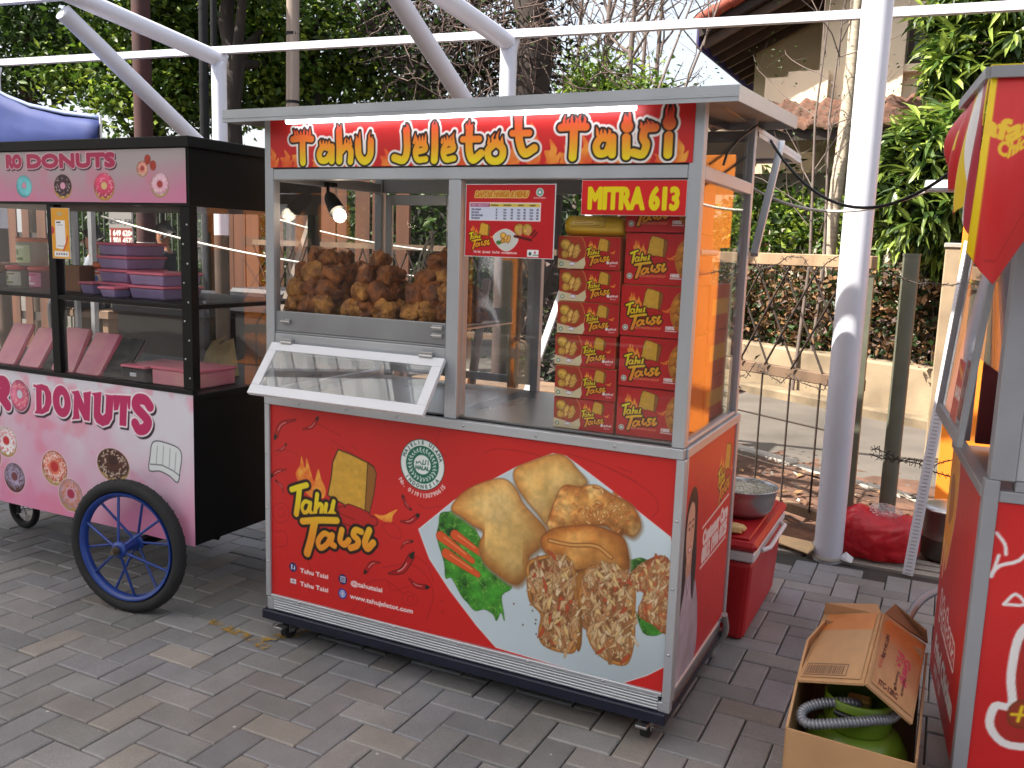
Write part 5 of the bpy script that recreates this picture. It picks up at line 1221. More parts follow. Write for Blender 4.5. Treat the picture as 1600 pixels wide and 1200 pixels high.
def small_box_art():
    s = Sheet(0, 0, .19, .092, .0012); red_bg(s, (186, 38, 40), 20, 4, .04)
    s.ell(.03, .05, .058, .062, [(0, (222, 176, 92)), (-.0015, (176, 60, 40))], 30); mini_food(s, .036, .054, .04); s.fill([(0, 0), (.082, 0), (.088, .014), (.084, .034), (.06, .018), (0, .028)], [(0, (222, 206, 168))])
    s.ell(.012, .012, .006, .006, [(0, (60, 110, 90)), (-.002, (230, 230, 220))]); s.ell(.046, .014, .009, .006, [(0, (120, 40, 120)), (-.0015, (244, 240, 244))]); s.text('100%', .036, .010, .006, [(.0006, (240, 240, 240))])
    draw_logo(s, .126, .036, .2); s.ell(.156, .02, .0045, .0045, [(0, (240, 236, 236))]); s.text('gofood', .162, .018, .006, [(.0005, (240, 236, 236))]); s.text('tahutaisi', .162, .010, .004, [(.0002, (240, 220, 220))])
    return s
def big_box_art():
    s = Sheet(0, 0, .188, .142, .0014); red_bg(s, (196, 38, 40), 16, 5, .05)
    s.ell(.196, .075, .05, .062, [(0, (226, 170, 70)), (-.001, dome((226, 176, 78), (190, 110, 40), .03, 60, 8, .25))], 30); rs = np.random.RandomState(3)
    for i in range(26): p = (.165 + rs.rand() * .024, .03 + rs.rand() * .09); d = rs.normal(size=2) * .006; s.strokes([([p, (p[0] + d[0], p[1] + d[1])], .0012)], [(0, (150, 70, 30))])
    draw_logo(s, .07, .056, .3); s.ell(.016, .022, .0085, .0085, [(0, (224, 228, 220)), (-.002, (110, 130, 110)), (-.0045, (226, 228, 220))]); s.text('"CEMILAN PEDASNYA MANTAP"', .034, .021, .0062, [(.0004, (226, 130, 90))], sx=.72); s.text('100%', .134, .0235, .009, [(.001, (246, 244, 244))]); s.rect(.134, .168, .018, .0205, (246, 244, 244))
    return s
def menu_art():
    s = Sheet(0, 0, .293, .212, .0014); red_bg(s, (190, 38, 44), 10, 6, .03)
    s.text('DAFTAR HARGA & MENU', .03, .176, .017, [(.0035, (238, 214, 120)), (.0012, (120, 30, 20)), (.0004, (228, 160, 40))], shear=.25, sx=.66); draw_halal(s, .245, .19, .0125, False); s.text('ID 01191130790', .245, .172, .004, [(.0002, (240, 220, 220))], align='c')
    s.rect(.012, .25, .106, .16, (238, 226, 230)); s.rect(.015, .247, .108, .157, (206, 212, 232)); s.rect(.015, .082, .147, .157, (150, 50, 100)); s.rect(.082, .247, .147, .157, (214, 190, 90))
    s.text('PAKET TAHU JELETOT', .019, .150, .0048, [(.0002, (244, 226, 236))], sx=.9)
    for t, x in (('Harga Satuan', .086), ('Paket Berdua', .128), ('Small Box', .176), ('Large Box', .214)): s.text(t, x, .150, .0046, [(.0003, (60, 40, 20))], sx=.72)
    for i, t in enumerate(('Tahu Original', 'Tahu Spicy', 'Tahu Extra Spicy', 'Tahu Jeletot')):
        z = .137 - i * .0085; s.text(t, .019, z, .005, [(.0003, (40, 40, 60))], sx=.85)
        for x, w in ((.102, '4K'), (.128, '3 pcs'), (.152, '10K'), (.174, '5 pcs'), (.194, '18K'), (.214, '10 pcs'), (.236, '35K')): s.text(w, x, z, .0046, [(.0003, (40, 40, 60))], sx=.7)
    draw_logo(s, .05, .046, .2)
    s.fill(smooth_closed([(.098, .062), (.138, .082), (.178, .058), (.165, .03), (.138, .018), (.11, .035)], 4), [(.0015, (236, 230, 226)), (0, (204, 206, 200))]); mini_food(s, .136, .055, .022); s.ell(.115, .042, .009, .006, [(0, (70, 120, 50))])
    for dx in (0, .026): s.ell(.182 + dx, .082, .016, .017, [(.001, (90, 50, 24)), (0, dome((214, 174, 84), (170, 116, 44), .012, 90, 4, .25))]); s.ell(.186 + dx, .076, .006, .012, [(0, (204, 150, 100))])
    s.strokes([([(.168, .062), (.2, .056), (.222, .052)], .004), ([(.222, .066), (.234, .08)], .0025), ([(.228, .06), (.24, .074)], .0025)], [(0, (90, 30, 26))])
    s.text('Tahu Taisi    @tahutaisi    Tahu Taisi    www.tahujeletot.com', .03, .01, .006, [(.0005, (240, 224, 222))], sx=.72); s.fill([(.212, .004), (.246, .004), (.246, .022), (.212, .022)], [(.0015, (238, 236, 240))]); s.ell(.220, .012, .0045, .0055, [(0, (40, 90, 80))]); s.ell(.236, .016, .0035, .0035, [(0, (200, 60, 90))]); s.text('grabfood', .229, .007, .0036, [(.0004, (60, 120, 80))])
    return s
def side_art():
    s = Sheet(.014, .178, .646, .70, .0026)
    t = np.clip((s.X * .9 + s.Z) - .55, 0, 1)[..., None]; s.c[:] = C255((206, 34, 40)) * (1 - t) + C255((224, 72, 46)) * t; s.c *= (.95 + .1 * vnoise(s.X, s.Z, 5, 4))[..., None]
    for a in range(9): s.strokes([([(.3 + a * .05, .2), (.2 + a * .06, .5), (.45 + a * .05, .86)], .0012)], [(0, (190, 40, 40))])
    draw_logo(s, .53, .69, .5)
    W = (240, 226, 222)
    for (p, q) in (((0.2703, 0.6046), (0.6196, 0.6303)), ((0.2724, 0.4729), (0.6167, 0.4795))): s.strokes([([p, q], .004)], [(0, W)])
    for tx, p, q in (('Customer Care', (0.2863, 0.5419), (0.6196, 0.5662)), ('0812 1996 0125', (0.2848, 0.4858), (0.6182, 0.5068))):
        g = glyph(tx); h = .047; sx = (q[0] - p[0]) / (g[..., 0].max() * h); s.text(tx, p[0], p[1], h, [(.0055, W)], sx=sx, rot=math.atan2(q[1] - p[1], q[0] - p[0]) * .6)
    # printed portrait of a woman with long dark hair in a pale shirt
    S_ = lambda *a: smooth_closed(a, 4)
    s.fill(S_((.014, .18), (.03, .44), (.07, .5), (.12, .52), (.18, .5), (.24, .42), (.28, .3), (.26, .18)), [(0, lambda X, Z, d: C255((190, 176, 190)) * (.8 + .35 * vnoise(X, Z, 14, 3))[..., None])])
    s.fill(S_((.035, .38), (.05, .55), (.062, .68), (.10, .755), (.15, .765), (.19, .72), (.20, .62), (.215, .5), (.20, .40), (.17, .44), (.15, .54), (.11, .54), (.085, .44)), [(0, (38, 26, 26))])
    s.fill(S_((.10, .50), (.15, .50), (.155, .56), (.10, .56)), [(0, (200, 150, 124))])
    s.fill(S_((.08, .63), (.09, .57), (.125, .53), (.158, .565), (.168, .63), (.16, .70), (.125, .725), (.09, .695)), [(0, lambda X, Z, d: C255((222, 172, 146)) * (.94 + .1 * vnoise(X, Z, 18, 2))[..., None])])
    s.fill(S_((.078, .66), (.085, .74), (.15, .755), (.175, .66), (.16, .705), (.12, .725), (.09, .70)), [(0, (38, 26, 26))])
    for x in (.108, .146): s.ell(x, .645, .009, .0045, [(0, (46, 30, 28))], 12); s.strokes([([(x - .013, .662), (x, .667), (x + .012, .661)], .0022)], [(0, (60, 40, 34))])
    s.strokes([([(.13, .645), (.135, .607), (.126, .603)], .0022)], [(0, (190, 134, 110))]); s.fill(S_((.108, .581), (.128, .586), (.148, .581), (.128, .566)), [(0, (186, 60, 66)), (-.0035, (244, 236, 232))])
    s.strokes([([(.10, .50), (.128, .43), (.155, .5)], .004), ([(.128, .43), (.13, .2)], .0016), ([(.06, .48), (.07, .3)], .0016), ([(.2, .46), (.19, .28), (.21, .2)], .0016)], [(0, (150, 136, 152))])
    return s
# ------------------------------------------------------------------ the red tofu stall
W_ = 1.5; D_ = .674
cart = thing('food_stall', 'red and aluminium tofu stall with a flame lettered header and open hatch', 'food stall', (.75, .337, 0))
def frame_bars(lst, name, m, parent, bevel=.0025):
    b = MB()
    for q in lst: b.cbox(*q, .002)
    return b.build(name, m, parent)
ns = front_art(); fp = ns.build('front_panel', lambda x, z: (x, -.0015 + .002 * np.sin(x * 9) * np.sin(z * 7), z), PRT, cart)
fp['label'] = 'red printed front with a plate of fried tofu'
header_art().build('header_sign', lambda x, z: (x, -.004, z), PRT, cart)
side_art().build('side_panel', lambda y, z: (1.5015, y, z), PRT, cart)
# lower box carcass, one part per face so nothing doubles up
b = MB(); b.box(.004, 1.496, .002, .672, .166, .886); b.build('cabinet', M_alu_d, cart)
frame_bars([(-.004, 1.502, -.012, .012, .8765, .906), (-.004, .017, -.011, .014, .17, .876), (1.482, 1.508, -.011, .014, .15, .876), (.018, 1.481, -.011, .012, .166, .178)], 'trim', M_alu, cart)
frame_bars([(1.4965, 1.509, .0145, .03, .15, .876), (1.4965, 1.507, .0305, .66, .166, .180), (1.4965, 1.507, .655, .69, .15, .876), (1.488, 1.509, .0145, .69, .8765, .905)], 'side_trim', M_alu, cart)
b = MB(); b.smooth = False
for k in range(5):
    z = .1205 + k * .0092; b.tube([(.03, -.004, z + .004), (1.47, -.004, z + .004)], .0047, 8)
b.box(.03, 1.47, -.003, .02, .119, .1655); b.build('skirt', M_alu, cart)
for q in ((.0, .0295, -.008, .02, .119, .1655), (1.4705, 1.506, -.008, .02, .119, .1495)): frame_bars([q], 'skirt_end', M_alu, cart)
b = MB(); b.cbox(-.014, 1.498, -.022, .69, .084, .1185, .003); b.build('base_board', M_navy, cart)
b = MB(); b.box(.03, 1.494, .0205, .66, .119, .165); b.build('plinth', M_alu_d, cart)
# screws along the trims
b = MB()
for x in (.35, .55, .8, 1.05, 1.3, .15): b.lathe([(.0001, -.0035), (.004, -.0025), (.0045, 0)], (x, -.0121, .892), 8, 'y'); b.lathe([(.0001, -.0035), (.004, -.0025), (.0045, 0)], (x, -.0111, .172), 8, 'y')
for z in (.3, .5, .7): b.lathe([(.0001, -.0035), (.004, -.0025), (.0045, 0)], (1.494, -.0111, z), 8, 'y'); b.lathe([(.0001, -.0035), (.004, -.0025), (.0045, 0)], (.006, -.0111, z), 8, 'y')
b.build('screws', M_steel, cart)
def caster(x, y):
    b = MB(); b.tube([(x - .012, y, .032), (x + .012, y, .032)], .032, 20); w = b.build('caster', M_rubber, cart, bevel=.002)
    b = MB(); b.box(x - .02, x - .016, y - .018, y + .02, .028, .076); b.box(x + .016, x + .02, y - .018, y + .02, .028, .076); b.cbox(x - .025, x + .025, y - .028, y + .028, .0765, .0835, .001); b.tube([(x - .024, y, .032), (x + .024, y, .032)], .006, 8); b.build('fork', M_steel, w)
    b = MB(); b.cbox(x - .018, x + .018, y - .062, y - .03, .052, .06, .001); b.build('brake', M_steel, w)
for x, y in ((.055, .045), (1.425, .05), (.055, .61), (1.425, .61)): caster(x, y)
# uprights, header rail, divider
P_ = []
frame_bars([(.0, .036, -.002, .034, .9065, 1.86)], 'corner_post', M_alu, cart)
frame_bars([(1.463, 1.5, -.002, .036, .9065, 1.875)], 'corner_post', M_alu, cart)
frame_bars([(.0, .034, .64, .674, .9065, 1.895)], 'corner_post', M_alu, cart)
frame_bars([(1.468, 1.5, .642, .674, .9065, 1.905)], 'corner_post', M_alu, cart)
frame_bars([(.0365, 1.4625, -.001, .03, 1.646, 1.682)], 'header_rail', M_alu, cart)
frame_bars([(.721, .764, .0, .03, .9065, 1.6455)], 'divider_post', M_alu, cart)
frame_bars([(.0365, .7205, .001, .03, 1.083, 1.128)], 'hatch_rail', M_alu, cart)
frame_bars([(.0365, .7205, .006, .024, 1.136, 1.205), (.0365, .7205, .002, .03, 1.1285, 1.1355)], 'tray_front', M_alu_d, cart)
for q in ((1.471, 1.5, .0365, .6415, 1.645, 1.682), (1.473, 1.498, .0365, .6415, .9065, .918), (0., .03, .0345, .6395, 1.645, 1.682), (0., .03, .0345, .6395, .9065, .93)): frame_bars([q], 'side_rail', M_alu, cart)
b = MB(); b.box(.03, 1.4625, .012, .03, 1.6825, 1.84); b.build('header_back', M_alu_d, cart)
# glazing
def pane(x0, x1, y0, y1, z0, z1, par=None, m=None):
    b = MB(); b.box(x0, x1, y0, y1, z0, z1); return b.build('glass_pane', m or GL, par or cart)
pane(.0367, .7203, .012, .016, 1.2055, 1.6455)
pane(.7645, 1.4625, .012, .016, .9067, 1.6455)
pane(1.484, 1.488, .0367, .6415, .9185, 1.6445)
pane(1.484, 1.488, .0367, .6415, 1.6825, 1.87)
pane(.012, .016, .0347, .6395, .9305, 1.6445)
pane(.012, .016, .0347, .6395, 1.6825, 1.86)
pane(.741, .745, .034, .63, .93, 1.62)
# roof: tilted tray with a folded rim
rs_ = .06
def RZ(y): return 1.845 + (y + .08) * .052
b = MB()
def slab(x0, x1, y0, y1, d0, d1):
    b.add([(x0, y0, RZ(y0) + d0), (x1, y0, RZ(y0) + d0), (x1, y1, RZ(y1) + d0), (x0, y1, RZ(y1) + d0), (x0, y0, RZ(y0) + d1), (x1, y0, RZ(y0) + d1), (x1, y1, RZ(y1) + d1), (x0, y1, RZ(y1) + d1)],
          [(0, 3, 2, 1), (4, 5, 6, 7), (0, 1, 5, 4), (1, 2, 6, 5), (2, 3, 7, 6), (3, 0, 4, 7)])
slab(-.10, 1.598, -.078, .788, .006, .018); rf = b.build('roof', mat('roof underside board', rgb(178, 160, 140), .6, .2, vary=.1), cart)
b = MB(); slab(-.106, 1.604, -.084, -.0785, -.018, .022); slab(-.106, 1.604, .7885, .794, -.018, .022); slab(-.106, -.1005, -.0783, .7883, -.018, .022); slab(1.5985, 1.604, -.0783, .7883, -.018, .022)
slab(-.106, 1.604, -.0865, -.0842, -.006, -.001); b.build('roof_rim', M_alu, rf)
b = MB(); slab(-.1003, 1.5983, -.0783, .7883, .0185, .022); b.build('roof_sheet', M_alu, rf)
# bright tube under the roof edge
b = MB(); b.tube([(.13, -.04, 1.829), (1.32, -.04, 1.829)], .0095, 12); b.build('tube_light', mat('lit tube', rgb(255, 255, 255), .4, emit=((1, .98, 1), 2.2)), cart)
b = MB(); b.box(.12, 1.33, -.05, -.03, 1.8385, 1.8415); b.build('tube_holder', M_white, cart)
# interior
b = MB(); b.box(.035, 1.46, .035, .635, .9065, .9125); b.build('counter', M_steel, cart)
b = MB(); b.box(.04, .72, .03, .47, 1.176, 1.182)
for i in range(34): b.tube([(.05 + i * .0195, .035, 1.1865), (.05 + i * .0195, .465, 1.1865)], .0035, 6)
b.build('rack', M_steel, cart)
b = MB(); b.cbox(.04, .72, .47, .476, 1.176, 1.23, .001); b.build('rack_lip', M_alu_d, cart)
frame_bars([(.035, 1.467, .648, .672, 1.646, 1.70), (.035, 1.467, .65, .67, 1.70, 1.86)], 'rear_header', M_alu_d, cart)
for x0, x1, xa, xb in ((.045, .36, 0, 0), (.37, .72, 0, 0)):
    f = frame_bars([(x0, x0 + .03, .652, .668, .93, 1.64), (x1 - .03, x1, .652, .668, .93, 1.64), (x0 + .0305, x1 - .0305, .652, .668, 1.60, 1.64), (x0 + .0305, x1 - .0305, .652, .668, .93, .96)], 'rear_door', M_alu, cart)
    pane(x0 + .0307, x1 - .0307, .658, .661, .9605, 1.5995, f)
frame_bars([(.735, .765, .03, .06, .913, 1.62), (.733, .763, .61, .64, .913, 1.62)], 'partition_post', M_alu, cart)
frame_bars([(.62, .66, .645, .668, .913, 1.64), (1.05, 1.08, .648, .668, .913, 1.64)], 'rear_post', mat('warm timber stud', rgb(176, 130, 96), .7, vary=.2), cart)
# tilted glass hatch
hz0, hz1, hy1 = 1.098, .937, -.138
def HT(x, a, o=0):
    """a: 0 at hinge to 1 at bottom; o: distance out of the hatch plane"""
    n = Vector((0, hz1 - hz0, -hy1)).normalized() * -1
    return (x, -.012 + (hy1 + .012) * a + n.y * o, hz0 + (hz1 - hz0) * a + n.z * o)
def hatch_bar(b, x0, x1, a0, a1, t=.016):
    b.add([HT(x0, a0), HT(x1, a0), HT(x1, a1), HT(x0, a1), HT(x0, a0, t), HT(x1, a0, t), HT(x1, a1, t), HT(x0, a1, t)], [(0, 3, 2, 1), (4, 5, 6, 7), (0, 1, 5, 4), (1, 2, 6, 5), (2, 3, 7, 6), (3, 0, 4, 7)])
b = MB(); hatch_bar(b, .034, .728, 0, .155); hatch_bar(b, .034, .728, .83, 1.0); hatch_bar(b, .034, .07, .1555, .8295); hatch_bar(b, .692, .728, .1555, .8295)
h = b.build('hatch', M_white, cart, bevel=.002); b = MB(); hatch_bar(b, .0703, .6917, .156, .829, .004); b.build('hatch_glass', GL3, h)
for x in (.10, .66):
    b = MB(); b.cbox(x - .022, x + .022, -.016, .0005, 1.088, 1.112, .001); b.tube([(x - .024, -.016, 1.1), (x + .024, -.016, 1.1)], .0045, 8); b.build('hinge', M_steel, h)
for x, z in ((.085, 1.17), (.69, 1.19), (.69, 1.165)):
    b = MB(); b.cbox(x - .018, x + .018, -.002, .0055, z - .008, z + .008, .001); b.tube([(x - .02, -.003, z), (x + .02, -.003, z)], .003, 8); b.build('hinge', M_steel, cart)
# raised rear flap with its strut
b = MB(); b.cbox(.05, 1.498, .69, 1.6, 1.853, 1.872, .003); fl = b.build('rear_flap', M_alu, cart)
b = MB(); b.cbox(.05, 1.5, 1.55, 1.602, 1.838, 1.8525, .002); b.box(1.478, 1.5, .7, 1.549, 1.838, 1.8525); b.build('flap_rim', M_alu, fl)
b = MB(); b.bar((1.503, 1.10, 1.866), (1.512, .70, 1.45), .024, .018); b.build('flap_strut', M_alu, fl)
b = MB(); b.tube([(1.508, .2, 1.70), (1.492, .3, 1.74), (1.49, .45, 1.80), (1.5, .66, 1.87)], .004, 6); b.build('lead', M_cable_b, cart)
b = MB(); b.tube([(1.4785, .1, 1.45), (1.4785, .3, 1.45)], .01, 8); b.build('side_handle', M_steel, cart)
# ------------------------------------------------------------------ lamp, cables
lamp = thing('spot_lamp', 'black spot lamp with a glowing bulb hanging above the fried tofu', 'lamp', (.07, .26, 1.62))
b = MB(); a = Vector((.055, .27, 1.618)); d = (Vector((.118, .245, 1.552)) - a); dn = d.normalized()
b.tube([a, a + d * .2, a + d * .45, a + d * .98], [.012, .022, .026, .03], 18); b.build('shade', M_blackpl, lamp)
b = MB(); c = a + d * 1.2; b.lathe([(.001, -.024), (.013, -.02), (.022, -.008), (.023, .004), (.018, .017), (.008, .0235), (.001, .025)], tuple(c), 16); b.build('bulb', mat('lit bulb', rgb(255, 236, 200), .4, emit=((1, .84, .62), 9)), lamp)
b = MB(); b.tube([a, (.05, .275, 1.65), (.04, .3, 1.655)], .006, 8); b.cbox(.02, .06, .28, .32, 1.6445, 1.66, .002); b.build('bracket', M_black, lamp)
def cables():
    r = random.Random(12); b = MB(); c0 = Vector((.30, .6, 1.50))
    for i in range(7):
        pts = [c0 + Vector((r.uniform(-.02, .02), 0, 0))]; q = Vector((.26 + r.uniform(-.06, .1), .6, 1.36 - r.uniform(0, .1)))
        for k in range(1, 15):
            t = k / 14; a = t * 9 + i; pts.append(c0.lerp(q, min(1, t * 1.4)) + Vector((math.cos(a) * .035 * t, -.03 * t + r.uniform(-.006, .006), math.sin(a) * .045 * t)))
        b.tube(pts, .0028, 5)
    tag(b.build('cable_bundle', M_cable_w), 'tangle of white cables hanging at the back of the tofu stall', 'cable')
cables()
# ------------------------------------------------------------------ fried tofu
def tofu_mesh(seed):
    bm = bmesh.new(); bmesh.ops.create_icosphere(bm, subdivisions=4, radius=.036); r = np.random.RandomState(seed)
    ph = r.uniform(0, 6.3, (9, 3)); fq = r.uniform(25, 320, (9,)) ; dr = r.normal(size=(9, 3)); dr /= np.linalg.norm(dr, axis=1)[:, None]
    sc = r.uniform(.85, 1.12, 3)
    for v in bm.verts:
        p = v.co; m = max(abs(p.x), abs(p.y), abs(p.z)); cube = p * (.036 / m); q = p.lerp(cube, .3)
        h = sum(math.sin(fq[k] * Vector(dr[k]).dot(p) + ph[k][0]) * (.0036 if fq[k] < 90 else .0021) for k in range(9))
        v.co = Vector((q.x * sc[0], q.y * sc[1], q.z * sc[2])) + p.normalized() * h * .95
    for f in bm.faces: f.smooth = True
    me = bpy.data.meshes.new('fried_tofu'); bm.to_mesh(me); bm.free(); return me
def tofu_mat(name, c, c2):
    m = mat(name, rgb(*c), .55, vary=.3, vscale=26, c2=rgb(*c2), bump=.9, bscale=110); return m
TM = [tofu_mat('fried crust dark', (84, 42, 18), (164, 98, 42)), tofu_mat('fried crust golden', (116, 64, 24), (200, 138, 66)), tofu_mat('fried crust brown', (86, 44, 20), (156, 90, 40))]
protos = []
def tofu():
    r = random.Random(21); mesh = []
    for i in range(9):
        me = tofu_mesh(40 + i); me.materials.append(TM[i % 3]); mesh.append(me)
    spots = []
    zb = 1.2235
    def heap(x0, nx, counts, name, grp, y0=.075, ny=4, dx=.062, dy=.072):
        for lay, (a, c) in enumerate(counts):
            for i in range(a):
                for j in range(c):
                    x = x0 + (i + (nx - a) / 2) * dx + r.uniform(-.008, .008) + .02 * (lay % 2) * 0; y = y0 + j * dy + r.uniform(-.008, .008) + lay * .02
                    spots.append((x, y, zb + lay * .055 + r.uniform(-.004, .004), name, grp))
    heap(.072, 3, [(3, 4), (3, 3), (3, 3), (2, 2)], 'brown fried tofu piece in the tall left heap behind the glass', 'fried tofu in the left heap')
    heap(.318, 3, [(3, 4), (2, 3), (2, 2), (1, 1)], 'golden brown fried tofu piece in the middle heap on the wire rack', 'fried tofu in the middle heap')
    heap(.555, 3, [(3, 4), (3, 3), (2, 2), (1, 2)], 'fried tofu piece in the right heap against the divider post', 'fried tofu in the right heap', .07, 4, .064)
    for i, (x, y, z, lab, grp) in enumerate(spots):
        o = bpy.data.objects.new('fried_tofu', mesh[r.randrange(9)]); col.objects.link(o); o.location = (min(x, .683), y, z); o.rotation_euler = (r.uniform(0, 6), r.uniform(0, 6), r.uniform(0, 6)); s = r.uniform(.93, 1.12); o.scale = (s, s, s)
        tag(o, lab, 'fried tofu', grp)
tofu()
b = MB(); r_ = random.Random(2)
for i in range(160):
    x, y = r_.uniform(.05, .7), r_.choice([r_.uniform(.034, .06), r_.uniform(.03, .46)]); q = r_.uniform(.002, .006); b.cbox(x, x + q * 1.6, y, y + q, 1.1905, 1.1905 + q, q * .25)
tag(b.build('crumbs', TM[1], fix=False), 'fallen fried crumbs along the front of the wire rack', 'crumbs', kind='stuff')
# ------------------------------------------------------------------ cartons, roll, signs inside
def carton(art, w, dpt, h, side, name):
    t = bpy.data.objects.new(name, None); col.objects.link(t); t.empty_display_size = .1
    b = MB(); b.cbox(0, w, 0, dpt, 0, h, .0015); b.build('body', side, t, local=True)
    art.build('printed_front', lambda x, z: (x + .001, -.0012, z + .001), PRT2, t, local=True)
    b = MB(); b.box(.002, w - .002, .006, .02, h + .0002, h + .0012); b.build('lid_flap', mat('carton edge', rgb(206, 150, 70), .6), t, local=True)
    return t
ordw = ['lowest', 'second from bottom', 'third from bottom', 'fourth from bottom', 'fifth from bottom', 'topmost']
M_boxs = mat('red carton side', rgb(196, 92, 50), .45, vary=.06); M_boxb = mat('red carton', rgb(176, 34, 36), .45, vary=.06)
src = carton(small_box_art(), .192, .22, .0935, M_boxs, 'tofu_carton')
for i in range(6):
    loc = (1.078 + .004 * math.sin(i * 2.3), .045 + .004 * math.cos(i * 3.1), .9135 + i * .0955); lab = 'small red tofu carton, %s of the left stack' % ordw[i]
    o = src if i == 0 else dup(src, loc, lab)
    o.location = loc; tag(o, lab, 'carton', 'small cartons stacked behind the glass'); o.rotation_euler = (0, 0, R([0, 1, -.6, .8, -1, .5][i]))
src = carton(big_box_art(), .19, .25, .1445, M_boxb, 'tofu_carton'); ob = ['lowest', 'second from bottom', 'middle', 'second from top', 'topmost']
for i in range(5):
    loc = (1.277 + .002 * math.sin(i * 2.3), .05 + .004 * math.cos(i * 2.1), .9135 + i * .147); lab = 'large red tofu carton, %s of the right stack by the corner post' % ob[i]
    o = src if i == 0 else dup(src, loc, lab)
    o.location = loc; tag(o, lab, 'carton', 'large cartons stacked behind the glass')
src = carton(big_box_art() if False else small_box_art(), .19, .25, .1445, M_boxb, 'tofu_carton') if False else None
# more cartons standing deeper, seen through the side glass
b = None
for i in range(3):
    b = MB(); b.cbox(1.29, 1.465, .33, .6, .9135 + i * .147, .9135 + i * .147 + .1455, .002); t = thing('tofu_carton', 'plain red carton behind the right stack seen through side glass, %s' % ('lowest', 'middle', 'topmost')[i], 'carton', (1.38, .46, .9135 + i * .147), 0, 'plain cartons at the back of the shelf'); b.build('body', M_boxb, t); b = MB(); b.box(1.4652, 1.4658, .36, .57, .9135 + i * .147 + .05, .9135 + i * .147 + .1); b.build('sticker', mat('yellow print', rgb(206, 150, 60), .5), t)
t = thing('paper_roll', 'yellow wrapped roll lying on top of the small carton stack', 'roll', (1.175, .09, 1.51))
z = .9135 + 6 * .0955 - .002 + .031
b = MB(); b.lathe([(.001, 1.082), (.02, 1.083), (.028, 1.088), (.030, 1.10), (.0305, 1.18), (.030, 1.252), (.028, 1.264), (.02, 1.269), (.001, 1.27)], (0, .085, z), 24, 'x'); b.build('wrapper', mat('yellow film', rgb(222, 178, 40), .3, vary=.06, vscale=9, coat=.3), t)
s = Sheet(0, 0, .11, .04, .0013, (214, 176, 70))
for k in range(6): s.rect(.012, .09 - .02 * (k % 3), .005 + k * .0055, .0068 + k * .0055, (150, 96, 40))
s.strokes([([(.004, .001), (.106, .001), (.106, .039), (.004, .039), (.004, .001)], .0006)], [(0, (120, 90, 40))])
s.build('label', lambda x, zz: (1.105 + x, .085 - .0309 * np.cos((zz - .004) / .031), z + .0309 * np.sin((zz - .004) / .031)), PRT2, t)
t = thing('menu_poster', 'red price list poster stuck inside the front glass', 'poster', (.925, .01, 1.42))
menu_art().build('sheet', lambda x, z: (.779 + x, .0085, 1.418 + z), PRT2, t); b = MB(); b.box(.777, 1.0745, .0092, .0115, 1.416, 1.632); b.build('backing', M_white, t)
s = Sheet(0, 0, .302, .094, .0014); s.c[:] = C255((214, 42, 44)); s.c[:s.c.shape[0] // 3] = C255((206, 40, 42))
g = glyph('MITRA 613'); s.text('MITRA 613', .018, .017, .06, [(.0045, (168, 30, 26)), (.0042, (236, 214, 30))], sx=.262 / (g[..., 0].max() * .06))
t = thing('name_board', 'red sign reading MITRA 613 in yellow at the top of the glass', 'sign', (1.31, .005, 1.545))
s.build('face', lambda x, z: (1.161 + x, -.0045, 1.546 + z), PRT2, t); b = MB(); b.box(1.16, 1.464, -.0038, .0, 1.545, 1.641); b.build('board', M_white, t)
# ------------------------------------------------------------------ donut cart at the left
DX0, DX1, DD = -2.06, -.352, .74
dc = thing('donut_cart', 'black framed donut cart with pink banners and a big blue spoked wheel', 'food cart', ((DX0 + DX1) / 2, DD / 2, 0))
def donut(s, cx, cz, rx, rz, top, base=(232, 190, 120), hole=(236, 190, 200), seed=1, drip=True, bits=(250, 240, 230), nb=40, outline=None, tilt=0.):
    if outline: s.ell(cx, cz, rx * 1.05, rz * 1.05, [(0, outline)], 36)
    s.ell(cx, cz, rx, rz, [(0, dome(base, tuple(q * .7 for q in base), rx * .3, 20, seed, .08))], 36)
    r = np.random.RandomState(seed); a = np.linspace(0, 2 * math.pi, 40, endpoint=False)
    k = .97 - (.16 * np.clip(-np.sin(a), 0, 1) * (1 + .5 * np.sin(a * 9 + seed)) if drip else 0)
    P = np.stack([cx + rx * k * np.cos(a), cz + rz * (k * np.sin(a)) + rz * .02], 1)
    s.fill(P, [(0, dome(top, tuple(q * .72 for q in top), rx * .3, 26, seed + 2, .1, tuple(min(255, q * 1.25 + 20) for q in top)))])
    for i in range(nb):
        t = r.uniform(0, 6.28); q = r.uniform(.45, .88); p = np.array([cx + rx * q * math.cos(t), cz + rz * q * math.sin(t) + rz * .06]); d = r.normal(size=2); d /= np.hypot(*d); d *= rx * .05
        s.strokes([([p - d, p + d], rx * .018)], [(0, bits)])
    s.ell(cx, cz + rz * .08 * (1 + tilt), rx * .3, rz * .28, [(rx * .02, tuple(q * .8 for q in top)), (0, hole)], 20)
def pink_bg(s, seed, grey_top):
    n = vnoise(s.X, s.Z, 3.2, seed, 4)[..., None]; t = np.clip((s.Z - s.z0) / s.h, 0, 1)[..., None]; n2 = vnoise(s.X, s.Z, 9, seed + 3, 3)[..., None]
    k = np.clip(t * 1.2 + .04 + (n - .5) * 1.3, 0, 1)
    s.c[:] = C255((226, 142, 178)) * (1 - k) + C255(grey_top) * k
    s.c[:] = s.c + (C255((230, 136, 164)) - s.c) * np.clip((n2 - .56) * 3.5, 0, .55)
MG = (192, 36, 98)
LT = [(0, None)]
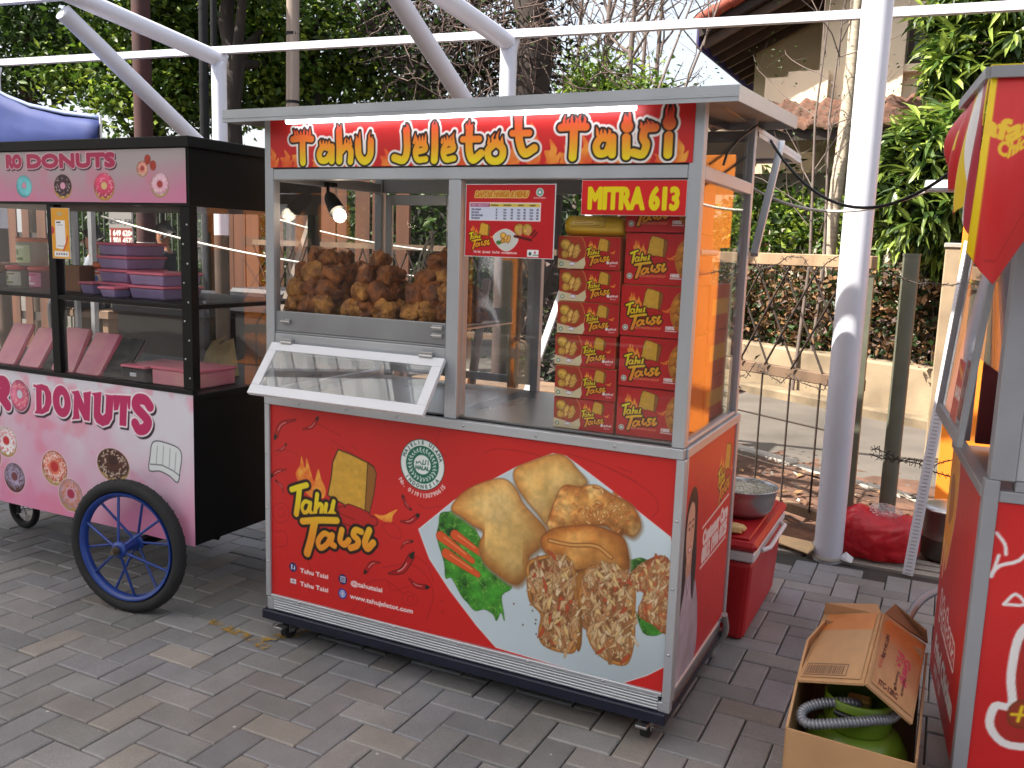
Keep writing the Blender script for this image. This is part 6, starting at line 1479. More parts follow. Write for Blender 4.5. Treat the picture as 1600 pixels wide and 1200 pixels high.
def letters(s, polys, strokes, k=1.):
    for dx, dz, lay in ((.009 * k, -.009 * k, [(.0055 * k, (44, 20, 40))]), (0, 0, [(.0065 * k, (246, 236, 242))]), (0, 0, [(0, MG)])):
        for P in polys: s.fill(np.concatenate([loop(np.array(q) + np.array([dx, dz])) for q in P]), lay)
        for P, r in strokes: s.strokes([(smooth_open(np.array(P) + np.array([dx, dz]), 4), r)], lay)
def donut_front():
    s = Sheet(-2.05, .286, 1.697, .596, .0027); pink_bg(s, 3, (222, 218, 228))
    D = [smooth_closed([(-1.2499, 0.8224), (-1.231, 0.8208), (-1.1977, 0.8286), (-1.1596, 0.8231), (-1.1385, 0.7965), (-1.1387, 0.7561), (-1.1582, 0.7192), (-1.198, 0.7019), (-1.2397, 0.6996), (-1.25, 0.7019), (-1.2367, 0.7163), (-1.2335, 0.8101), (-1.2489, 0.812)], 1), [(-1.1968, 0.8044), (-1.181, 0.7979), (-1.1757, 0.7753), (-1.1822, 0.7427), (-1.2017, 0.7225)]]
    c = (-1.0764, 0.7685); a = np.linspace(0, 6.283, 30, endpoint=False); rx = abs((-1.1323, 0.7625)[0] - (-1.0216, 0.7697)[0]) / 2; rz = abs((-1.0724, 0.8317)[1] - (-1.0808, 0.7002)[1]) / 2
    O = [np.stack([c[0] + rx * np.cos(a), c[1] + rz * np.sin(a)], 1), np.stack([c[0] + .002 + rx * .27 * np.cos(a), c[1] + rz * .42 * np.sin(a)], 1)]
    N = [[(-1.0179, 0.8155), (-0.9708, 0.8248), (-0.9415, 0.7715), (-0.9436, 0.8186), (-0.8965, 0.8289), (-0.9004, 0.8151), (-0.913, 0.7058), (-0.9453, 0.7055), (-0.9767, 0.7519), (-0.9719, 0.7229), (-0.9712, 0.7082), (-1.0209, 0.7002), (-1.0102, 0.714), (-0.9998, 0.8038)]]
    U = [[(-0.8969, 0.8211), (-0.8361, 0.8328), (-0.8383, 0.8204), (-0.8484, 0.748), (-0.8372, 0.737), (-0.8208, 0.7483), (-0.8117, 0.8187), (-0.8224, 0.8242), (-0.7679, 0.8254), (-0.7817, 0.7333), (-0.8034, 0.7058), (-0.8395, 0.6931), (-0.8746, 0.7047), (-0.8894, 0.7266), (-0.8816, 0.8104)]]
    T = [[(-0.7709, 0.8273), (-0.6744, 0.8329), (-0.6814, 0.7766), (-0.6918, 0.7809), (-0.6953, 0.8046), (-0.7058, 0.709), (-0.7442, 0.7089), (-0.7352, 0.8003), (-0.7475, 0.7693), (-0.7709, 0.7645)]]
    letters(s, [D, O, N, U, T], [([(-0.575, 0.8029), (-0.5985, 0.8246), (-0.6387, 0.8225), (-0.6497, 0.7948), (-0.6135, 0.7662), (-0.587, 0.7421), (-0.6045, 0.7129), (-0.6385, 0.705), (-0.6564, 0.7258)], .0215), ([(-1.5011, 0.8135), (-1.5016, 0.7534), (-1.5016, 0.6992)], .03), ([(-1.4924, 0.8084), (-1.4371, 0.8137), (-1.4229, 0.7883), (-1.4505, 0.7617), (-1.4878, 0.7537)], .026), ([(-1.4647, 0.756), (-1.4435, 0.7355), (-1.4198, 0.7141)], .024), ([(-1.7899, 0.6802), (-1.7289, 0.8041), (-1.6913, 0.6908)], .026), ([(-1.6326, 0.807), (-1.6281, 0.7527), (-1.6242, 0.6919)], .026), ([(-1.9511, 0.7705), (-1.8806, 0.6705), (-1.8587, 0.7856)], .026)])
    c = (-1.3394, 0.7654); rx = abs((-1.3999, 0.7591)[0] - (-1.2802, 0.7668)[0]) / 2; rz = abs((-1.3344, 0.8306)[1] - (-1.3447, 0.6973)[1]) / 2
    s.ell(c[0] + .008, c[1] - .008, rx * 1.06, rz * 1.06, [(0, (60, 30, 50))]); donut(s, c[0], c[1], rx, rz, (222, 96, 136), (222, 96, 136), (214, 210, 222), 4, False, (246, 210, 180), 70, (244, 232, 240))
    def at(u, v, w, h, *a, **k):
        pass
    R_ = lambda p, q: abs(p[0] - q[0]) / 2
    for c, r, kw in (((-1.44, 0.555), .07, dict(top=(236, 214, 218), seed=5, bits=(206, 50, 60), nb=60, hole=(206, 40, 50))), ((-1.3955, 0.4039), .068, dict(top=(176, 160, 190), base=(96, 50, 40), seed=6, bits=(70, 34, 30), nb=90, hole=(120, 60, 66))), ((-1.5484, 0.4796), .068, dict(top=(230, 120, 150), seed=16, nb=70)), ((-1.7368, 0.4163), .07, dict(top=(110, 58, 34), seed=26, nb=70)), ((-1.9013, 0.4708), .07, dict(top=(236, 214, 218), seed=36, nb=70)),
                     ((-1.1374, 0.4817), .078, dict(top=(232, 120, 96), seed=7, bits=(246, 238, 234), nb=150, hole=(200, 46, 50))), ((-1.0447, 0.3804), .072, dict(top=(224, 176, 190), seed=8, bits=(196, 120, 70), nb=140, hole=(176, 50, 80))), ((-0.7897, 0.542), .092, dict(top=(84, 46, 36), seed=9, bits=(226, 206, 186), nb=80, hole=(60, 32, 26), tilt=3.))):
        donut(s, c[0], c[1], r, r * (.95 if r < .09 else .74), kw['top'], kw.get('base', (226, 186, 120)), kw.get('hole'), kw['seed'], True, kw['bits'] if 'bits' in kw else (246, 230, 220), kw['nb'], (240, 206, 220), kw.get('tilt', 0))
    # plain white cook's hat
    hat = smooth_closed([(-0.5881, 0.5514), (-0.5803, 0.6054), (-0.5698, 0.654), (-0.5437, 0.6699), (-0.4876, 0.6677), (-0.4327, 0.6562), (-0.4172, 0.6273), (-0.4271, 0.5743), (-0.4397, 0.5257), (-0.478, 0.5441), (-0.5338, 0.557)], 3)
    s.fill(hat, [(.004, (40, 44, 50)), (0, (226, 230, 232))]); s.strokes([([(-0.5814, 0.5757), (-0.5188, 0.5802), (-0.4633, 0.5671), (-0.4305, 0.553)], .0018)], [(0, (60, 64, 70))])
    for P in ([(-0.5415, 0.6524), (-0.5498, 0.5832)], [(-0.509, 0.6566), (-0.5158, 0.5848)], [(-0.4743, 0.6508), (-0.4824, 0.5769)], [(-0.4443, 0.6392), (-0.4521, 0.5686)]): s.strokes([(P, .0012)], [(0, (120, 124, 130))])
    return s
def donut_top():
    s = Sheet(-2.05, 1.566, 1.688, .193, .0024); pink_bg(s, 7, (190, 178, 180)); s.c *= .93
    c0 = (-1.388, 1.7283); h = abs((-1.218, 1.7512)[1] - (-1.2221, 1.6957)[1])
    g = glyph('DONUTS'); p, q = (-1.2242, 1.6957), (-0.7097, 1.691); g2 = glyph('CHERO')
    for dx, lay in ((.005, [(.010, (60, 30, 44))]), (0, [(.0095, (232, 206, 214))]), (0, [(.0062, (176, 40, 84))])):
        s.text('DONUTS', p[0] + dx, p[1] + .004 - dx, h * .86, lay, sx=(q[0] - p[0]) / (g[..., 0].max() * h * .86) * .97)
        e = (-1.2553, 1.696); s.text('RO', e[0] + dx, e[1] + .004 - dx, h * .86, lay, sx=1.02, align='r')
    for c, r, top, sd, hole in (((-1.243, 1.6244), .0475, (104, 196, 206), 3, (214, 150, 176)), ((-1.0137, 1.6231), .0515, (62, 36, 48), 4, (224, 160, 186)), ((-0.7828, 1.623), .056, (214, 66, 104), 5, (226, 190, 130))):
        donut(s, c[0], c[1], r, r * .92, top, (226, 178, 76) if sd > 3 else (104, 196, 206), hole, sd, sd > 3, (246, 220, 220) if sd > 3 else (140, 214, 220), 30)
    for c, r, top, sd in (((-0.578, 1.6874), .03, (222, 130, 110), 11), ((-0.4918, 1.6291), .047, (230, 170, 190), 12)): donut(s, c[0], c[1], r, r * .95, top, (226, 186, 130), (170, 60, 60), sd, True, (246, 238, 230), 60)
    for c in ((-0.5236, 1.699), (-0.5504, 1.7206)): s.ell(c[0], c[1], .016, .018, [(0, dome((176, 60, 40), (130, 40, 30), .01, 90, 5, .2))])
    for c, rx, top in ((-1.62, .05, (214, 66, 104)), (-1.85, .05, (104, 196, 206))): donut(s, c, 1.61, rx, rx * .92, top, seed=int(-c * 10))
    return s
donut_front().build('front_banner', lambda x, z: (x, -.0025 + .0025 * np.sin(x * 6) * np.sin(z * 5), z), PRT, dc)
donut_top().build('top_banner', lambda x, z: (x, -.003, z), PRT, dc)
def blk(q, name, m=M_black, par=None, c=.002):
    b = MB(); b.cbox(*q, c); return b.build(name, m, par or dc)
b = MB(); b.box(DX0, DX1, .001, DD, .29, .842); b.build('cabinet', M_black, dc)
blk((DX0 - .004, DX1 + .004, .0, DD + .004, .8425, .868), 'deck'); blk((DX0 - .006, DX1 + .004, -.006, .02, .8683, .886), 'sill')
blk((DX0 - .01, DX1 + .012, -.012, DD + .012, 1.762, 1.80), 'top_rail'); b = MB(); b.box(DX0, DX1, .0, DD, 1.556, 1.7615); b.build('header_box', M_black, dc)
for x0, x1, y0 in ((DX1 - .05, DX1, .0), (-1.122, -1.078, .0), (DX0, DX0 + .05, .0), (DX1 - .04, DX1, DD - .04), (DX0, DX0 + .04, DD - .04)): blk((x0, x1, y0 + .001, y0 + .038, .8863, 1.5555), 'post')
blk((DX0 + .05, DX1 - .051, .003, .3, 1.183, 1.2), 'shelf'); blk((DX0 + .05, DX1 - .051, .302, .6, 1.183, 1.2), 'shelf', mat('shelf board', rgb(46, 40, 38), .6))
blk((DX1 - .038, DX1 - .002, .04, DD - .042, 1.183, 1.2), 'side_rail')
b = MB(); r = random.Random(3)
for i in range(9): b.lathe([(.0001, -.003), (.0035, -.002), (.004, 0)], (DX1 - .015 - .02 * (i % 2), .0008, .93 + i * .07), 8, 'y')
b.build('screws', M_steel, dc)
def dpane(*q): b = MB(); b.box(*q); b.build('glass_pane', GL2, dc)
dpane(-1.0775, DX1 - .0505, .014, .017, 1.2005, 1.5555); dpane(-1.0775, DX1 - .0505, .014, .017, .8865, 1.1825); dpane(DX0 + .0505, -1.1225, .014, .017, 1.2005, 1.5555); dpane(DX0 + .0505, -1.1225, .014, .017, .8865, 1.1825)
dpane(DX1 - .012, DX1 - .009, .0395, DD - .0405, .87, 1.1825); dpane(DX1 - .012, DX1 - .009, .0395, DD - .0405, 1.2005, 1.5555)
# the big spoked wheel on its axle stub
def big_wheel():
    R0 = .2635; M0 = Matrix.Translation((-.622, -.085, .2635)) @ Matrix.Rotation(R(8), 4, 'Z')
    def mk(b): b.xf(M0); return b
    b = MB(); prof = []
    for k in range(15):
        a = 2 * math.pi * k / 14; prof.append((R0 - .025 + .0255 * math.cos(a), .026 * math.sin(a)))
    b.lathe(prof, (0, 0, 0), 64, 'y')
    for k in range(90):
        a = 2 * math.pi * k / 90; c, s_ = math.cos(a), math.sin(a); sg = 1 if k % 2 else -1
        b.tube([(c * (R0 + .0005), .0, s_ * (R0 + .0005)), (math.cos(a + .05) * (R0 - .004), sg * .016, math.sin(a + .05) * (R0 - .004))], .0022, 4)
    w = mk(b).build('wheel', M_rubber, dc)
    b = MB(); b.lathe([(.213, -.021), (.207, -.02), (.199, -.012), (.193, 0), (.199, .012), (.207, .02), (.213, .021), (.2135, 0), (.213, -.021)], (0, 0, 0), 56, 'y'); mk(b).build('rim', M_blue, w)
    b = MB(); b.tube([(0, -.055, 0), (0, .055, 0)], .02, 16); b.lathe([(.02, -.056), (.033, -.05), (.033, -.042), (.02, -.04)], (0, 0, 0), 18, 'y'); b.lathe([(.02, .04), (.033, .042), (.033, .05), (.02, .056)], (0, 0, 0), 18, 'y'); mk(b).build('hub', M_blue, w)
    for k in range(12):
        a = 2 * math.pi * (k + .3) / 12; y = -.046 if k % 2 else .046; b = MB(); b.tube([(.018 * math.cos(a), y, .018 * math.sin(a)), (.2 * math.cos(a), y * .12, .2 * math.sin(a))], .0052, 8); mk(b).build('spoke', M_blue, w)
    b = MB(); b.tube([(0, -.085, 0), (0, .07, 0)], .0105, 10); b.tube([(0, -.07, 0), (0, -.058, 0)], .017, 6); mk(b).build('axle', mat('dirty axle steel', rgb(110, 100, 84), .5, .7, vary=.3), w)
big_wheel()
b = MB(); b.tube([(-.95, .16, .27), (-.6, .16, .2635), (-.4, .16, .27)], .014, 8); b.bar((-.62, -.02, .2635), (-.62, .6, .2635), .03); b.build('axle_beam', M_black, dc)
def small_wheel(x, y):
    b = MB(); R0 = .105; b.lathe([(R0 - .016 + .017 * math.cos(2 * math.pi * k / 10), .017 * math.sin(2 * math.pi * k / 10)) for k in range(11)], (x, y, R0), 32, 'y'); w = b.build('caster_wheel', M_rubber, dc)
    b = MB(); b.lathe([(.086, -.012), (.075, 0), (.086, .012), (.088, 0), (.086, -.012)], (x, y, R0), 28, 'y')
    for k in range(5): a = 2 * math.pi * k / 5; b.tube([(x, y, R0), (x + .08 * math.cos(a), y, R0 + .08 * math.sin(a))], .005, 6)
    b.build('rim', M_steel, w); b = MB(); b.box(x - .012, x + .012, y - .035, y - .028, R0 - .02, .29); b.box(x - .012, x + .012, y + .028, y + .035, R0 - .02, .29); b.build('fork', M_black, w)
small_wheel(-1.87, .36); small_wheel(-1.87, .62)
# placard on the glass: the payment code itself is left out
t = thing('payment_placard', 'yellow payment placard with a white card hung inside the donut cart glass', 'placard', (-1.0, .02, 1.4))
s = Sheet(0, 0, .145, .25, .0016, (232, 162, 36)); s.fill(smooth_closed([(.03, .05), (.09, .045), (.112, .07), (.112, .19), (.03, .19)], 1), [(0, (240, 238, 238))]); s.fill(smooth_closed([(.0, .12), (.02, .13), (.02, .15), (.0, .16)], 3), [(0, (206, 60, 50))]); s.strokes([([(.085, .03), (.12, .08), (.13, .11)], .006)], [(0, (214, 90, 40))])
s.rect(.04, .075, .176, .183, (60, 60, 70)); s.rect(.045, .095, .165, .168, (150, 150, 155)); s.rect(.045, .10, .06, .064, (150, 150, 155)); s.rect(.015, .135, .008, .036, (240, 238, 236)); s.ell(.07, .222, .024, .012, [(0, (200, 170, 120))])
for k in range(5): s.rect(.03 + .02 * k, .042 + .02 * k, .018, .026, [(60, 60, 66), (180, 40, 40), (40, 90, 160), (60, 60, 66), (120, 120, 120)][k])
p = (-1.0883, -0.003, 1.3464); s.build('face', lambda x, z: (p[0] + x * .7, -.0036, p[2] + z * .78), PRT2, t); b = MB(); b.box(p[0] - .001, p[0] + .1025, -.0032, .0006, p[2] - .001, p[2] + .196); b.build('backing', M_white, t)
# ---- tubs, buckets and boxes on the shelf
M_pur = mat('translucent lilac plastic', rgb(200, 178, 226), .35, spec=.5, vary=.1, vscale=14, translucent=.4); M_plid = mat('pink plastic lid', rgb(238, 128, 150), .4, vary=.06)
M_obk = mat('orange plastic', rgb(226, 112, 44), .4, vary=.08, vscale=6); M_cardb = mat('brown card', rgb(150, 108, 80), .85, vary=.12)
def lunch_box(x0, x1, y0, y1, z0, h, label):
    t = thing('storage_box', label, 'storage box', ((x0 + x1) / 2, (y0 + y1) / 2, z0), 0, 'lilac boxes with pink lids'); e = .008
    b = MB(); b.add([(x0 + e, y0 + e, z0), (x1 - e, y0 + e, z0), (x1 - e, y1 - e, z0), (x0 + e, y1 - e, z0), (x0, y0, z0 + h - .012), (x1, y0, z0 + h - .012), (x1, y1, z0 + h - .012), (x0, y1, z0 + h - .012)], [(0, 3, 2, 1), (4, 5, 6, 7), (0, 1, 5, 4), (1, 2, 6, 5), (2, 3, 7, 6), (3, 0, 4, 7)]); b.build('tub', M_pur, t, bevel=.006)
    b = MB(); b.cbox(x0 - .005, x1 + .005, y0 - .005, y1 + .005, z0 + h - .0118, z0 + h - .001, .003); b.build('lid', M_plid, t)
for k, n in enumerate(('lowest', 'second lowest', 'third from bottom', 'topmost')): lunch_box(-1.012 + .004 * (k % 2), -.843, .14, .34, 1.2 + k * .054, .054, 'lilac box with pink lid, %s of the tall stack' % n)
lunch_box(-1.10, -1.022, .12, .21, 1.2, .052, 'single low lilac box between the orange bucket and the tall stack')
lunch_box(-.885, -.80, .04, .13, 1.2, .045, 'single lilac box right of the tall stack')
for k, n in enumerate(('lower', 'upper')): lunch_box(-.79, -.60, .1, .3, 1.2 + k * .053, .053, 'lilac box with pink lid by the corner post, %s of two' % n)
def bucket(label, cx, cy, z0, r0, r1, h, m, lid, labc=None, name='bucket'):
    t = thing(name, label, 'bucket' if name == 'bucket' else 'tub', (cx, cy, z0)); b = MB(); b.lathe([(.001, z0), (r0, z0), (r1, z0 + h), (r1 + .004, z0 + h), (r1 + .004, z0 + h + .004), (r1 - .004, z0 + h + .004)], (cx, cy, 0), 28); b.build('body', m, t)
    b = MB(); b.lathe([(r1 + .006, z0 + h - .006), (r1 + .0075, z0 + h + .006), (r1 + .002, z0 + h + .012), (.001, z0 + h + .012)], (cx, cy, 0), 28); b.build('lid', lid, t)
    if labc:
        s = Sheet(0, 0, r0 * 1.7, h * .7, .002, labc[0]); s.ell(r0 * .6, h * .4, h * .13, h * .13, [(0, labc[1])]); s.rect(r0 * .2, r0 * 1.2, h * .1, h * .2, labc[1]); s.rect(r0 * .3, r0 * 1.3, h * .56, h * .63, labc[2])
        s.build('label', lambda x, z: (cx + (r0 + (r1 - r0) * .5 + .004) * np.sin(x / r0 - .9), cy - (r0 + (r1 - r0) * .5 + .004) * np.cos(x / r0 - .9), z0 + h * .12 + z), PRT2, t)
bucket('orange plastic bucket with a lid on the donut cart shelf', -1.115, .29, 1.2, .055, .066, .115, M_obk, M_obk, ((226, 200, 190), (70, 110, 180), (200, 80, 40)))
bucket('white and green tub on the shelf, left of the pink tub', -1.62, .24, 1.2, .062, .064, .085, mat('white tub', rgb(206, 204, 190), .5), mat('red lid', rgb(190, 60, 60), .45), ((212, 210, 196), (110, 130, 60), (130, 110, 80)), 'tub')
bucket('pink tub beside the white and green tub', -1.49, .24, 1.2, .05, .052, .085, mat('pink tub plastic', rgb(222, 100, 150), .5), mat('red lid', rgb(190, 60, 60), .45), ((226, 130, 170), (240, 230, 236), (200, 40, 110)), 'tub')
bucket('green labelled tub with orange lid stacked on the other tubs', -1.55, .24, 1.2985, .06, .062, .11, mat('white tub', rgb(206, 204, 190), .5), M_obk, ((196, 204, 160), (90, 120, 40), (226, 226, 210)), 'tub')
t = thing('small_carton', 'brown card box on the shelf left of the orange bucket', 'carton', (-1.25, .26, 1.2)); b = MB(); b.cbox(-1.29, -1.2, .2, .34, 1.2, 1.31, .002); b.build('body', M_cardb, t); b = MB(); b.box(-1.285, -1.205, .262, .278, 1.3102, 1.311); b.build('tape', mat('parcel tape', rgb(190, 160, 110), .3), t)
t = thing('tin_tray', 'grey metal tray of packets at the far left of the shelf', 'tray', (-1.85, .25, 1.2)); b = MB(); b.cbox(-2.0, -1.7, .12, .4, 1.2, 1.26, .004); b.build('body', M_alu_d, t); b = MB(); b.cbox(-1.99, -1.71, .13, .39, 1.2602, 1.30, .01); b.build('packets', M_cardb, t)
# ---- pink trays leaning on the lower deck
M_ptray = mat('pink tray', rgb(240, 132, 170), .35, vary=.12, vscale=6, c2=rgb(240, 170, 168)); M_pedge = mat('pink tray rim', rgb(212, 86, 116), .4)
def tray(label, x, top_dx, w, L, m, rim, y0=.10, lean=63, patch=False):
    t = thing('tray', label, 'tray', (x, y0, .868), 0, 'trays leaning on the lower deck'); b = MB(); u = Vector((1, 0, 0)); v = Vector((top_dx, math.cos(R(lean)) * L, math.sin(R(lean)) * L)); n = u.cross(v).normalized() * -1
    o = Vector((x, y0, .870)); Q = lambda a, c, d: o + u * (a * w) + v * c + n * d
    cor = [(.04, 0), (.96, 0), (1, .03), (1, .97), (.94, 1), (.06, 1), (0, .97), (0, .03)]
    b.prism(cor, lambda a, c, d: Q(a, c, d), 0, -.008); b.build('base', m, t)
    b = MB(); b.tube([Q(a, c, .004) for a, c in cor], .0055, 8, closed=True); b.build('rim', rim, t)
    if patch: b = MB(); b.prism([(.2, .25), (.5, .2), (.8, .4), (.85, .8), (.5, .92), (.25, .75), (.12, .5)], lambda a, c, d: Q(a, c, d), .0045, .008); b.build('icing', M_ptray, t)
tray('leftmost pink tray leaning on the lower deck', -1.63, .02, .125, .19, M_ptray, M_pedge); tray('second pink tray from the left, leaning right of the leftmost', -1.47, .03, .125, .18, M_ptray, M_pedge)
tray('blue grey tray leaning half behind the third pink tray', -1.315, .04, .09, .175, mat('blue grey tray', rgb(130, 140, 176), .4), M_pedge, .16); tray('third pink tray from the left, right of the middle post', -1.262, .0, .135, .195, M_ptray, M_pedge)
tray('fourth pink tray from the left, broad and leaning', -1.11, .03, .14, .185, M_ptray, M_pedge); tray('clear tray with a smear of pink icing', -.955, .04, .125, .175, M_blackpl, mat('clear tray rim', rgb(120, 100, 104), .3), patch=True)
def low_box(label, x0, x1, y0, y1, h, m, lid):
    t = thing('storage_box', label, 'storage box', ((x0 + x1) / 2, (y0 + y1) / 2, .8685)); b = MB(); b.cbox(x0, x1, y0, y1, .8685, .8685 + h, .004); b.build('tub', m, t); b = MB(); b.cbox(x0 - .005, x1 + .005, y0 - .005, y1 + .005, .8687 + h, .88 + h, .003); b.build('lid', lid, t); return t
t = low_box('grey box with a small white sticker and pink lid on the lower deck', -.83, -.70, .09, .3, .055, mat('dark grey plastic', rgb(70, 66, 70), .5), M_plid); b = MB(); b.box(-.785, -.75, .0885, .0897, .89, .905); b.build('sticker', M_white, t)
low_box('pink lidded box on the lower deck beside the corner post', -.675, -.43, .10, .3, .06, M_ptray, M_plid)
t = thing('paper_bag', 'crumpled pale paper bag standing behind the lower deck boxes', 'bag', (-.62, .42, .868)); b = MB(); b.smooth = False; rr = random.Random(4)
b.add([(-.74 + rr.uniform(-.01, .01), .42, .8685), (-.60, .40, .8685), (-.56, .46, .8685), (-.70, .48, .8685), (-.72, .43, .96), (-.63, .41, 1.0), (-.58, .45, 1.03), (-.66, .47, .98)], [(0, 3, 2, 1), (0, 1, 5, 4), (1, 2, 6, 5), (2, 3, 7, 6), (3, 0, 4, 7), (4, 5, 6, 7)]); b.build('paper', mat('cream paper', rgb(220, 204, 150), .8, vary=.2, vscale=12), t); b = MB(); b.add([(-.72, .43, .9605), (-.63, .41, 1.0005), (-.60, .425, 1.04), (-.69, .44, 1.01)], [(0, 1, 2, 3)]); b.build('fold', mat('cream paper', rgb(220, 204, 150), .8), t)
# ------------------------------------------------------------------ blue canopy tent behind
t = thing('canopy_tent', 'navy blue canopy tent with a pale rim behind the donut cart', 'tent', (-4.2, 2.4, 0))
def tent():
    m = mat('navy canvas', rgb(30, 50, 112), .75, vary=.12, vscale=3, bump=.15, bscale=12); ml = mat('pale canvas rim', rgb(120, 136, 176), .7)
    # (distance along the front, top height): the front runs left toward the viewer, the end wall runs back to the left
    P0 = Vector((-2.985, 1.8, 0)); F = Vector((-.995, -.1, 0)); E = Vector((-.84, .54, 0))
    prof = [(0, 2.217), (.12, 2.235), (.32, 2.258), (.62, 2.312), (.82, 2.375), (1.02, 2.46), (1.3, 2.58), (1.8, 2.74), (2.4, 2.82)]
    b = MB(); b.smooth = True; n = len(prof); vs = []
    for d, z in prof:
        for k in range(6): p = P0 + F * d + Vector((0, .012 * math.sin(k * 1.3 + d * 4) - .03 * math.sin(k / 5 * 3.1), 0)); vs.append((p.x, p.y, 1.93 + (z - .03 - 1.93) * k / 5))
    b.add(vs, [(i * 6 + k, (i + 1) * 6 + k, (i + 1) * 6 + k + 1, i * 6 + k + 1) for i in range(n - 1) for k in range(5)])
    o = b.build('valance', m, t); md = o.modifiers.new('cloth', 'SOLIDIFY'); md.thickness = .004
    b = MB(); b.smooth = True; vs = []
    for d, z in prof:
        for e, dz in ((-.004, -.031), (.004, -.006), (.03, .0), (.6, -.03), (1.4, -.1)): p = P0 + F * d + E * e; vs.append((p.x, p.y, z + dz))
    b.add(vs, [(i * 5 + k, (i + 1) * 5 + k, (i + 1) * 5 + k + 1, i * 5 + k + 1) for i in range(n - 1) for k in range(4)]); o = b.build('top', ml, t); md = o.modifiers.new('cloth', 'SOLIDIFY'); md.thickness = .004
    b = MB(); b.tube([P0 + Vector((0, -.005, 1.93)), P0 + Vector((0, -.005, 2.212))], .008, 8); b.build('piping', M_white, t)
    b = MB(); q = P0 + E * 1.4; b.add([(P0.x, P0.y, 1.93), (q.x, q.y, 1.93), (q.x, q.y, 2.1), (P0.x, P0.y, 2.2)], [(0, 1, 2, 3)]); b.build('side_valance', m, t)
    for p in (P0 + F * .1 + E * .1, P0 + F * 2.2 + E * .1, P0 + E * 1.3 + F * .1, P0 + E * 1.3 + F * 2.2): b = MB(); b.bar((p.x, p.y, 0), (p.x, p.y, 2.1), .035); b.build('leg', M_alu_d, t)
tent()
# ------------------------------------------------------------------ chicken stall at the right edge, turned 6 degrees
RC = Vector((2.245, 0, 0)); RM = Matrix.Translation(RC) @ Matrix.Rotation(R(6), 4, 'Z')
rc = thing('food_stall', 'red chicken stall with a drooping red and yellow awning at the right edge', 'food stall', tuple(RC), R(6))
def rbx(lst, name, m, par=None, c=.002):
    b = MB()
    for q in lst: b.cbox(*q, c)
    o = b.build(name, m, par or rc, local=True); return o
rbx([(.004, 1.5, .003, .672, .16, .886)], 'cabinet', M_alu_d)
rbx([(-.004, .03, -.008, .03, .12, .93)], 'corner_post', mat('grey powder coat', rgb(150, 152, 158), .45, vary=.06)); G_ = MATS['grey powder coat']
rbx([(.0305, 1.5, -.006, .03, .878, .905), (.0305, 1.5, -.006, .02, .12, .16)], 'trim', G_)
rbx([(-.006, .03, .0305, .66, .878, .905)], 'side_trim', G_)
rbx([(.006, .062, -.004, .05, .9305, 1.84)], 'corner_post', G_); rbx([(0, .04, .63, .67, .9055, 1.84)], 'corner_post', G_)
rbx([(.0625, 1.5, -.002, .04, .9055, .93)], 'rail', G_); rbx([(.0625, .10, .006, .03, .9305, 1.7)], 'window_frame', M_alu)
def rfront():
    s = Sheet(.03, .16, .9, .718, .003); red_bg(s, (208, 36, 38), 3, 9, .05); W = (240, 236, 236)
    F = lambda u, v: None
    for pts, r in (([(.035, .80), (.055, .775), (.06, .75)], .004), ([(.03, .69), (.05, .72), (.09, .74), (.12, .79)], .0045), ([(.035, .69), (.045, .745)], .004), ([(.068, .625), (.09, .655), (.112, .632), (.068, .625)], .004)): s.strokes([(smooth_open(pts, 3), r)], [(0, W)])
    s.fill(smooth_closed([(.11, .56), (.16, .60), (.26, .58), (.3, .45), (.22, .3), (.12, .26), (.07, .30), (.075, .36), (.11, .37), (.10, .45)], 4), [(.008, W), (-.012, (176, 44, 40))])
    s.fill(smooth_closed([(.11, .36), (.135, .385), (.16, .36), (.15, .32), (.115, .32)], 3), [(.004, (120, 60, 30)), (0, (150, 60, 40))]); s.strokes([([(.115, .345), (.15, .35)], .004), ([(.13, .33), (.135, .37)], .004)], [(0, (236, 200, 40))])
    s.text('Ayam Goreng', .35, .5, .08, [(.006, (240, 210, 40))])
    return s
rfront().build('front_panel', lambda x, z: (x, -.001 + .004 * np.sin(x * 13) * np.sin(z * 8), z), PRT, rc, local=True)
def rside():
    s = Sheet(.03, .16, .62, .715, .0032); red_bg(s, (206, 40, 36), 4, 11, .05)
    fo = lambda X, Z, d: C255((240, 150, 30)) + (C255((250, 200, 60)) - C255((240, 150, 30))) * np.clip((vnoise(X, Z, 20, 4) - .35) * 2, 0, 1)[..., None]
    s.fill(smooth_closed([(.03, .875), (.2, .875), (.24, .75), (.2, .62), (.14, .52), (.12, .6), (.09, .48), (.07, .6), (.03, .5)], 3), [(.006, (250, 230, 200)), (0, fo)])
    s.fill(smooth_closed([(.08, .8), (.16, .8), (.18, .7), (.1, .66)], 3), [(0, (190, 110, 30))])
    s.text('Mafaaza', .12, .36, .09, [(.012, (240, 236, 230)), (.002, (206, 40, 36))], rot=.0); s.text('Fried Chicken', .1, .24, .06, [(.006, (240, 236, 230))]); s.text('0857 1122', .14, .19, .03, [(.002, (240, 236, 230))])
    return s
rside().build('side_panel', lambda y, z: (-.0015 + 0 * y, .68 - y, z), PRT, rc, local=True)
def rpane(q): b = MB(); b.box(*q); b.build('glass_pane', GL2, rc, local=True)
rpane((.014, .018, .0505, .6295, 1.18, 1.84)); rpane((.1005, 1.4, .016, .02, .9305, 1.84))
rbx([(.1, .6, .06, .5, .906, 1.12)], 'counter_box', mat('red acrylic', rgb(200, 36, 34), .3)); rbx([(.05, 1.4, .6, .62, .906, 1.5)], 'back_board', mat('dark maroon board', rgb(96, 30, 32), .6))
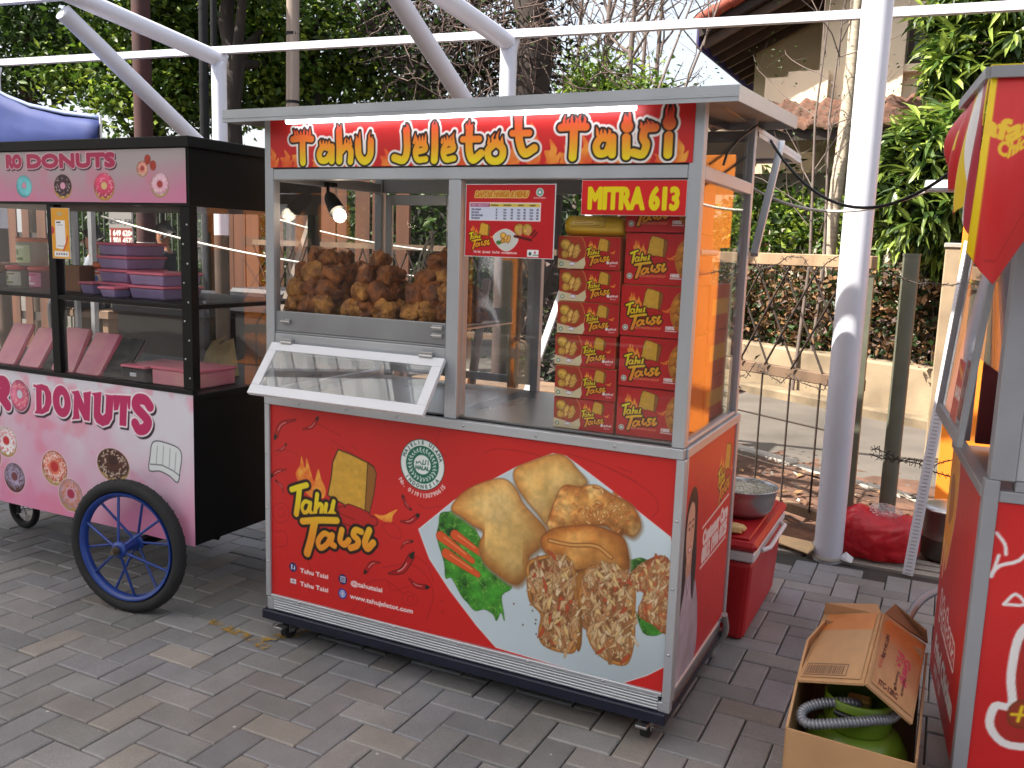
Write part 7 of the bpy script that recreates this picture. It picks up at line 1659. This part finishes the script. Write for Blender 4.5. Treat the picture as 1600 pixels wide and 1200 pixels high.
# swung-out glass hatch on the left side
def rhatch():
    b = MB(); H0, H1 = Vector((-.004, 0, 1.62)), Vector((-.052, 0, .99))
    Q = lambda y, a, o: Vector((H0.x + (H1.x - H0.x) * a - o, y, H0.z + (H1.z - H0.z) * a))
    def br(y0, y1, a0, a1, t=.014): b.add([Q(y0, a0, 0), Q(y1, a0, 0), Q(y1, a1, 0), Q(y0, a1, 0), Q(y0, a0, t), Q(y1, a0, t), Q(y1, a1, t), Q(y0, a1, t)], [(0, 1, 2, 3), (7, 6, 5, 4), (0, 4, 5, 1), (1, 5, 6, 2), (2, 6, 7, 3), (3, 7, 4, 0)])
    br(.06, .62, 0, .05); br(.06, .62, .95, 1); br(.06, .09, .0502, .9498); br(.59, .62, .0502, .9498); h = b.build('hatch', G_, rc, local=True)
    b = MB(); br(.0902, .5898, .0503, .9497, .004); b.build('hatch_glass', GL2, h, local=True)
    s = Sheet(0, 0, .12, .16, .003, (206, 44, 40)); s.text('BARU', .015, .06, .03, [(.003, (244, 236, 230))]); s.strokes([([(.01, .14), (.1, .12)], .008)], [(0, (240, 160, 40))])
    s.build('sticker', lambda y, z: (-.06 - .001 + (z - .0) * .07, .3 - y, 1.03 + z), PRT2, h, local=True)
rhatch()
# awning
aw = thing('awning', 'drooping red vinyl awning with yellow and white stripes and yellow lettering', 'awning', (2.2, 0, 1.84))
def awning():
    w = .75; H = .44; s = Sheet(0, 0, w, H, .0022, (205, 44, 46)); s.c = s.c * (.96 + .08 * vnoise(s.X * 8, s.Z * 7, 1, 3))[..., None]
    s.rect(-.01, .013, 0, H, (238, 206, 30)); Y = (236, 196, 44)
    g = glyph('afaaza'); s.text('afaaza', -.004, .302, .046, [(.0035, Y)], sx=.155 / (g[..., 0].max() * .046), shear=.1); s.text('Chicken', .028, .268, .032, [(.002, Y)], sx=.62, shear=.12)
    s.strokes([([(.03, .03), (.2, .2), (.5, .1)], .002)], [(0, (180, 36, 40))])
    def fn(x, z):
        t = z / H
        bot = np.interp(x, [0, .024, .05, .08, .13, .25, .42, .5, .75], [1.47, 1.43, 1.40, 1.46, 1.555, 1.60, 1.44, 1.56, 1.5]); zz = 1.842 + (bot - 1.842) * (1 - t)
        y = -.15 - .05 * np.sin((1 - t) * 2.6) - .018 * np.sin(x * 30 + 1) * (1 - t) + .05 * (1 - t) * np.exp(-x * 40)
        return 2.158 + x * .995 - .012 * (1 - t) * np.exp(-x * 30), y + x * .1, zz
    o = s.build('front_cloth', fn, PRT, aw); md = o.modifiers.new('cloth', 'SOLIDIFY'); md.thickness = .002
    s = Sheet(0, 0, .5, H, .0024, (206, 42, 44)); X = s.X + .14 * (H - s.Z)
    for a, b_, c in ((-.1, .018, (238, 206, 30)), (.018, .09, (170, 50, 66)), (.09, .19, (240, 238, 238)), (.19, .25, (238, 206, 60))): s.c[(X >= a) & (X < b_)] = C255(c)
    seg = glyph('M') * np.array([-1.1, 1]) * .09 + np.array([.42, .2]); s.fill(seg, [(.006, Y)])
    def fs(u, z):
        t = z / H
        bot = np.interp(u, [0, .1, .2, .3, .42, .5], [1.5, 1.60, 1.56, 1.63, 1.63, 1.72]); top = 1.842 + .02 * u; zz = top + (bot - top) * (1 - t)
        x = 2.156 - u * .085 - .034 * np.sin((1 - t) * 2.4) * (u / .5) ** .6 - .014 * np.sin(u * 40 + t) * (1 - t)
        return x, -.148 + u * 1.0, zz
    o = s.build('side_cloth', fs, PRT, aw); md = o.modifiers.new('cloth', 'SOLIDIFY'); md.thickness = .002
    b = MB(); b.bar((2.157, -.152, 1.853), (2.95, -.07, 1.853), .02, .024); b.bar((2.157, -.15, 1.853), (2.104, .37, 1.866), .02, .024); b.build('bar', G_, aw)
    b = MB(); b.add([(2.157, -.15, 1.867), (2.95, -.07, 1.867), (2.92, .7, 1.95), (2.104, .37, 1.879)], [(0, 1, 2, 3)]); o = b.build('top_cloth', mat('yellow vinyl', rgb(236, 210, 40), .5), aw); md = o.modifiers.new('cloth', 'SOLIDIFY'); md.thickness = .003
awning()
p = (2.0251, 0.55, 1.667); q = (2.1167, 0.5, 1.665); t = thing('tube_lamp', 'short white lamp arm sticking out under the red awning', 'lamp', p); b = MB(); b.cbox(p[0], q[0] + .12, .5, .54, p[2] - .008, p[2] + .012, .003); b.build('tube', mat('white lamp cover', rgb(236, 240, 250), .4, emit=((1, 1, 1), .9)), t)
b = MB(); b.cbox(p[0], q[0] + .12, .498, .542, p[2] - .02, p[2] - .0085, .002); b.build('holder', M_alu, t)
b = MB(); b.bar((q[0] + .1, .52, p[2] + .01), (2.2, .45, p[2] + .08), .02); b.build('arm', M_dark, t)
# leaning slotted white post
def slotted():
    t = thing('slotted_post', 'white slotted steel post leaning beside the chicken stall', 'post', (2.063, 2.0, 0)); P, Q = Vector((2.063, 2.0, 0)), Vector((2.172, 2.02, 1.54)); d = (Q - P); b = MB()
    b.bar(P, Q, .046, .006, up=(0, 1, 0)); u = d.normalized(); sdv = u.cross(Vector((0, 1, 0))).normalized()
    b.bar(P + sdv * -.021 + Vector((0, .022, 0)), Q + sdv * -.021 + Vector((0, .022, 0)), .006, .04, up=(0, 1, 0)); b.build('angle', mat('white enamel', rgb(236, 236, 244), .35), t)
    b = MB(); n = 88
    for i in range(n): c = P + d * ((i + .5) / n) + Vector((0, -.0042, 0)); b.bar(c - sdv * .012, c + sdv * .012, .0035, .0016, up=(0, 1, 0))
    b.build('slots', mat('slot shadow grey', rgb(168, 168, 176), .6), t)
slotted()
# orange boards behind the chicken stall
t = thing('plywood_hoarding', 'bright orange plywood hoarding standing behind the chicken stall', 'hoarding', (2.9, 3.3, 0)); r = random.Random(6); x = 2.142; b = MB()
for w in (.30, .28, .33, .3, .35, .3): b.cbox(x, x + w - .006, 3.3 + r.uniform(0, .01), 3.325, 0, 2.0 + r.uniform(-.1, .1), .003); x += w
b.build('boards', M_orange, t); b = MB(); b.box(2.15, 4.0, 3.3255, 3.37, .4, .48); b.box(2.15, 4.0, 3.3255, 3.37, 1.4, 1.48); b.build('rail', M_wood, t)
t = thing('cream_pillar', 'short cream plaster pillar left of the orange boards', 'pillar', (2.1, 4.9, 0)); b = MB(); b.cbox(2.045, 2.16, 4.8, 4.95, 0, 1.55, .008); b.build('shaft', mat('aged cream plaster', rgb(150, 132, 108), .9, vary=.25, vscale=4), t); b = MB(); b.cbox(2.035, 2.17, 4.79, 4.96, 1.5505, 1.585, .006); b.build('cap', M_conc, t)
# cables strung across
for lab, pts, m, rr in (('black cable sagging from the stall flap across to the red awning', sag((1.5, .9, 1.85), (2.1, .3, 1.69), .16, 20), M_cable_b, .005), ('white cable sagging behind the tall column to the red awning', sag((1.2735, 1.6, 1.7522), (2.088, 1.4, 1.7593), .12, 20), M_cable_w, .006), ('white cable looped between the carts behind the red stall', sag((-2.4, 1.3, 1.55), (-.1, 1.5, 1.28), .06, 20), M_cable_w, .006), ('thin white cable behind the donut cart corner', sag((-1.7, 1.6, 1.66), (-.2, 1.4, 1.42), .04, 20), M_cable_w, .004), ('white rope low between the two carts', sag((-1.2, 1.5, 1.1), (-.05, 1.3, 1.0), .05, 20), M_cable_w, .007)):
    b = MB(); b.tube(pts, rr, 7); tag(b.build('cable', m), lab, 'cable')
# ------------------------------------------------------------------ cool box, bowl, pastry
M_redp = mat('red cooler plastic', rgb(186, 28, 36), .42, vary=.08, vscale=4, bump=.03, bscale=20)
def cooler():
    t = thing('cool_box', 'red cool box with a white band behind the tofu stall', 'cool box', (1.31, 1.2, 0)); x0, x1, y0, y1 = 1.06, 1.558, .85, 1.50
    b = MB(); e = .018; b.add([(x0 + e, y0 + e, 0), (x1 - e, y0 + e, 0), (x1 - e, y1 - e, 0), (x0 + e, y1 - e, 0), (x0, y0, .318), (x1, y0, .318), (x1, y1, .318), (x0, y1, .318)], [(0, 3, 2, 1), (4, 5, 6, 7), (0, 1, 5, 4), (1, 2, 6, 5), (2, 3, 7, 6), (3, 0, 4, 7)]); b.build('body', M_redp, t, bevel=.022)
    b = MB(); b.cbox(x0 - .006, x1 + .006, y0 - .006, y1 + .006, .3185, .3565, .006); b.build('band', mat('white plastic', rgb(220, 216, 218), .4, vary=.05), t)
    b = MB(); b.cbox(x0 - .01, x1 + .012, y0 - .012, y1 + .01, .357, .395, .014); b.cbox(x0 + .02, x1 - .02, y0 + .02, y1 - .02, .3952, .404, .004); b.build('lid', M_redp, t, bevel=.006)
    b = MB(); b.tube([(x1 + .012, y0 + .12, .335), (x1 + .034, y0 + .16, .34), (x1 + .034, y1 - .16, .34), (x1 + .012, y1 - .12, .335)], .009, 8); b.build('handle', MATS['white plastic'], t)
cooler()
def bowl():
    t = thing('steel_bowl', 'steel mixing bowl of grated white filling on the cool box lid', 'bowl', (1.44, 1.2, .404)); c = (1.442, 1.19, 0); z = .404
    b = MB(); b.lathe([(.001, z), (.085, z), (.115, z + .03), (.128, z + .085), (.131, z + .112), (.137, z + .116), (.137, z + .120), (.129, z + .118), (.126, z + .112), (.12, z + .07), (.001, z + .065)], c, 40); b.build('bowl', M_steel, t)
    r = np.random.RandomState(4); b = MB(); b.smooth = True; n = 18; vs = []
    for i in range(n + 1):
        for j in range(n + 1):
            u, v = (i / n - .5) * 2, (j / n - .5) * 2; k = max(1e-6, math.hypot(u, v)); f = max(abs(u), abs(v)) / k; u *= f; v *= f; rr = math.hypot(u, v)
            vs.append((c[0] + u * .123, c[1] + v * .123, z + .098 + .016 * (1 - rr ** 2) + r.uniform(-.006, .006)))
    b.add(vs, [(i * (n + 1) + j, (i + 1) * (n + 1) + j, (i + 1) * (n + 1) + j + 1, i * (n + 1) + j + 1) for i in range(n) for j in range(n)]); b.build('filling', mat('pale filling', rgb(196, 190, 170), .7, vary=.2, vscale=40, bump=.8, bscale=90), t)
    b = MB()
    for i in range(260):
        a, q = r.uniform(0, 6.28), .115 * math.sqrt(r.rand()); p = Vector((c[0] + q * math.cos(a), c[1] + q * math.sin(a), z + .108 + r.uniform(-.004, .008))); d = Vector((r.normal(), r.normal(), r.normal() * .4)).normalized() * r.uniform(.006, .014); b.tube([p - d, p + d], .0016, 4, cap=False)
    b.build('shreds', mat('pale shreds', rgb(214, 210, 194), .6), t)
bowl()
t = thing('pastry', 'folded golden pastry lying on the cool box beside the bowl', 'pastry', (1.46, .93, .41)); b = MB(); b.smooth = True
b.lathe([(.001, 0), (.03, .002), (.045, .01), (.048, .018), (.04, .027), (.02, .032), (.001, .033)], (0, 0, 0), 20); b.xf(Matrix.Translation((1.462, .925, .405)) @ Matrix.Rotation(.3, 4, 'Z') @ Matrix.Diagonal((1.1, .75, 1, 1))); b.build('crust', tofu_mat('pastry crust', (196, 150, 84), (226, 190, 130)), t)
b = MB(); b.tube([(1.425, .9, .41), (1.46, .885, .418), (1.5, .905, .412)], [.004, .008, .004], 8); b.build('fold', MATS['pastry crust'], t)
b = MB(); P = [(1.5185, 0.6104, 0.2), (1.5164, 0.6627, 0.12), (1.4852, 0.698, 0.05), (1.471, 0.6801, 0.012), (1.4683, 0.6835, 0.005)]; b.tube(smooth_open(P, 5), .011, 10); tag(b.build('drain_hose', mat('clear hose', rgb(190, 188, 186), .25, translucent=.3)), 'pale drain hose drooping from the back of the tofu stall to the pavers', 'hose')
# ------------------------------------------------------------------ red bag, pot, scraps by the drain
def bag():
    t = thing('plastic_bag', 'crumpled red plastic bag of rubbish beside the drain', 'bag', (1.9, 2.35, 0)); m = mat('thin red plastic', rgb(226, 52, 64), .28, spec=.6, vary=.18, vscale=9, translucent=.35, bump=.5, bscale=30)
    bm = bmesh.new(); bmesh.ops.create_icosphere(bm, subdivisions=5, radius=1); r = np.random.RandomState(7); D = r.normal(size=(14, 3)); D /= np.linalg.norm(D, axis=1)[:, None]; F = r.uniform(3, 17, 14); ph = r.uniform(0, 6, 14)
    for v in bm.verts:
        p = v.co.normalized(); h = sum(abs(math.sin(F[k] * Vector(D[k]).dot(p) + ph[k])) * (.09 if F[k] < 8 else .035) for k in range(14)) - .3
        q = p * (1 + h * .55); z = q.z
        v.co = Vector((1.90 + q.x * .19, 2.235 + q.y * .13, max(.0, .085 + z * .125 + (.05 * math.exp(-((p.x - .85) ** 2) * 9) + .04 * math.exp(-((p.x + .55) ** 2) * 9)) * (z > 0))))
    for f in bm.faces: f.smooth = True
    me = bpy.data.meshes.new('film'); bm.to_mesh(me); bm.free(); me.transform(Matrix.Translation((-1.9, -2.35, 0))); me.materials.append(m); o = bpy.data.objects.new('film', me); col.objects.link(o); o.parent = t
    b = MB(); r2 = random.Random(3)
    for i in range(9):
        a = i * .7; b.add([(1.79 + .012 * i, 2.22 + r2.uniform(-.02, .02), .2), (1.80 + .012 * i, 2.25, .2), (1.80 + .014 * i, 2.24, .2 + r2.uniform(.02, .05)), (1.79 + .013 * i, 2.21, .2 + r2.uniform(.01, .04))], [(0, 1, 2, 3)])
    b.build('knot', m, t, fix=False)
    t = thing('clear_bag', 'small clear plastic bag lying on the red rubbish bag', 'bag', (1.93, 2.24, .2)); bm = bmesh.new(); bmesh.ops.create_icosphere(bm, subdivisions=4, radius=1)
    for v in bm.verts:
        p = v.co.normalized(); h = sum(abs(math.sin(F[k] * 1.3 * Vector(D[k]).dot(p) + ph[k])) * .05 for k in range(14)); v.co = Vector((p.x * .065 * (.8 + h), p.y * .05 * (.8 + h), .012 + p.z * .04 * (.8 + h)))
    me = bpy.data.meshes.new('film'); bm.to_mesh(me); bm.free(); g = glass_mat('clear film', (.93, .92, .92), .1, .25, (.85, .82, .82)); me.materials.append(g); o = bpy.data.objects.new('film', me); col.objects.link(o); o.parent = t
    b = MB(); b.cbox(1.915, 1.95, 2.23, 2.25, .2, .215, .004); b.build('contents', mat('white scrap', rgb(220, 220, 214), .7), t)
bag()
t = thing('cooking_pot', 'large dented aluminium pot with a domed lid beside the red bag', 'pot', (2.23, 2.42, 0)); b = MB(); c = (2.235, 2.40, 0)
b.lathe([(.001, 0), (.13, .0), (.138, .012), (.14, .10), (.1425, .103), (.1425, .108), (.14, .111), (.14, .235), (.147, .24), (.147, .246)], c, 40); b.build('body', mat('tarnished pot steel', rgb(118, 112, 108), .42, .75, vary=.25, vscale=8), t)
b = MB(); b.lathe([(.149, .2465), (.149, .252), (.12, .262), (.06, .276), (.001, .280)], c, 40); l = b.build('lid', M_steel, t); b = MB(); b.lathe([(.008, .2795), (.008, .295), (.018, .299), (.018, .306), (.001, .309)], c, 16); b.build('knob', M_blackpl, l)
b = MB(); b.add([(1.4243, 2.1237, 0.012), (1.6123, 2.0152, 0.012), (1.6458, 1.9623, 0.06), (1.603, 2.2114, 0.012), (1.4283, 2.2463, 0.012)], [(0, 1, 2, 3, 4)]); o = b.build('cardboard_sheet', mat('pale cardboard', rgb(214, 184, 140), .85, vary=.1)); md = o.modifiers.new('thick', 'SOLIDIFY'); md.thickness = .006; tag(o, 'flat piece of pale cardboard lying along the drain left of the column', 'cardboard')
b = MB(); b.add([(1.7441, 2.0325, 0.012), (1.8153, 1.9932, 0.012), (1.8202, 2.0533, 0.02), (1.7842, 2.0384, 0.05), (1.7637, 2.0279, 0.03)], [(0, 1, 3, 4), (1, 2, 3)]); o = b.build('paper_scrap', M_white); md = o.modifiers.new('thick', 'SOLIDIFY'); md.thickness = .002; tag(o, 'crumpled white paper scrap at the foot of the column', 'paper')
b = MB(); b.add([(1.1059, 3.0784, 0.05), (1.1422, 3.2123, 0.05), (1.2157, 3.1147, 0.05), (1.2249, 2.8957, 0.07), (1.1638, 2.9075, 0.05)], [(0, 1, 2, 3, 4)]); o = b.build('paper_scrap', M_white); md = o.modifiers.new('thick', 'SOLIDIFY'); md.thickness = .002; tag(o, 'white paper scrap on the soil behind the steel bowl', 'paper')
b = MB(); b.smooth = True; b.lathe([(.001, .004), (.012, .004), (.016, .012), (.012, .02), (.001, .024)], ((-0.6174, -0.0837)[0] - .03, (-0.6174, -0.0837)[1] - .01, 0), 10); tag(b.build('pebble', M_soil), 'small reddish pebble at the foot of the blue wheel', 'pebble')
# ------------------------------------------------------------------ gas cylinder in its cardboard box with a ribbed hose
M_card = mat('corrugated cardboard', rgb(186, 144, 102), .85, vary=.12, vscale=5, bump=.08, bscale=60); M_card2 = mat('cardboard inside', rgb(150, 112, 80), .9, vary=.15)
def cyl():
    t = thing('gas_cylinder', 'green gas cylinder sitting in the open cardboard box', 'gas cylinder', (2.01, -.03, .01)); c = (2.012, -.03, 0); m = mat('green cylinder paint', rgb(92, 118, 26), .4, vary=.12, vscale=7, coat=.2)
    b = MB(); b.lathe([(.09, .012), (.092, .03), (.09, .035), (.11, .045), (.128, .075), (.132, .13), (.128, .185), (.108, .225), (.07, .247), (.03, .254), (.001, .255)], c, 40); b.build('body', m, t)
    b = MB(); b.lathe([(.083, .246), (.085, .285), (.086, .325), (.083, .33), (.080, .325), (.079, .25)], c, 40); col_ = b.build('collar', m, t)
    b = MB(); a0 = R(235)
    pts = [(c[0] + .0868 * math.cos(a0 + k * .09), c[1] + .0868 * math.sin(a0 + k * .09), .298) for k in range(8)]; b.tube(pts, .0085, 8); b.build('slot', M_blackpl, col_)
    b = MB(); b.tube([(c[0], c[1], .254), (c[0], c[1], .292)], .017, 12); b.cbox(c[0] - .03, c[0] + .03, c[1] - .02, c[1] + .02, .2925, .318, .005); b.build('valve', mat('brass', rgb(180, 150, 90), .4, .8), t)
cyl()
def gasbox():
    t = thing('cardboard_box', 'open cardboard box with raised flaps sheltering the green gas cylinder', 'cardboard box', (2.0, 0, 0)); x0, x1, y0, y1 = 1.862, 2.158, -.215, .22; th = .006
    def sheet(name, pts, m=M_card, par=None):
        b = MB(); b.add(pts, [tuple(range(len(pts)))]); o = b.build(name, m, par or t); md = o.modifiers.new('thick', 'SOLIDIFY'); md.thickness = th; md.offset = 0; return o
    A, C_, D = Vector((1.8622, -0.0926, 0.352)), Vector((2.0346, 0.2512, 0.45)), Vector((2.0283, -0.2165, 0.44)); B = A + (C_ - D)
    sheet('left_flap', [A, D, C_, B])
    G2 = Vector((2.1391, -0.1069, 0.315)); E = G2 + (C_ - D) + Vector((.01, .03, 0))
    sheet('front_wall', [(x0, y0, .004), (x1, y0, .004), (x1, y0, .272), (x0 + .1, y0 - .003, .279), (x0, y0, .281)])
    sheet('left_wall', [(x0 - .002, y0 + .006, .004), (x0 - .002, y0 + .006, .281), (1.8596, -0.0824, 0.345), (1.8568, 0.1059, 0.385), (x0 + .02, y1 + .04, .39), (x0, y1, .004)])
    sheet('right_wall', [(x1 + .002, y0 + .006, .004), (x1 + .002, y1, .004), (E.x + .006, E.y + .02, E.z - .03), (G2.x + .02, G2.y + .03, G2.z - .02), (x1, y0 + .03, .27)], M_card2)
    sheet('back_wall', [(x0, y1 + .006, .004), (x1, y1 + .006, .004), (x1 - .01, y1 + .05, .36), (x0 + .02, y1 + .05, .39)], M_card2)
    sheet('right_flap', [D + Vector((.003, 0, .002)), G2, E, C_ + Vector((.004, 0, .0))])
    sheet('back_flap', [B + Vector((0, .006, -.01)), C_ + Vector((0, .008, -.01)), Vector((2.0165, 0.3937, 0.42)), Vector((1.87, 0.3733, 0.4))], M_card)
    sheet('side_flap', [C_ + Vector((.006, .01, -.004)), E + Vector((.004, .01, .004)), Vector((2.1527, 0.3671, 0.38)), Vector((2.0616, 0.3984, 0.43))], M_card2)
    # inks: orange tinted tape and printed marks, thin sheets lying on the flaps
    L = lambda P, Q, R_, S_, a, b_: P.lerp(Q, a).lerp(S_.lerp(R_, a), b_)
    def stamp(name, quad, art, off):
        n = (quad[1] - quad[0]).cross(quad[3] - quad[0]).normalized(); n = n if n.z > 0 else -n
        q = [np.array(v + n * off) for v in quad]
        def fn(x, z):
            u = (x - art.x0) / art.w; v = (z - art.z0) / art.h; P = ((1 - u) * (1 - v))[..., None] * q[0] + (u * (1 - v))[..., None] * q[1] + (u * v)[..., None] * q[2] + ((1 - u) * v)[..., None] * q[3]; return P[..., 0], P[..., 1], P[..., 2]
        art.build(name, fn, PRT2, t)
    base = (190, 148, 106)
    s = Sheet(0, 0, .2, .24, .0018, base); s.c *= (.95 + .1 * vnoise(s.X, s.Z, 30, 3))[..., None]; tp = (s.Z > .175)[..., None]; s.c[:] = np.where(tp, s.c * np.array([1.06, .86, .62]), s.c)
    s.strokes([([(.006, .008), (.15, .008), (.15, .045), (.006, .045), (.006, .008)], .0012)], [(0, (70, 50, 40))]); r = random.Random(2); x = .012
    while x < .14: w = r.uniform(.0012, .004); s.rect(x, x + w, .012, .04, (66, 48, 40)); x += w + r.uniform(.0015, .004)
    stamp('left_print', [L(A, D, C_, B, .05, .04), L(A, D, C_, B, .95, .04), L(A, D, C_, B, .95, .97), L(A, D, C_, B, .12, .97)], s, .0055)
    s = Sheet(0, 0, .2, .26, .0016, base); s.c *= (.95 + .1 * vnoise(s.X, s.Z, 30, 4))[..., None]; k = np.clip((s.Z - .17) / .05 + (s.X - .05) * 3, 0, 1)[..., None]; s.c[:] = s.c * (1 - k) + s.c * np.array([1.06, .84, .58]) * k
    ink = (60, 42, 36); pk = (206, 50, 104)
    s.text('Genji', .125, .165, .032, [(.0016, pk)], rot=-math.pi / 2, shear=.2); s.text('Pie', .088, .175, .034, [(.0016, pk)], rot=-math.pi / 2, shear=.2); s.text('Farmaris', .135, .095, .013, [(.0006, ink)], rot=-math.pi / 2); s.text('Kacang', .1, .1, .013, [(.0006, ink)], rot=-math.pi / 2)
    s.text('NET 24 x 20g', .022, .2, .014, [(.0012, ink)], rot=-math.pi / 2, sx=.9); s.strokes([([(.012, .07), (.03, .07), (.03, .105), (.012, .105), (.012, .07)], .0008)], [(0, (170, 60, 60))]); s.text('HALAL', .018, .1, .009, [(.0004, (170, 60, 60))], rot=-math.pi / 2)
    s.text('ITC-12RC', .03, .012, .018, [(.0012, ink)], sx=.9); s.rect(.1, .112, .034, .046, ink)
    Dv, E2 = D + Vector((.003, 0, .002)), E
    stamp('right_print', [L(Dv, G2, E2, C_, .06, .05), L(Dv, G2, E2, C_, .94, .05), L(Dv, G2, E2, C_, .94, .95), L(Dv, G2, E2, C_, .06, .95)], s, .0055)
gasbox()
def hose():
    t = thing('gas_hose', 'ribbed grey gas hose running from the green cylinder to the chicken stall', 'hose', (2.0, 0, .3))
    P = smooth_open([(2.012, -.05, .306), (1.99, -.075, .318), (1.93, -.10, .312), (1.893, -.125, .300), (1.885, -.15, .29), (1.905, -.172, .283), (1.97, -.16, .297), (2.05, -.115, .305), (2.10, -.05, .30), (2.115, .1, .31), (2.105, .35, .33), (2.10, .52, .34), (2.125, .72, .335), (2.17, .95, .30), (2.205, 1.10, .26), (2.23, 1.2, .18)], 14)
    b = MB(); b.tube(P, .0105, 12); b.build('core', M_grey, t)
    b = MB(); V = [Vector(p) for p in P]; acc = 0; last = V[0]
    dist = [0]
    for i in range(1, len(V)): dist.append(dist[-1] + (V[i] - V[i - 1]).length)
    d = .004
    while d < dist[-1] - .004:
        i = max(k for k in range(len(dist)) if dist[k] <= d); f = (d - dist[i]) / (dist[i + 1] - dist[i]); c = V[i].lerp(V[i + 1], f); ax = (V[i + 1] - V[i]).normalized(); b.tube([c - ax * .0038, c - ax * .0016, c + ax * .0016, c + ax * .0038], [.0106, .0134, .0134, .0106], 12, cap=False); d += .0088
    b.build('ribs', mat('ribbed hose', rgb(132, 134, 142), .35, .4), t)
hose()
# ------------------------------------------------------------------ unseen far side of the street, added to darken the glass reflections
def far_side():
    t = thing('unseen_street_wall', 'unseen grey street wall added across the road for the glass reflections', 'wall', (0, -11, 0)); b = MB(); b.cbox(-16, 16, -11.2, -11, 0, 2.6, .02); b.build('wall', mat('grey street wall', rgb(104, 98, 90), .9, vary=.3, vscale=1.5), t)
    b = MB(); b.cbox(-16, 16, -11.25, -10.95, 2.601, 2.7, .02); b.build('coping', M_conc, t)
    r = random.Random(77)
    for i, (x, y, h) in enumerate(((-9, -8.5, 6), (-5.2, -9.2, 6.5), (-1.4, -9.5, 5.4), (3.2, -9.3, 6.2), (7.5, -9, 6.6), (-11, -2.5, 6.5))):
        tree('unseen_street_tree', ('unseen dark street tree added for the glass reflections, %s' % ('far left', 'left of centre', 'at the centre', 'right of centre', 'far right', 'beside the tent')[i]), (x, y, 0), (x, y, h * .75), .16, [((x, y, h * .72), (1.9, 1.5, 1.7), 2600), ((x + .9, y, h * .5), (1.3, 1.2, .9), 1300), ((x - 1, y, h * .5), (1.3, 1.2, .9), 1300)], LF, .2, .06, 300 + i, 'unseen street trees added for the reflections', M_barkd, .22)
far_side()
